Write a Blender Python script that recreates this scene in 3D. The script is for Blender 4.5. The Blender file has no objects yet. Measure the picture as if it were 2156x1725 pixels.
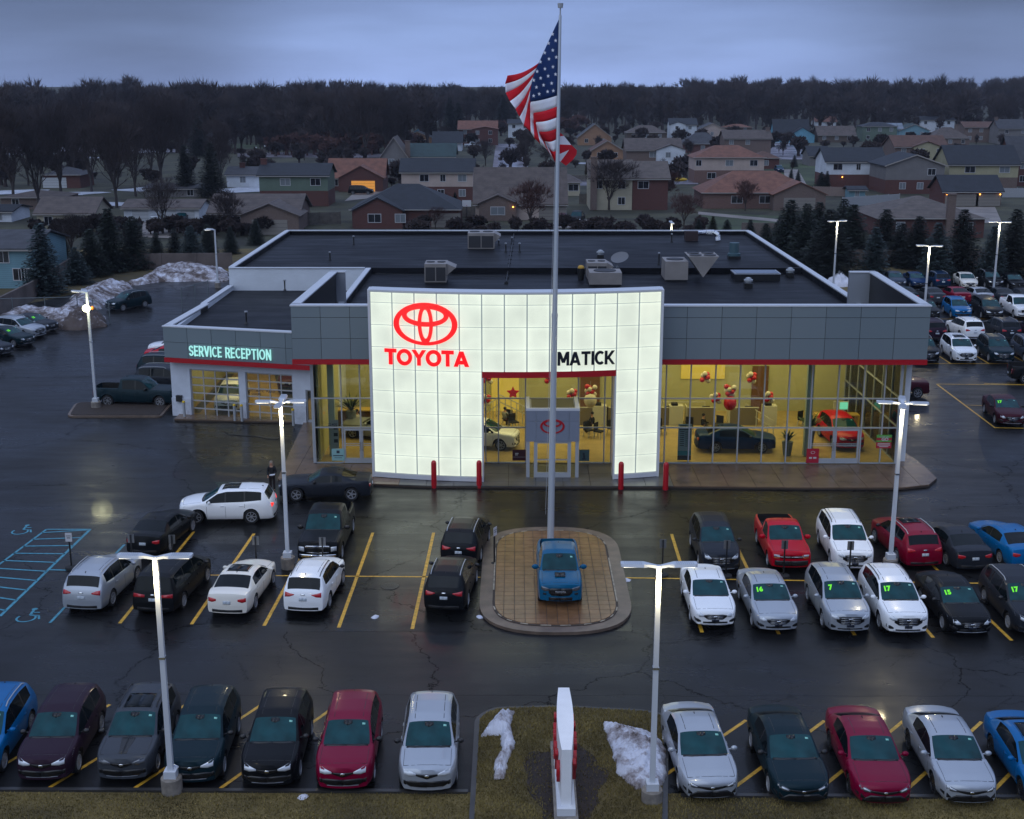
import bpy, bmesh, math, random
import numpy as np
from mathutils import Vector, Matrix
from mathutils.bvhtree import BVHTree
random.seed(7); rng = np.random.RandomState(7)
R = math.radians
scene = bpy.context.scene
COL = scene.collection

# ------------------------------------------------------------------ camera
CF, CH, CP, CY = 2700.0, 21.8, R(14.36), R(.17)
cam = bpy.data.objects.new('camera', bpy.data.cameras.new('camera'))
COL.objects.link(cam); scene.camera = cam
cam.location = (0, 0, CH); cam.rotation_euler = (R(90) - CP, 0, CY)
cam.data.sensor_width = 36; cam.data.lens = 36 * CF / 2156
cam.data.clip_start = .5; cam.data.clip_end = 6000

# ------------------------------------------------------------------ sky, light, exposure
scene.view_settings.view_transform = 'Standard'; scene.view_settings.look = 'None'
scene.view_settings.exposure = .30; scene.view_settings.gamma = 1
scene.view_settings.use_curve_mapping = False
try:
    scene.cycles.use_denoising = True
    scene.cycles.max_bounces = 6; scene.cycles.transparent_max_bounces = 24
    scene.cycles.diffuse_bounces = 3; scene.cycles.glossy_bounces = 4
    scene.cycles.sample_clamp_indirect = 4; scene.cycles.caustics_reflective = False; scene.cycles.caustics_refractive = False
    scene.cycles.volume_bounces = 0
except Exception: pass
world = bpy.data.worlds.new('World'); scene.world = world; world.use_nodes = True
def sky_nodes():
    nt = world.node_tree; N = nt.nodes; L = nt.links
    for n in list(N): N.remove(n)
    out = N.new('ShaderNodeOutputWorld'); bg = N.new('ShaderNodeBackground'); L.new(bg.outputs[0], out.inputs[0])
    tc = N.new('ShaderNodeTexCoord'); sep = N.new('ShaderNodeSeparateXYZ'); L.new(tc.outputs['Generated'], sep.inputs[0])
    ramp = N.new('ShaderNodeValToRGB'); L.new(sep.outputs['Z'], ramp.inputs[0])
    e = ramp.color_ramp.elements
    e[0].position = 0; e[0].color = (.155, .215, .40, 1)
    e[1].position = 1; e[1].color = (.52, .66, 1.0, 1)
    for p, c in ((.03, (.130, .185, .345, 1)), (.075, (.072, .104, .205, 1)), (.22, (.095, .135, .26, 1)), (.5, (.33, .42, .67, 1))):
        x = e.new(p); x.color = c
    # broken cloud: soft stretched noise
    mp = N.new('ShaderNodeMapping'); mp.inputs['Scale'].default_value = (4, 4, 26); L.new(tc.outputs['Generated'], mp.inputs[0])
    no = N.new('ShaderNodeTexNoise'); no.inputs['Scale'].default_value = 1.0; no.inputs['Detail'].default_value = 6; no.inputs['Roughness'].default_value = .5
    L.new(mp.outputs[0], no.inputs['Vector'])
    mr = N.new('ShaderNodeMapRange'); L.new(no.outputs['Fac'], mr.inputs[0])
    mr.inputs[1].default_value = .3; mr.inputs[2].default_value = .7; mr.inputs[3].default_value = .80; mr.inputs[4].default_value = 1.2
    # thinner cloud ahead lets more light through: broad brighter area round the +Y horizon
    dt = N.new('ShaderNodeVectorMath'); dt.operation = 'DOT_PRODUCT'; L.new(tc.outputs['Generated'], dt.inputs[0])
    dt.inputs[1].default_value = Vector((.035, 1, .02)).normalized()
    pw = N.new('ShaderNodeMapRange'); pw.interpolation_type = 'SMOOTHERSTEP'; L.new(dt.outputs['Value'], pw.inputs[0])
    pw.inputs[1].default_value = .955; pw.inputs[2].default_value = 1.0; pw.inputs[3].default_value = .88; pw.inputs[4].default_value = 1.75
    m1 = N.new('ShaderNodeMath'); m1.operation = 'MULTIPLY'; L.new(mr.outputs[0], m1.inputs[0]); L.new(pw.outputs[0], m1.inputs[1])
    vm = N.new('ShaderNodeVectorMath'); vm.operation = 'SCALE'; L.new(ramp.outputs[0], vm.inputs[0]); L.new(m1.outputs[0], vm.inputs['Scale'])
    sk = N.new('ShaderNodeTexSky'); sk.sky_type = 'NISHITA'; sk.sun_disc = False
    sk.sun_elevation = SUN_EL; sk.sun_rotation = SUN_ROT
    sv = N.new('ShaderNodeVectorMath'); sv.operation = 'SCALE'; L.new(sk.outputs[0], sv.inputs[0]); sv.inputs['Scale'].default_value = .004
    ad = N.new('ShaderNodeVectorMath'); ad.operation = 'ADD'; L.new(vm.outputs[0], ad.inputs[0]); L.new(sv.outputs[0], ad.inputs[1])
    L.new(ad.outputs[0], bg.inputs[0]); bg.inputs[1].default_value = SKY_STRENGTH
SUN_EL, SUN_ROT, SKY_STRENGTH = R(50), R(200), 1.0
sky_nodes()
sl = bpy.data.lights.new('sun', 'SUN'); sl.energy = .62; sl.angle = R(70); sl.color = (.82, .92, 1)
so = bpy.data.objects.new('sun', sl); COL.objects.link(so)
so.rotation_euler = (R(58), 0, R(-35))

# ------------------------------------------------------------------ pixel ray -> world point (to read positions off the photograph)
def ray(x, y):
    u = (x - 1078) / CF; v = -(y - 862.5) / CF
    X, Y, Z = u, math.cos(CP) + v * math.sin(CP), -math.sin(CP) + v * math.cos(CP)
    return X * math.cos(CY) - Y * math.sin(CY), X * math.sin(CY) + Y * math.cos(CY), Z
def G(x, y, z=0.0):
    r = ray(x, y); t = (z - CH) / r[2]; return Vector((r[0] * t, r[1] * t, z))
def AT(x, y, Y):
    r = ray(x, y); t = Y / r[1]; return Vector((r[0] * t, Y, CH + r[2] * t))

# ------------------------------------------------------------------ helpers
def tag(o, label=None, cat=None, group=None, kind=None):
    if label: o['label'] = label
    if cat: o['category'] = cat
    if group: o['group'] = group
    if kind: o['kind'] = kind
    return o
def empty(name, loc=(0, 0, 0), rz=0, label=None, cat=None, group=None):
    o = bpy.data.objects.new(name, None); COL.objects.link(o); o.location = loc; o.rotation_euler = (0, 0, rz)
    o.empty_display_size = .2
    return tag(o, label, cat, group)
def obj(name, me, mat=None, parent=None, loc=None, rz=None):
    o = bpy.data.objects.new(name, me); COL.objects.link(o)
    if parent: o.parent = parent
    if mat is not None:
        if len(me.materials) == 0: me.materials.append(None)
        o.material_slots[0].link = 'OBJECT'; o.material_slots[0].material = mat
    if loc is not None: o.location = loc
    if rz is not None: o.rotation_euler[2] = rz
    return o
def copy_tree(o, parent=None):
    c = o.copy(); COL.objects.link(c); c.parent = parent
    for ch in o.children: copy_tree(ch, c)
    return c
class MB:
    S = 1.0
    def __init__(s): s.v = []; s.f = []
    def add(s, vs, fs):
        n = len(s.v); s.v += [tuple(p) for p in vs]; s.f += [tuple(i + n for i in f) for f in fs]; return s
    def box(s, x0, x1, y0, y1, z0, z1):
        return s.add([(x0,y0,z0),(x1,y0,z0),(x1,y1,z0),(x0,y1,z0),(x0,y0,z1),(x1,y0,z1),(x1,y1,z1),(x0,y1,z1)],
                     [(0,3,2,1),(4,5,6,7),(0,1,5,4),(1,2,6,5),(2,3,7,6),(3,0,4,7)])
    def obox(s, o, ax, ay, az):      # oriented box: corner + three edge vectors
        o, ax, ay, az = map(Vector, (o, ax, ay, az))
        return s.add([o, o+ax, o+ax+ay, o+ay, o+az, o+ax+az, o+ax+ay+az, o+ay+az], [(0,3,2,1),(4,5,6,7),(0,1,5,4),(1,2,6,5),(2,3,7,6),(3,0,4,7)])
    def prism(s, poly, z0, z1):
        n = len(poly)
        return s.add([(p[0],p[1],z0) for p in poly] + [(p[0],p[1],z1) for p in poly],
                     [tuple(range(n-1,-1,-1)), tuple(range(n,2*n))] + [(i,(i+1)%n,n+(i+1)%n,n+i) for i in range(n)])
    def tube(s, p0, p1, r0, r1=None, n=8, cap=True):
        r1 = r0 if r1 is None else r1
        p0, p1 = Vector(p0), Vector(p1); d = (p1-p0).normalized()
        a = d.orthogonal().normalized(); b = d.cross(a)
        vs = [p0 + (a*math.cos(t)+b*math.sin(t))*r0 for t in [2*math.pi*i/n for i in range(n)]] + [p1 + (a*math.cos(t)+b*math.sin(t))*r1 for t in [2*math.pi*i/n for i in range(n)]]
        fs = [(i,(i+1)%n,n+(i+1)%n,n+i) for i in range(n)]
        if cap: fs += [tuple(range(n-1,-1,-1)), tuple(range(n,2*n))]
        return s.add(vs, fs)
    def lathe(s, c, prof, n=16, axis='z', cap=True):
        vs = []
        for r, h in prof:
            for i in range(n):
                t = 2*math.pi*i/n; x, y, z = r*math.cos(t), r*math.sin(t), h
                if axis == 'x': x, y, z = h, r*math.cos(t), r*math.sin(t)
                vs.append((c[0]+x, c[1]+y, c[2]+z))
        m = len(prof)
        fs = [(j*n+i, j*n+(i+1)%n, (j+1)*n+(i+1)%n, (j+1)*n+i) for j in range(m-1) for i in range(n)]
        if cap: fs += [tuple(range(n-1,-1,-1)), tuple((m-1)*n+i for i in range(n))]
        return s.add(vs, fs)
    def ball(s, c, rx, ry=None, rz=None, n=10, m=6):
        ry = ry or rx; rz = rz or rx
        prof = [(math.sin(math.pi*j/m), -math.cos(math.pi*j/m)) for j in range(m+1)]
        vs = []; 
        for r, h in prof:
            for i in range(n):
                t = 2*math.pi*i/n; vs.append((c[0]+rx*max(r,.02)*math.cos(t), c[1]+ry*max(r,.02)*math.sin(t), c[2]+rz*h))
        fs = [(j*n+i, j*n+(i+1)%n, (j+1)*n+(i+1)%n, (j+1)*n+i) for j in range(m) for i in range(n)]
        return s.add(vs, fs)
    def mesh(s, name='m', smooth=False, angle=35):
        me = bpy.data.meshes.new(name); k = MB.S
        me.from_pydata([(x*k,y*k,z*k) for x,y,z in s.v] if k != 1 else s.v, [], s.f)
        if smooth:
            me.shade_smooth()
            try: me.set_sharp_from_angle(angle=R(angle))
            except Exception: pass
        return me
    def build(s, name, mat, parent=None, smooth=False, angle=35, bevel=0):
        me = s.mesh(name, smooth, angle)
        o = obj(name, me, mat, parent)
        if bevel:
            b = o.modifiers.new('bevel', 'BEVEL'); b.width = bevel; b.segments = 1; b.limit_method = 'ANGLE'
        return o

# ------------------------------------------------------------------ materials
_m = {}
def mat(name, col, rough=.5, metal=0, coat=0, emit=None, estr=0, noise=None, bump=None, spec=.5, wet=None):
    """noise=(scale, amount): brightness mottling in object space. bump=(scale, strength)"""
    if name in _m: return _m[name]
    m = bpy.data.materials.new(name); m.use_nodes = True; _m[name] = m
    nt = m.node_tree; b = nt.nodes['Principled BSDF']; L = nt.links
    b.inputs['Base Color'].default_value = (*col, 1); b.inputs['Roughness'].default_value = rough
    b.inputs['Metallic'].default_value = metal; b.inputs['Coat Weight'].default_value = coat; b.inputs['Coat Roughness'].default_value = .03
    b.inputs['Specular IOR Level'].default_value = spec
    if emit: b.inputs['Emission Color'].default_value = (*emit, 1); b.inputs['Emission Strength'].default_value = estr
    if noise or bump:
        tc = nt.nodes.new('ShaderNodeTexCoord'); gp = tc.outputs['Object']
    if noise:
        n = nt.nodes.new('ShaderNodeTexNoise'); n.inputs['Scale'].default_value = noise[0]; n.inputs['Detail'].default_value = 6
        L.new(gp, n.inputs['Vector'])
        r = nt.nodes.new('ShaderNodeMapRange'); L.new(n.outputs['Fac'], r.inputs[0])
        r.inputs[1].default_value = .3; r.inputs[2].default_value = .7; r.inputs[3].default_value = 1 - noise[1]; r.inputs[4].default_value = 1 + noise[1]
        v = nt.nodes.new('ShaderNodeVectorMath'); v.operation = 'SCALE'; v.inputs[0].default_value = col; L.new(r.outputs[0], v.inputs['Scale'])
        L.new(v.outputs[0], b.inputs['Base Color'])
    if bump:
        n2 = nt.nodes.new('ShaderNodeTexNoise'); n2.inputs['Scale'].default_value = bump[0]; n2.inputs['Detail'].default_value = 4
        L.new(gp, n2.inputs['Vector'])
        bp = nt.nodes.new('ShaderNodeBump'); bp.inputs['Strength'].default_value = bump[1]; bp.inputs['Distance'].default_value = .02
        L.new(n2.outputs['Fac'], bp.inputs['Height']); L.new(bp.outputs[0], b.inputs['Normal'])
    return m
def stripes(name, col, period, depth=.35, axis='Z', rough=.7, dark=.6, noise=(3, .12)):
    """lap siding / shingle courses: narrow darker line plus bump every `period` metres"""
    if name in _m: return _m[name]
    m = mat(name, col, rough, noise=noise); nt = m.node_tree; L = nt.links; b = nt.nodes['Principled BSDF']
    tc = nt.nodes.new('ShaderNodeTexCoord'); sp = nt.nodes.new('ShaderNodeSeparateXYZ'); L.new(tc.outputs['Object'], sp.inputs[0])
    d = nt.nodes.new('ShaderNodeMath'); d.operation = 'DIVIDE'; L.new(sp.outputs[axis], d.inputs[0]); d.inputs[1].default_value = period
    fr = nt.nodes.new('ShaderNodeMath'); fr.operation = 'FRACT'; L.new(d.outputs[0], fr.inputs[0])
    mr = nt.nodes.new('ShaderNodeMapRange'); L.new(fr.outputs[0], mr.inputs[0]); mr.inputs[1].default_value = .0; mr.inputs[2].default_value = .25
    mr.inputs[3].default_value = dark; mr.inputs[4].default_value = 1
    src = b.inputs['Base Color'].links[0].from_socket
    mv = nt.nodes.new('ShaderNodeVectorMath'); mv.operation = 'SCALE'; L.new(src, mv.inputs[0]); L.new(mr.outputs[0], mv.inputs['Scale'])
    L.new(mv.outputs[0], b.inputs['Base Color'])
    bp = nt.nodes.new('ShaderNodeBump'); bp.inputs['Strength'].default_value = depth; bp.inputs['Distance'].default_value = .03
    L.new(fr.outputs[0], bp.inputs['Height']); L.new(bp.outputs[0], b.inputs['Normal'])
    return m
def bricks(name, c1, c2, mortar, scale=1.0):
    if name in _m: return _m[name]
    m = mat(name, c1, .8); nt = m.node_tree; L = nt.links; b = nt.nodes['Principled BSDF']
    tc = nt.nodes.new('ShaderNodeTexCoord'); sp = nt.nodes.new('ShaderNodeSeparateXYZ'); L.new(tc.outputs['Object'], sp.inputs[0])
    ad = nt.nodes.new('ShaderNodeMath'); ad.operation = 'ADD'; L.new(sp.outputs['X'], ad.inputs[0]); L.new(sp.outputs['Y'], ad.inputs[1])
    cb = nt.nodes.new('ShaderNodeCombineXYZ'); L.new(ad.outputs[0], cb.inputs['X']); L.new(sp.outputs['Z'], cb.inputs['Y'])
    br = nt.nodes.new('ShaderNodeTexBrick'); L.new(cb.outputs[0], br.inputs['Vector'])
    br.inputs['Color1'].default_value = (*c1, 1); br.inputs['Color2'].default_value = (*c2, 1); br.inputs['Mortar'].default_value = (*mortar, 1)
    br.inputs['Scale'].default_value = 4 * scale; br.inputs['Mortar Size'].default_value = .015; br.inputs['Row Height'].default_value = .28
    L.new(br.outputs[0], b.inputs['Base Color'])
    bp = nt.nodes.new('ShaderNodeBump'); bp.inputs['Strength'].default_value = .4; bp.inputs['Distance'].default_value = .01; bp.invert = True
    L.new(br.outputs['Fac'], bp.inputs['Height']); L.new(bp.outputs[0], b.inputs['Normal'])
    return m
def glass_mat(name, tint=(.86, .9, .84), ior=1.5, rough=.01):
    if name in _m: return _m[name]
    m = bpy.data.materials.new(name); m.use_nodes = True; _m[name] = m
    nt = m.node_tree; N = nt.nodes; L = nt.links; N.remove(N['Principled BSDF'])
    t = N.new('ShaderNodeBsdfTransparent'); t.inputs[0].default_value = (*tint, 1)
    g = N.new('ShaderNodeBsdfGlossy'); g.inputs['Roughness'].default_value = rough
    fr = N.new('ShaderNodeFresnel'); fr.inputs[0].default_value = ior
    mx = N.new('ShaderNodeMixShader'); L.new(fr.outputs[0], mx.inputs[0]); L.new(t.outputs[0], mx.inputs[1]); L.new(g.outputs[0], mx.inputs[2])
    L.new(mx.outputs[0], N['Material Output'].inputs[0]); return m
def wet_ground(name, base, crack=True, rmin=.20, rmax=.5, seed=0.0, blotch=(.55, 1.5), film=.5, spec=.5):
    if name in _m: return _m[name]
    m = mat(name, base, .3, spec=spec); nt = m.node_tree; N = nt.nodes; L = nt.links; b = N['Principled BSDF']
    tc = N.new('ShaderNodeTexCoord'); mp = N.new('ShaderNodeMapping'); mp.inputs['Location'].default_value = (seed, seed*2, 0); L.new(tc.outputs['Object'], mp.inputs[0])
    def noise(scale, det=5, ro=.55, vec=None, dist=0):
        n = N.new('ShaderNodeTexNoise'); n.inputs['Scale'].default_value = scale; n.inputs['Detail'].default_value = det; n.inputs['Roughness'].default_value = ro
        n.inputs['Distortion'].default_value = dist; L.new(vec or mp.outputs[0], n.inputs['Vector']); return n
    def rng_(src, a, b_, c, d):
        r = N.new('ShaderNodeMapRange'); L.new(src, r.inputs[0])
        for i, x in enumerate((a, b_, c, d)): r.inputs[i+1].default_value = x
        return r.outputs[0]
    st = N.new('ShaderNodeMapping'); st.inputs['Scale'].default_value = (.35, 1.6, 1); L.new(mp.outputs[0], st.inputs[0])
    big = noise(.09, 4, .6, dist=.6); mid = noise(.55, 6, .62, st.outputs[0]); fine = noise(14, 3, .7); grit = noise(90, 2, .6)
    def mul(a, b_):
        x = N.new('ShaderNodeMath'); x.operation = 'MULTIPLY'; L.new(a, x.inputs[0]); L.new(b_, x.inputs[1]); return x.outputs[0]
    col = mul(rng_(big.outputs['Fac'], .35, .65, blotch[0], blotch[1]), rng_(mid.outputs['Fac'], .3, .7, .7, 1.35))
    col = mul(col, rng_(fine.outputs['Fac'], .25, .75, .8, 1.2)); col = mul(col, rng_(grit.outputs['Fac'], .3, .7, .7, 1.35))
    rough = N.new('ShaderNodeMath'); rough.operation = 'ADD'
    L.new(rng_(mid.outputs['Fac'], .35, .65, 0, (rmax-rmin)*.6), rough.inputs[0]); L.new(rng_(big.outputs['Fac'], .4, .62, rmin, rmin+(rmax-rmin)*.4), rough.inputs[1])
    bh = N.new('ShaderNodeMath'); bh.operation = 'ADD'; L.new(fine.outputs['Fac'], bh.inputs[0]); L.new(grit.outputs['Fac'], bh.inputs[1])
    hs = bh.outputs[0]
    if crack:
        # long wandering cracks: warped Voronoi cell edges, thin
        wn = noise(.35, 6, .65); wv = N.new('ShaderNodeVectorMath'); wv.operation = 'SCALE'; L.new(wn.outputs['Color'], wv.inputs[0]); wv.inputs['Scale'].default_value = 3.2
        av = N.new('ShaderNodeVectorMath'); av.operation = 'ADD'; L.new(mp.outputs[0], av.inputs[0]); L.new(wv.outputs[0], av.inputs[1])
        def cr(scale, w, lo, mask=None):
            vo = N.new('ShaderNodeTexVoronoi'); vo.voronoi_dimensions = '2D'; vo.feature = 'DISTANCE_TO_EDGE'; vo.inputs['Scale'].default_value = scale; L.new(av.outputs[0], vo.inputs['Vector'])
            o = rng_(vo.outputs['Distance'], 0, w, lo, 1)
            if mask is not None:
                mx = N.new('ShaderNodeMath'); mx.operation = 'MAXIMUM'; L.new(o, mx.inputs[0]); L.new(mask, mx.inputs[1]); o = mx.outputs[0]
            return o
        c1 = cr(.105, .0065, .1); c2 = cr(.42, .012, .35, rng_(noise(.12, 3).outputs['Fac'], .5, .56, 1, 0))
        # straight paving seams every ~7 m across
        sx = N.new('ShaderNodeSeparateXYZ'); L.new(mp.outputs[0], sx.inputs[0])
        dd = N.new('ShaderNodeMath'); dd.operation = 'MULTIPLY_ADD'; L.new(wn.outputs['Fac'], dd.inputs[0]); dd.inputs[1].default_value = .6; L.new(sx.outputs['Y'], dd.inputs[2])
        dv = N.new('ShaderNodeMath'); dv.operation = 'PINGPONG'; L.new(dd.outputs[0], dv.inputs[0]); dv.inputs[1].default_value = 3.6
        sm = rng_(dv.outputs[0], 0, .045, .5, 1)
        cc = mul(mul(c1, c2), sm); col = mul(col, cc)
        mh = N.new('ShaderNodeMath'); mh.operation = 'MULTIPLY_ADD'; L.new(cc, mh.inputs[0]); mh.inputs[1].default_value = 2.5; L.new(hs, mh.inputs[2]); hs = mh.outputs[0]
    if crack: L.new(rng_(cc, .1, 1, .02, spec), b.inputs['Specular IOR Level'])
    sc = N.new('ShaderNodeVectorMath'); sc.operation = 'SCALE'; sc.inputs[0].default_value = base; L.new(col, sc.inputs['Scale'])
    L.new(sc.outputs[0], b.inputs['Base Color']); L.new(rough.outputs[0], b.inputs['Roughness'])
    bp = N.new('ShaderNodeBump'); bp.inputs['Strength'].default_value = .35; bp.inputs['Distance'].default_value = .006
    L.new(hs, bp.inputs['Height']); L.new(bp.outputs[0], b.inputs['Normal'])
    # thin water film in the low patches: a sharper second reflection
    b.inputs['Coat Roughness'].default_value = .07; b.inputs['Coat IOR'].default_value = 1.33
    L.new(rng_(big.outputs['Fac'], .42, .6, film, 0), b.inputs['Coat Weight'])
    return m

ASPH = wet_ground('wet_asphalt', (.0075, .0074, .0080), film=.20, spec=.20)
ASPH_NEW = wet_ground('fresh_wet_asphalt', (.005, .005, .0052), seed=31, film=.26, spec=.22)
ASPH_OLD = wet_ground('road_asphalt', (.10, .095, .105), rmin=.3, rmax=.6, seed=11)
LAWN = wet_ground('winter_lawn', (.085, .062, .020), crack=False, rmin=.85, rmax=.95, blotch=(.5, 1.7), film=0)
LAWN_FAR = wet_ground('winter_yard', (.035, .034, .018), crack=False, rmin=.9, rmax=.95, blotch=(.4, 1.8), film=0)
CONC = mat('damp_concrete', (.20, .17, .15), .55, noise=(1.2, .3), bump=(12, .3))
CONC_G = mat('grey_wet_concrete', (.085, .082, .08), .28, noise=(.9, .35), bump=(12, .25))
PAVE_B = mat('brown_wet_concrete', (.15, .095, .062), .26, noise=(.8, .25), bump=(10, .25))
PAVER = [mat('brown_paver_%s' % n, c, .25, noise=(2, .2), bump=(14, .25)) for n, c in (('a', (.19, .096, .044)), ('b', (.175, .09, .042)), ('c', (.205, .103, .047)))]
JOINT = mat('joint_fill', (.05, .035, .025), .8)
PAINT_Y = mat('yellow_line_paint', (.62, .34, .03), .5, noise=(5, .35))
PAINT_B = mat('blue_line_paint', (.05, .25, .33), .5, noise=(5, .3))
SNOW = mat('dirty_snow', (.42, .42, .46), .7, noise=(2.2, .45), bump=(6, 1.0))
MULCH = mat('mulch', (.025, .015, .011), .8, noise=(6, .5), bump=(20, 1))
ROOFM = wet_ground('wet_membrane_roof', (.0055, .006, .0085), crack=False, rmin=.42, rmax=.7, seed=5, blotch=(.5, 1.6), film=.07, spec=.13)
WHITE_M = mat('white_metal', (.62, .64, .68), .35)
SILVER = mat('silver_panel', (.30, .32, .36), .4, metal=.2)
PANEL = [mat('grey_panel_%s' % n, c, .42, metal=.25) for n, c in (('a', (.19, .235, .26)), ('b', (.20, .245, .27)), ('c', (.185, .23, .255)))]
REDM = mat('red_metal', (.42, .004, .012), .4)
ALU = mat('aluminium_frame', (.40, .42, .45), .4, metal=.15)
WBLOCK = mat('painted_white_block', (.60, .64, .70), .6, noise=(.8, .06), bump=(9, 1.0))
BLACK = mat('black_plastic', (.012, .012, .013), .4)
RUBBER = mat('tyre_rubber', (.012, .012, .013), .75)
CHROME = mat('chrome', (.75, .76, .78), .12, metal=1)
LED = mat('led_lens', (.9, .9, .9), .4, emit=(1, .93, .75), estr=2.5)
CONCP = mat('pole_base_concrete', (.21, .185, .16), .7, noise=(3, .35), bump=(9, .4))
YEL = mat('yellow_cap', (.75, .50, .03), .5)
# ================================================================== DEALERSHIP (numbers in units of 1.09 m)
K = 1.09
WOFF = {}
_obj0 = obj
def obj(name, me, mat=None, parent=None, loc=None, rz=None):
    o = _obj0(name, me, mat, parent, loc, rz)
    if parent is not None and parent.name in WOFF and loc is None: o.location = [-a for a in WOFF[parent.name]]
    return o
def root_at(name, loc, label, cat, group=None):
    o = empty(name, loc, 0, label, cat, group); WOFF[o.name] = tuple(loc); return o
def group_part(name, parent):
    o = bpy.data.objects.new(name, None); COL.objects.link(o); o.parent = parent
    if parent.name in WOFF: o.location = [-a for a in WOFF[parent.name]]
    return o
MB.S = K
BL = root_at('car_dealership', (5.4*K, 66*K, 0), 'grey panelled car dealership with red stripe, glowing white portal and service bays', 'dealership')
BX0, BX1, BY0, BY1, BY2 = -10.75, 20.4, 66.0, 92.0, 116.0
XL, XR = -20.7, 21.0
SP0 = Vector((-21.14, 76.6, 0)); SE = Vector((.970, -.244, 0)).normalized(); SN = Vector((SE.y, -SE.x, 0))  # SN points to the street
def SV(t, d, z): return SP0 + SE*t + SN*d + Vector((0, 0, z))
def sbox(mb, t0, t1, d0, d1, z0, z1):
    return mb.obox(SV(t0, d0, z0), SE*(t1-t0), SN*(d1-d0), Vector((0, 0, z1-z0)))
# ---- rear block and walls
m = MB(); m.box(XL, XL+.3, BY1, BY2, 0, 6.9); m.box(XR-.3, XR, BY0+.4, BY2, 0, 6.9); m.box(XL+.3, XR-.3, BY2-.3, BY2, 0, 6.9)
m.box(XL+.3, BX0, BY1, BY1+.3, 0, 6.9)
m.box(BX0, BX0+.25, 74.0, BY1, 0, 6.9)
m.box(BX0+.25, XR-.3, 77.4, 77.6, 0, 6.4)      # back wall of the showroom, outer side
m.build('block_wall', WBLOCK, BL)
m = MB(); m.box(XL, XL+.2, 77.0, BY1, 0, 5.6); m.build('side_wall', WBLOCK, BL)
# ---- roofs
m = MB(); m.box(BX0+.25, XR-.3, 66.4, BY1-.05, 6.4, 6.55); m.build('showroom_roof', ROOFM, BL)
m = MB(); m.box(XL+.3, XR-.3, BY1+.3, BY2-.3, 6.5, 6.62); m.build('rear_roof', ROOFM, BL)
m = MB(); m.prism([(-20.5, 76.8), (-11.2, 74.5), (BX0, 74.5), (BX0, BY1), (-20.5, BY1)], 5.2, 5.32); m.build('service_roof', ROOFM, BL)
rs = MB(); rs.box(BX0+.3, XR-.35, BY1-.02, BY1+.28, 6.4, 6.98); rs.build('roof_step', ROOFM, BL)
# dark upstands inside the parapets
m = MB(); m.box(XR-.42, XR-.302, 78, BY2-.3, 6.5, 6.93); m.box(XL+.302, XL+.42, BY1+.3, BY2-.3, 6.5, 6.93); m.box(XL+.42, XR-.42, BY2-.42, BY2-.302, 6.5, 6.93)
m.box(BX0+.252, BX0+.37, 76.5, BY1-.05, 6.5, 6.93)
m.build('roof_upstand', ROOFM, BL)
# ---- parapet copings in lengths with joints
def coping(p, q, w, z, h=.07, seg=3.0, mt=WHITE_M, name='coping'):
    p, q = Vector(p), Vector(q); d = q-p; n = max(1, round(d.length/seg)); e = d/n; s = Vector((-d.y, d.x, 0)).normalized()*w
    for i in range(n):
        mb = MB(); a = p+e*i; mb.obox((a.x-s.x/2, a.y-s.y/2, z), e*.992, s, (0, 0, h)); mb.build(name, mt, BL)
coping((XL+.15, BY1+.31, 0), (XL+.15, BY2-.36, 0), .42, 6.94); coping((XR-.15, 77.6, 0), (XR-.15, BY2-.36, 0), .42, 6.94)
coping((XL, BY2-.15, 0), (XR, BY2-.15, 0), .40, 6.94); coping((XL, BY1+.1, 0), (BX0-.1, BY1+.1, 0), .34, 6.94, .05)
coping((BX0+.15, 77.0, 0), (BX0+.15, BY1-.1, 0), .36, 6.93)
# ---- fascia: panels with open joints over a dark backing, white cap, red stripe
FZ0, FZ1 = 5.72, 8.83
FY = 65.2
def fascia(p, q, n, rows, z_red0, z_red1, cap_z, thick=.35, first=1.0, name='fascia', capw=.45):
    p, q = Vector(p), Vector(q); d = q-p; e = d.normalized(); nrm = Vector((e.y, -e.x, 0))
    g = group_part(name, BL)
    def bx(t0, t1, d0, d1, z0, z1, mb): mb.obox(p+e*t0+nrm*d0+Vector((0,0,z0)), e*(t1-t0), nrm*(d1-d0), (0, 0, z1-z0))
    L_ = d.length; mb = MB(); bx(0, L_, -thick, -.03, z_red1, cap_z-.05, mb); mb.build('backing', BLACK, g)
    mb = MB(); bx(-.02, L_+.02, -thick-.02, .03, z_red0, z_red1, mb); mb.build('red_stripe', REDM, g)
    mb = MB(); bx(-.03, L_+.03, -capw, .04, cap_z-.05, cap_z+.02, mb); mb.build('coping', SILVER if thick > .5 else WHITE_M, g)
    xs = [0]; 
    w = L_/n
    for i in range(n): xs.append(w*(i+1))
    k = 0
    for i in range(n):
        for z0, z1 in rows:
            mb = MB(); bx(xs[i]+.012, xs[i+1]-.012, -.03, 0, z0+.012, z1-.012, mb); mb.build('fascia_panel', PANEL[(i*7+k*3) % 3], g); k += 1
    return g
TR = ((5.99, 7.10), (7.10, 8.20), (8.20, 8.78))
fascia((-11.6, FY, 0), (-7.05, FY, 0), 3, TR, FZ0, 5.99, 8.83)
fascia((7.05, FY, 0), (21.35, FY, 0), 8, TR, FZ0, 5.99, 8.83)
fascia((21.35, FY+.36, 0), (21.8, 77.2, 0), 7, TR, FZ0, 5.99, 8.83, name='side_fascia')
fascia((-11.25, 77.2, 0), (-11.6, FY+.36, 0), 7, TR, FZ0, 5.99, 8.83, name='side_fascia')
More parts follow.
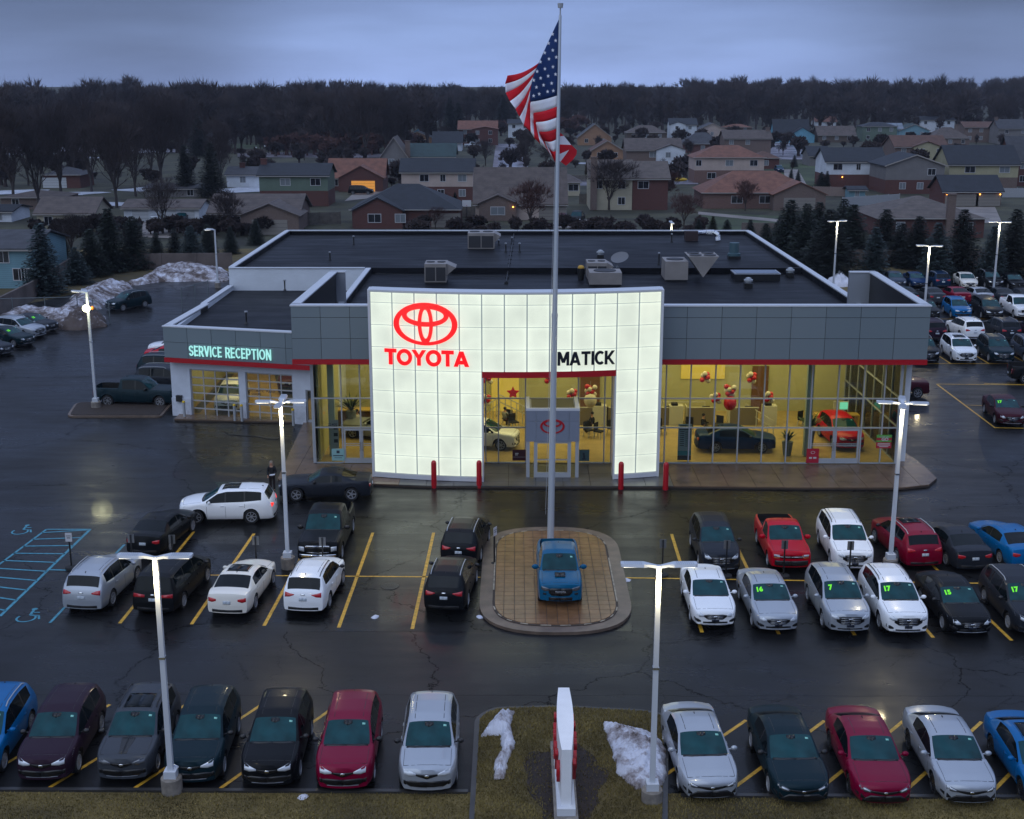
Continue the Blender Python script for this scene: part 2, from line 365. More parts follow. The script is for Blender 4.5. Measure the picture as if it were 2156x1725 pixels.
for a_, b_ in ((20.2, 21.75), (-11.25, -10.35)):
    m = MB(); m.box(a_, b_, 77.21, 77.5, 5.72, 8.78); m.build('fascia_end', SILVER, BL); m = MB(); m.box(a_, b_+.05, 77.15, 77.55, 8.781, 8.85); m.build('coping', WHITE_M, BL)
m = MB(); m.add([(-11.2, 65.56, 8.0), (21.0, 65.56, 8.0), (21.0, 67.6, 6.57), (-11.2, 67.6, 6.57), (21.0, 77.1, 6.6), (-10.5, 67.61, 6.5), (20.95, 65.6, 5.9)], [(0,1,2,3), (1,4,2), (1,6,4)])
m.build('cant_strip', ROOFM, BL)
m = MB(); m.box(-11.2, 21.3, 65.56, 65.98, 5.68, 5.75); m.box(20.42, 21.3, 65.981, 77.0, 5.68, 5.75); m.build('soffit', ALU, BL)
# ---- service wing fascia
SR = ((3.78, 4.75), (4.75, 5.68))
g = fascia(SV(0, .6, 0), SV(9.55, .6, 0), 6, SR, 3.5, 3.78, 5.72, name='service_fascia')
fascia((-20.75, 84, 0), tuple(SV(-.02, .2, 0)), 4, SR, 3.5, 3.78, 5.72, name='service_fascia')
coping((-20.72, 84.1, 0), (-20.6, BY1-.1, 0), .4, 5.66)
m = MB(); m.obox(SV(.3, .2, 5.3), SE*8.8, SN*-.12, (0,0,.36)); m.build('roof_upstand', ROOFM, BL)
# ---- service front wall with two openings
wl = MB(); ZT = 3.02
D1, D2, D3 = (1.28, 4.53), (4.97, 8.03), (8.85, 9.45)
sbox(wl, 0, D1[0], -.25, 0, 0, 3.5); sbox(wl, D1[0], D1[1], -.25, 0, ZT, 3.5); sbox(wl, D1[1], D2[0], -.25, 0, 0, 3.5)
sbox(wl, D2[0], D2[1], -.25, 0, ZT, 3.5); sbox(wl, D2[1], D3[0], -.25, 0, 0, 3.5); sbox(wl, D3[0], D3[1], -.25, 0, 2.15, 3.5); sbox(wl, D3[1], 9.9, -.25, 0, 0, 3.5)
wl.build('service_wall', mat('white_render', (.58, .62, .70), .6, noise=(2, .06)), BL)
wl = MB(); sbox(wl, -.02, D1[0]-.001, .001, .05, 0, 1.15); sbox(wl, D1[1]+.001, D2[0]-.001, .001, .05, 0, 1.15); sbox(wl, D2[1]+.001, D3[0]-.001, .001, .05, 0, 1.15)
wl.build('stone_base', mat('split_white_block', (.56, .59, .66), .7, noise=(3, .15), bump=(16, 1.0)), BL)
GL = glass_mat('clear_glazing'); GL2 = glass_mat('door_glazing', (.80, .86, .84))
def sectional_door(t0, t1, nm, words=None):
    g = group_part(nm, BL); fr = MB()
    sbox(fr, t0, t0+.06, -.2, -.06, .05, ZT); sbox(fr, t1-.06, t1, -.2, -.06, .05, ZT); sbox(fr, t0+.06, t1-.06, -.2, -.06, ZT-.06, ZT)
    cols, rows = 4, 6; w = (t1-t0-.12)/cols; h = (ZT-.11)/rows
    for r in range(rows+1): sbox(fr, t0+.06, t1-.06, -.17, -.11, .05+h*r-.036, .05+h*r+.036)
    for c in range(1, cols):
        for r in range(rows): sbox(fr, t0+.06+w*c-.035, t0+.06+w*c+.035, -.17, -.11, .05+h*r+.036, .05+h*(r+1)-.036)
    fr.build('frame', ALU, g)
    for c in range(cols):
        for r in range(rows):
            p = MB(); sbox(p, t0+.06+w*c+.035, t0+.06+w*(c+1)-.035, -.145, -.135, .05+h*r+.036, .05+h*(r+1)-.036); p.build('glass_pane', GL2, g)
    return g
sd1 = sectional_door(*D1, 'sectional_door'); sd2 = sectional_door(*D2, 'sectional_door')
g = group_part('side_door', BL); fr = MB(); sbox(fr, D3[0], D3[0]+.07, -.2, -.08, .05, 2.15); sbox(fr, D3[1]-.07, D3[1], -.2, -.08, .05, 2.15); sbox(fr, D3[0]+.07, D3[1]-.07, -.2, -.08, 2.07, 2.15)
sbox(fr, D3[0]+.07, D3[1]-.07, -.2, -.08, .05, .28); fr.build('frame', ALU, g); p = MB(); sbox(p, D3[0]+.07, D3[1]-.07, -.15, -.13, .28, 2.07); p.build('glass_pane', GL2, g)
# ---- service bay interior
FLO = mat('tan_floor_tile', (.42, .30, .13), .25, noise=(1.5, .12)); KH = mat('cream_wall', (.46, .43, .23), .7, noise=(.5, .08)); CE = mat('ceiling', (.5, .46, .33), .8)
m = MB(); m.prism([tuple(SV(.3, -.26, 0))[:2], tuple(SV(9.4, -.26, 0))[:2], (-11.0, 88), (-20.4, 88)], .02, .06); m.build('bay_floor', mat('bay_floor_tile', (.34, .22, .09), .3, noise=(1.5, .2)), BL)
m = MB(); m.prism([(-14.0, 75.6), (-12.6, 75.3), (-14.6, 88), (-17, 88)], .062, .068); m.prism([(-20.2, 77), (-19.6, 76.9), (-19.8, 88), (-20.3, 88)], .062, .068); m.build('dark_lane', mat('dark_lane', (.05, .05, .05), .3), BL)
m = MB(); m.box(-20.45, -11.05, 88, 88.2, 0, 5.1); m.box(-20.48, -20.4, 77.3, 88, 0, 5.1); m.box(-11.0, -10.9, 75, 88, 0, 5.1); m.build('bay_wall', KH, BL)
def area(name, loc, sx, sy, e, col, rot=(0, 0, 0)):
    l = bpy.data.lights.new(name, 'AREA'); l.shape = 'RECTANGLE'; l.size = sx; l.size_y = sy; l.energy = e; l.color = col
    o = bpy.data.objects.new(name, l); COL.objects.link(o); o.location = loc; o.rotation_euler = rot; return o
area('bay_light', (-16*K, 82*K, 4.9*K), 8, 9, 420, (1, .76, .36))
# ---- showroom: floor, back wall, office strips
m = MB(); m.box(BX0+.1, BX1, 66.05, 77.4, .02, .15); m.build('showroom_floor', FLO, BL)
m = MB(); m.box(BX0+.25, XR-.3, 77.28, 77.399, .15, 6.3); m.box(BX0+.12, BX0+.24, 66.4, 77.2, .15, 6.3); m.build('back_wall', KH, BL)
m = MB(); m.box(BX0+.25, BX1, 66.35, 77.27, 6.3, 6.39); m.build('ceiling', CE, BL)
AL = WHITE_M
offw = MB()
OFF = mat('lit_office', (.5, .38, .08), .6, emit=(.95, .62, .10), estr=.28)
for x0, x1, z0, z1 in ((8.0, 8.9, 2.2, 3.2), (10.2, 12.9, 2.2, 3.2), (-1.5, .2, .15, 2.4)):
    offw.box(x0, x1, 77.2, 77.28, z0, z1)
offw.build('office_window', OFF, BL)
m = MB(); m.box(4.0, 5.2, 77.16, 77.27, .15, 3.4); m.box(14.6, 15.6, 77.18, 77.27, .15, 3.0); m.build('wood_door', mat('brown_door', (.16, .07, .02), .5), BL)
m = MB(); m.box(7.9, 13.0, 77.22, 77.26, 4.0, 5.5); m.build('dark_bulkhead', mat('dark_bulkhead', (.05, .05, .06), .4), BL)
for x in (-10.0, -6.0, 6.3, 15.9): 
    m = MB(); m.box(x-.17, x+.17, 67.3, 67.64, .15, 6.3); m.build('column', mat('column_paint', (.36, .44, .44), .5), BL)
for x, e in ((-6.5, 400), (1.8, 430), (9.5, 450), (16.8, 450)): area('showroom_light', (x*K, 71.8*K, 6.2*K), 7.5, 9.5, e*1.0, (1, .83, .39))
# ---- glazing of the front
def glazing(xs, y, zs, nm, skip=(), side=None):
    g = group_part(nm, BL); fr = MB()
    def bx(mb, a0, a1, d0, d1, z0, z1):
        if side is None: mb.box(a0, a1, y+d0, y+d1, z0, z1)
        else: mb.box(y-d1, y-d0, a0, a1, z0, z1)
    for x in xs: bx(fr, x-.032, x+.032, -.07, .07, zs[0], zs[-1])
    for i in range(len(xs)-1):
        for j, z in enumerate(zs):
            if (i, j) in skip and j == 0: continue
            bx(fr, xs[i]+.032, xs[i+1]-.032, -.065, .065, z-.03, z+.03)
    fr.build('mullion', ALU, g)
    for i in range(len(xs)-1):
        for j in range(len(zs)-1):
            if (i, j) in skip: continue
            p = MB(); bx(p, xs[i]+.032, xs[i+1]-.032, -.012, .012, zs[j]+.03, zs[j+1]-.03); p.build('glass_pane', GL, g)
    return g
ZS = [.16, 2.12, 3.72, 5.70]
xsR = [7.35, 7.95, 9.25, 10.55, 11.85, 13.15, 14.45, 15.65, 17.05, 18.4, 19.5, 20.36]
glazing(xsR, BY0, ZS, 'front_glazing', skip=((7, 0), (8, 0)))
glazing([-10.72, -9.25, -8.25, -7.25], BY0, ZS, 'front_glazing', skip=((1, 0), (2, 0)))
glazing([-1.6, -.92, .52, 1.95, 3.32, 4.72, 5.1], BY0, ZS, 'front_glazing', skip=((2, 0), (3, 0)))
glazing([66.07, 67.6, 69.3, 71.0, 72.7, 74.4, 76.2, 77.3], BX1, ZS, 'side_glazing', side='x')
m = MB(); m.box(BX1-.12, BX1+.03, 65.9, 66.04, .15, 5.7); m.box(-10.85, -10.76, 65.95, 66.05, .15, 5.7); m.build('corner_post', ALU, BL)
m = MB(); m.box(-10.84, -10.76, 66.06, 74.0, .15, 5.7); m.build('left_wall', SILVER, BL)
def double_door(x0, x1, y):
    g = group_part('double_door', BL); mid = (x0+x1)/2; f = MB()
    for a, b in ((x0+.04, mid-.012), (mid+.012, x1-.04)):
        f.box(a, a+.09, y-.05, y+.05, .2, 2.06); f.box(b-.09, b, y-.05, y+.05, .2, 2.06); f.box(a+.09, b-.09, y-.05, y+.05, .2, .42); f.box(a+.09, b-.09, y-.05, y+.05, 1.95, 2.06)
        p = MB(); p.box(a+.09, b-.09, y-.01, y+.01, .42, 1.95); p.build('glass_pane', GL, g)
        r = MB(); r.box(a+.09, b-.09, y-.09, y-.06, 1.12, 1.15); r.box(a+.09, b-.09, y-.09, y-.06, 1.22, 1.25); r.build('push_bar', ALU, g)
    f.box(x0+.04, x1-.04, y-.08, y+.08, .151, .199); f.build('frame', ALU, g)
    h = MB(); h.tube((mid-.07, y-.12, .85), (mid-.07, y-.12, 1.35), .02); h.tube((mid+.07, y-.12, .85), (mid+.07, y-.12, 1.35), .02); h.build('handle', CHROME, g)
double_door(15.68, 18.37, BY0)
double_door(-9.22, -7.28, BY0)
# ---- glowing portal
PX = [-7.3+1.1231*i for i in range(14)]
def PYv(x): return 62.55 + .98*((x+.15)/7.3)**2
PZ = [.42, 1.38, 2.51, 3.64, 4.77, 5.90, 7.03, 8.16, 9.29, 9.82]
GLOW = mat('backlit_panel', (.32, .36, .32), .25, emit=(.87, .94, .78), estr=.80)
def glow_nodes():
    nt = GLOW.node_tree; N = nt.nodes; L = nt.links; b = N['Principled BSDF']; tc = N.new('ShaderNodeTexCoord'); n = N.new('ShaderNodeTexNoise'); n.inputs['Scale'].default_value = .6
    L.new(tc.outputs['Object'], n.inputs['Vector']); sp = N.new('ShaderNodeSeparateXYZ'); L.new(tc.outputs['Generated'], sp.inputs[0])
    r = N.new('ShaderNodeMapRange'); L.new(n.outputs['Fac'], r.inputs[0]); r.inputs[1].default_value = .3; r.inputs[2].default_value = .7; r.inputs[3].default_value = .54; r.inputs[4].default_value = .68
    # tubes sit along the panel edges: a little brighter there
    def edge(sock):
        a = N.new('ShaderNodeMath'); a.operation = 'SUBTRACT'; L.new(sock, a.inputs[0]); a.inputs[1].default_value = .5
        c = N.new('ShaderNodeMath'); c.operation = 'ABSOLUTE'; L.new(a.outputs[0], c.inputs[0]); p = N.new('ShaderNodeMath'); p.operation = 'POWER'; L.new(c.outputs[0], p.inputs[0]); p.inputs[1].default_value = 6; return p.outputs[0]
    s = N.new('ShaderNodeMath'); s.operation = 'ADD'; L.new(edge(sp.outputs['X']), s.inputs[0]); L.new(edge(sp.outputs['Z']), s.inputs[1])
    k = N.new('ShaderNodeMath'); k.operation = 'MULTIPLY_ADD'; L.new(s.outputs[0], k.inputs[0]); k.inputs[1].default_value = 7; L.new(r.outputs[0], k.inputs[2]); L.new(k.outputs[0], b.inputs['Emission Strength'])
glow_nodes()
PG = group_part('glowing_portal', BL)
bk = MB(); th = .95
for i in range(13):
    a, b = PX[i], PX[i+1]; ya, yb = PYv(a), PYv(b)
    z0 = 5.92 if 5 <= i <= 10 else .15
    bk.add([(a, ya+.05, z0), (b, yb+.05, z0), (b, yb+th, z0), (a, ya+th, z0), (a, ya+.05, 9.84), (b, yb+.05, 9.84), (b, yb+th, 9.84), (a, ya+th, 9.84)],
           [(0,3,2,1), (4,5,6,7), (0,1,5,4), (2,3,7,6)] + ([(3,0,4,7)] if i in (0, 11) else []) + ([(1,2,6,5)] if i in (12, 4) else []))
bk.build('portal_body', mat('portal_grid', (.42, .46, .50), .5), PG)
def strip(i, z0, z1, d0, d1, mb):
    a, b = PX[i], PX[i+1]; ya, yb = PYv(a), PYv(b)
    mb.add([(a, ya+d0, z0), (b, yb+d0, z0), (b, yb+d1, z0), (a, ya+d1, z0), (a, ya+d0, z1), (b, yb+d0, z1), (b, yb+d1, z1), (a, ya+d1, z1)], [(0,3,2,1), (4,5,6,7), (0,1,5,4), (1,2,6,5), (2,3,7,6), (3,0,4,7)])
tr = MB(); rd = MB()
for i in range(13):
    strip(i, 9.841, 9.93, -.02, th+.02, tr)
    if i < 5 or i > 10: t_ = MB(); strip(i, .16, .40, -.01, .049, t_); t_.build('skirting', WHITE_M, PG)
    else: strip(i, 5.60, 5.915, .02, .4, rd)
tr.build('portal_trim', WHITE_M, PG); rd.build('red_lintel', REDM, PG)
for x, sg, q_, zt_ in ((PX[0], -1, .12, 9.92), (PX[13], 1, .12, 9.92), (PX[5], 1, .06, 5.59), (PX[11], -1, .06, 5.59)): y = PYv(x); ed = MB(); ed.box(min(x, x+sg*q_), max(x, x+sg*q_), y-.02, y+th, .15, zt_); ed.build('portal_edge', WHITE_M, PG)
for i in range(13):
    for j in range(9):
        if 5 <= i <= 10 and j < 5: continue
        a, b = PX[i]+.034, PX[i+1]-.034; ya, yb = PYv(a), PYv(b); p = MB()
        p.add([(a, ya, PZ[j]+.02), (b, yb, PZ[j]+.02), (b, yb+.049, PZ[j]+.02), (a, ya+.049, PZ[j]+.02), (a, ya, PZ[j+1]-.02), (b, yb, PZ[j+1]-.02), (b, yb+.049, PZ[j+1]-.02), (a, ya+.049, PZ[j+1]-.02)],
              [(0,3,2,1), (4,5,6,7), (0,1,5,4), (1,2,6,5), (2,3,7,6), (3,0,4,7)])
        p.build('light_panel', GLOW, PG)
# lettering
GRY = mat('channel_side', (.12, .12, .13), .4)
REDL = mat('red_lit_letters', (.8, .01, .01), .3, emit=(1, .004, .012), estr=.75)
BLKL = mat('black_letters', (.006, .01, .018), .35)
CYL = mat('cyan_lit_letters', (.5, .8, .75), .3, emit=(.34, .80, .70), estr=.62)
GREEN = mat('green_sticker', (.2, .9, .02), .5, emit=(.16, 1, .01), estr=.25)
def text_mesh(s, size, depth=.04, bold=0.0, sx=1.0, align='CENTER', spacing=1.0):
    c = bpy.data.curves.new('txt', 'FONT'); c.body = s; c.size = size; c.extrude = depth; c.offset = bold; c.align_x = align; c.space_character = spacing; c.resolution_u = 3
    o = bpy.data.objects.new('txt', c); COL.objects.link(o)
    dg = bpy.context.evaluated_depsgraph_get(); me = bpy.data.meshes.new_from_object(o.evaluated_get(dg)); bpy.data.objects.remove(o)
    for v in me.vertices: v.co.x *= sx
    me.materials.clear()
    return me
# block letters built from strokes: bars (x0,y0,x1,y1) and elliptical arcs (cx,cy,rx,ry,a0,a1) in a unit box
GLY = dict(T=(.84, [(0,.5,1,0),(.0,.9,.84,.9),(.42,0,.42,.82)][1:], []), O=(1.0, [], [(.5,.5,.41,.41,0,360)]), Y=(.92, [(.10,1,.46,.48),(.82,1,.46,.48),(.46,0,.46,.52)], []), A=(.94, [(.09,0,.47,.97),(.85,0,.47,.97),(.24,.27,.70,.27)], []),
 M=(1.0, [(.09,0,.09,1),(.91,0,.91,1),(.14,.96,.5,.2),(.86,.96,.5,.2)], []), I=(.2, [(.1,0,.1,1)], []), C=(.82, [], [(.48,.5,.38,.41,48,312)]), K=(.84, [(.1,0,.1,1),(.18,.36,.76,1),(.32,.52,.80,0)], []),
 S=(.74, [], [(.37,.70,.27,.21,10,270),(.37,.28,.27,.20,-170,90)]), E=(.68, [(.1,0,.1,1),(.1,.9,.68,.9),(.1,.5,.62,.5),(.1,.1,.68,.1)], []), R=(.78, [(.1,0,.1,1),(.1,.9,.45,.9),(.1,.46,.45,.46),(.42,.44,.72,0)], [(.44,.68,.24,.22,-90,90)]), V=(.86, [(.08,1,.43,.03),(.78,1,.43,.03)], []),
 P=(.76, [(.1,0,.1,1),(.1,.9,.45,.9),(.1,.42,.45,.42)], [(.44,.66,.24,.24,-90,90)]), N=(.86, [(.1,0,.1,1),(.76,0,.76,1),(.13,.96,.73,.04)], []))
def glyph_mesh(ch, w, h, th, depth):
    adv, bars, arcs = GLY[ch]; sx = w/adv; m = MB(); k = 0; t = th
    for x0, y0, x1, y1 in bars:
        a, b = Vector((x0*sx, y0*h, 0)), Vector((x1*sx, y1*h, 0)); d = (b-a); n = Vector((-d.y, d.x, 0)).normalized()*t; dz = .0015*k; k += 1
        if abs(y1-y0) > .05 and abs(x1-x0) > .05: n = Vector((t*1.12*(1 if n.x > 0 else -1), 0, 0))
        m.obox(a-n/2+Vector((0, 0, -dz)), d, n, (0, 0, depth+2*dz))
    for cx, cy, rx, ry, a0, a1 in arcs:
        N_ = 28; R1, R2 = (rx*sx+t*.5, ry*h+t*.5), (rx*sx-t*.5, ry*h-t*.5); dz = .0015*k; k += 1; V = []
        for i in range(N_+1):
            a = R(a0+(a1-a0)*i/N_)
            for rr_, z in ((R1, -dz), (R2, -dz), (R1, depth+dz), (R2, depth+dz)): V.append((cx*sx+rr_[0]*math.cos(a), cy*h+rr_[1]*math.sin(a), z))
        F = []
        for i in range(N_): a, b = 4*i, 4*i+4; F += [(a, b, b+1, a+1), (a+2, a+3, b+3, b+2), (a, a+2, b+2, b), (a+1, b+1, b+3, a+3)]
        if a1-a0 < 359: F += [(0, 1, 3, 2), (4*N_, 4*N_+2, 4*N_+3, 4*N_+1)]
        m.add(V, F)
    s_ = MB.S; MB.S = 1; me = m.mesh('letter'); MB.S = s_; return me
def block_word(word, x0, x1, h, th, depth, placer, mt, parent, gap=.10):
    tot = sum((.35 if c == ' ' else GLY[c][0]) for c in word)+gap*(len(word)-1); f = (x1-x0)/tot; x = x0
    for ch in word:
        if ch == ' ': x += (.35+gap)*f; continue
        w = GLY[ch][0]*f; me = glyph_mesh(ch, w, h, th, depth); me.transform(placer(x, w)); obj('letter', me, mt, parent); x += w+gap*f
def portal_place(z, d):
    def p(x, w):
        u = (x+w/2)/K; ang = math.atan(2*.98*(u+.15)/7.3**2); return Matrix.Translation((x, (PYv(u))*K-d-math.sin(ang)*w/2, z)) @ Matrix.Rotation(ang, 4, 'Z') @ Matrix.Rotation(R(90), 4, 'X')
    return p
block_word('TOYOTA', -6.60*K, -2.36*K, .80*K, .21, .06, portal_place(6.17*K, .03), REDL, PG, gap=.03)
block_word('MATICK', 2.10*K, 4.93*K, .70*K, .15, .06, portal_place(6.24*K, .03), BLKL, PG, gap=.10)
for ch in PG.children: pass
# emblem: three overlapping ovals, ring outline
def oval_emblem(parent, cx, cz, w, h, mt, y, thick=.09, rz=0, name='emblem'):
    def ring(cx_, cz_, rx, rz_, t_side, t_end, off, n=56):
        mb = MB(); vs = []
        for i in range(n):
            a = 2*math.pi*i/n; c, s_ = math.cos(a), math.sin(a)
            vs.append((cx_+rx*c, cz_+rz_*s_, cx_+(rx-t_side)*c, cz_+(rz_-t_end)*s_))
        V = []
        for d in (0, thick):
            for q in vs: V += [(q[0], d, q[1]), (q[2], d, q[3])]
        F = []
        for i in range(n):
            j = (i+1) % n; a0, a1, b0, b1 = 2*i, 2*i+1, 2*j, 2*j+1; o = 2*n
            F += [(a0, b0, b1, a1), (o+a0, o+a1, o+b1, o+b0), (a0, o+a0, o+b0, b0), (a1, b1, o+b1, o+a1)]
        mb.add(V, F); return mb, off
    for (mb, off) in (ring(0, 0, w/2, h/2, w*.085, h*.075, 0), ring(0, h*.205, w*.365, h*.265, w*.075, h*.11, .012), ring(0, -.0, w*.118, h*.47, w*.055, h*.13, .024)):
        s = MB.S; MB.S = 1; me = mb.mesh(name); MB.S = s
        me.transform(Matrix.Translation((cx, y-off-thick, cz)) @ Matrix.Rotation(rz, 4, 'Z'))
        obj(name, me, mt, parent)
oval_emblem(PG, -4.5*K, 8.30*K, 3.25*K, 2.15*K, REDL, (PYv(-4.5)-.05)*K, rz=math.atan(2*.98*(-4.35)/7.3**2))
ang_s = math.atan2(SE.y, SE.x)
block_word('SERVICE RECEPTION', 1.72*K, 7.05*K, .66*K, .085, .05, lambda x, w: Matrix.Translation(SV(x/K, .66, 3.98)*K) @ Matrix.Rotation(ang_s, 4, 'Z') @ Matrix.Rotation(R(90), 4, 'X'), CYL, BL, gap=.16)
# ---- vestibule in the portal opening
VG = group_part('entrance_vestibule', BL)
vx0, vx1, vy = .52, 3.27, 63.35
m = MB(); m.box(vx0, vx1, vy, BY0-.1, 2.08, 3.72); m.build('canopy', SILVER, VG)
for (a, b) in ((vx0, vx0+.53), (vx0+.53, vx1-.53), (vx1-.53, vx1)):
    for (z0, z1) in ((2.08, 3.18), (3.18, 3.72)):
        p = MB(); p.box(a+.01, b-.01, vy-.03, vy-.001, z0+.01, z1-.01); p.build('canopy_panel', mat('canopy_grey', (.22, .25, .32), .4, metal=.1), VG)
m = MB(); m.box(vx0+.3, vx1-.25, vy+.25, BY0-.2, 3.721, 3.75); m.build('canopy_roof', BLACK, VG)
m = MB(); m.box(vx0, vx1, vy, vy+.14, 3.721, 3.84); m.box(vx0, vx0+.2, vy+.141, BY0-.1, 3.721, 3.84); m.box(vx1-.2, vx1, vy+.141, BY0-.1, 3.721, 3.84); m.build('canopy_coping', WHITE_M, VG)
f = MB(); zt = 2.079
for x in (vx0+.02, vx0+.42, vx1-.6, vx1-.2): f.box(x, x+.18, vy+.02, vy+.14, .15, zt)
f.box(vx0+.60, vx1-.6, vy+.02, vy+.14, .15, .42); f.box(vx0+.60, vx1-.6, vy+.02, vy+.14, 1.98, zt); f.box(vx0+.60, vx1-.6, vy+.02, vy+.14, 1.08, 1.12)
f.build('door_frame', ALU, VG)
for a, b in ((vx0+.2, vx0+.42), (vx0+.60, vx1-.6), (vx1-.42, vx1-.2)):
    p = MB(); p.box(a, b, vy+.07, vy+.09, .42 if b-a > .5 else .15, 1.98 if b-a > .5 else zt); p.build('glass_pane', GL, VG)
oval_emblem(VG, 1.88*K, 2.9*K, 1.25*K, .78*K, REDM, (vy-.03)*K, thick=.03)
m = MB(); m.box(1.2, 2.6, 63.9, 65.3, .155, .17); m.build('door_mat', BLACK, VG)
# rooftop odds: skylight etc. are things of their own further down
MB.S = 1.0
# ================================================================== SITE
def sheet(name, pts, z, mt, kind='structure'):
    b = MB(); b.add([(p[0], p[1], z) for p in pts], [tuple(range(len(pts)))]); o = b.build(name, mt); return tag(o, kind=kind)
m = MB(); m.add([(-3500, -120, -.06), (3500, -120, -.06), (3500, 5200, -.06), (-3500, 5200, -.06)], [(0,1,2,3)]); tag(m.build('ground', LAWN_FAR), kind='structure')
sheet('parking_lot', [(-95, 36.7), (0, 36.2), (95, 35.4), (95, 144.5), (-36, 149), (-44, 141), (-50, 126), (-95, 118)], 0, ASPH)
sheet('fresh_asphalt_patch', [G(0, 1330)[:2], G(560, 880)[:2], (-14, 72), (-12, 68.6), (22, 66.8), (24, 64), (23, 45), G(1330, 1340)[:2], G(700, 1345)[:2]][1:], .004, ASPH_NEW) if False else None
sheet('fresh_asphalt_patch', [tuple(G(*q))[:2] for q in ((340, 880), (620, 895), (590, 1030), (1950, 1035), (1990, 1200), (1330, 1200), (1330, 1330), (1000, 1330), (560, 1330), (330, 1200), (480, 1050))], .004, ASPH_NEW)
sheet('street_lawn', [(-95, -20), (95, -20), (95, 35.45), (0, 36.25), (-95, 36.75)], .03, LAWN)
# grass blades give the near lawn its nap
def blades(name, pts_fn, n, mt, h=.07):
    V = []; F = []
    for i in range(n):
        x, y = pts_fn(); a = rng.rand()*6.28; w = .012+.012*rng.rand(); hh = h*(.4+rng.rand()); lx, ly = (rng.rand(2)-.5)*hh*1.2
        k = len(V); V += [(x-w*math.cos(a), y-w*math.sin(a), .028), (x+w*math.cos(a), y+w*math.sin(a), .028), (x+lx, y+ly, .03+hh)]; F.append((k, k+1, k+2))
    b = MB(); b.v = V; b.f = F; return tag(b.build(name, mt), 'short winter grass along the near kerb', 'grass', kind='stuff')
GRASS = mat('winter_grass', (.19, .145, .045), .8, noise=(.7, .5))
blades('grass', lambda: (rng.uniform(-17, 16), rng.uniform(33.2, 36.15)), 45000, GRASS)
# kerbs
def kerb(name, pts, w, z1, mt, closed=False, z0=-.05, seg=True):
    P = [Vector(p) for p in pts]; n = len(P); V = []
    for i in range(n):
        a = P[i-1] if (i or closed) else P[i]; b = P[(i+1) % n] if (i < n-1 or closed) else P[i]
        d = (b-a).normalized(); s = Vector((-d.y, d.x))*w
        V += [(P[i].x, P[i].y, z0), (P[i].x, P[i].y, z1), (P[i].x+s.x, P[i].y+s.y, z1), (P[i].x+s.x, P[i].y+s.y, z0)]
    F = []
    for i in range(n if closed else n-1):
        a, b = 4*i, 4*((i+1) % n); F += [(a+j, b+j, b+(j+1) % 4, a+(j+1) % 4) for j in range(3)]
    m = MB(); m.add(V, F); return tag(m.build(name, mt), kind='structure')
KERB = mat('kerb_concrete', (.14, .10, .075), .4, noise=(1.5, .3), bump=(10, .3))
KERB_D = mat('dark_kerb', (.035, .033, .032), .35, noise=(1.5, .3))
kerb('lawn_kerb', [(-95, 36.7), (-1.5, 36.15)], .16, .11, KERB_D)
kerb('lawn_kerb', [(5.2, 35.95), (95, 35.4)], .16, .11, KERB_D)
def rounded(pts, r, n=8):
    out = []; N_ = len(pts); P = [Vector(p[:2]) for p in pts]
    for i in range(N_):
        a, b, c = P[i-1], P[i], P[(i+1) % N_]; u = (a-b).normalized(); v = (c-b).normalized(); rr = r[i] if isinstance(r, (list, tuple)) else r
        ang = u.angle(v); t = min(rr/math.tan(ang/2), (a-b).length*.49, (c-b).length*.49); p, q = b+u*t, b+v*t
        for k in range(n+1):
            s = k/n; out.append(((1-s)**2*p.x+2*s*(1-s)*b.x+s*s*q.x, (1-s)**2*p.y+2*s*(1-s)*b.y+s*s*q.y))
    return out
# display island with pavers
I0 = (-1.55, 48.2, 4.95, 60.9)
isl = rounded([(I0[0], I0[1]), (I0[2], I0[1]), (I0[2], I0[3]), (I0[0], I0[3])], 3.1, 10)
cx_, cy_ = (I0[0]+I0[2])/2, (I0[1]+I0[3])/2
def inset(P, d):
    out = []; n = len(P)
    for i in range(n):
        a, b = Vector(P[i-1]), Vector(P[(i+1) % n]); t = (b-a).normalized(); out.append((P[i][0]-t.y*d, P[i][1]+t.x*d))
    return out
di = empty('display_island', (cx_, cy_, 0), 0, 'kerbed oval island of brown pavers under the flagpole and blue pickup', 'island')
WOFF[di.name] = (cx_, cy_, 0)
m = MB(); m.prism(isl, -.05, .13); m.build('kerb', KERB, di)
i2 = inset(isl, .56); m = MB(); m.prism(i2, .131, .16); m.build('bedding', JOINT, di)
m = MB(); n_ = len(i2); i3 = inset(isl, .62)
for k in range(n_):
    if k % 2: m.obox((i2[k][0], i2[k][1], .16), Vector((i2[(k+1) % n_][0]-i2[k][0], i2[(k+1) % n_][1]-i2[k][1], 0))*.8, Vector((i3[k][0]-i2[k][0], i3[k][1]-i2[k][1], 0)), (0, 0, .014))
m.build('white_edge', mat('efflorescence', (.32, .27, .2), .6, noise=(4, .5)), di)['kind'] = 'stuff'
def clip_poly(P, x0, x1, y0, y1):
    def cl(P, ax, v, keep):
        out = []
        for i in range(len(P)):
            a, b = P[i-1], P[i]; ia, ib = keep(a[ax], v), keep(b[ax], v)
            if ia != ib: t = (v-a[ax])/(b[ax]-a[ax]); out.append((a[0]+t*(b[0]-a[0]), a[1]+t*(b[1]-a[1])))
            if ib: out.append(b)
        return out
    for ax, v, kf in ((0, x0, lambda q, w: q >= w), (0, x1, lambda q, w: q <= w), (1, y0, lambda q, w: q >= w), (1, y1, lambda q, w: q <= w)):
        P = cl(P, ax, v, kf)
        if len(P) < 3: return []
    return P
px_, py_ = .45, .49
i4 = inset(isl, .66); k = 0
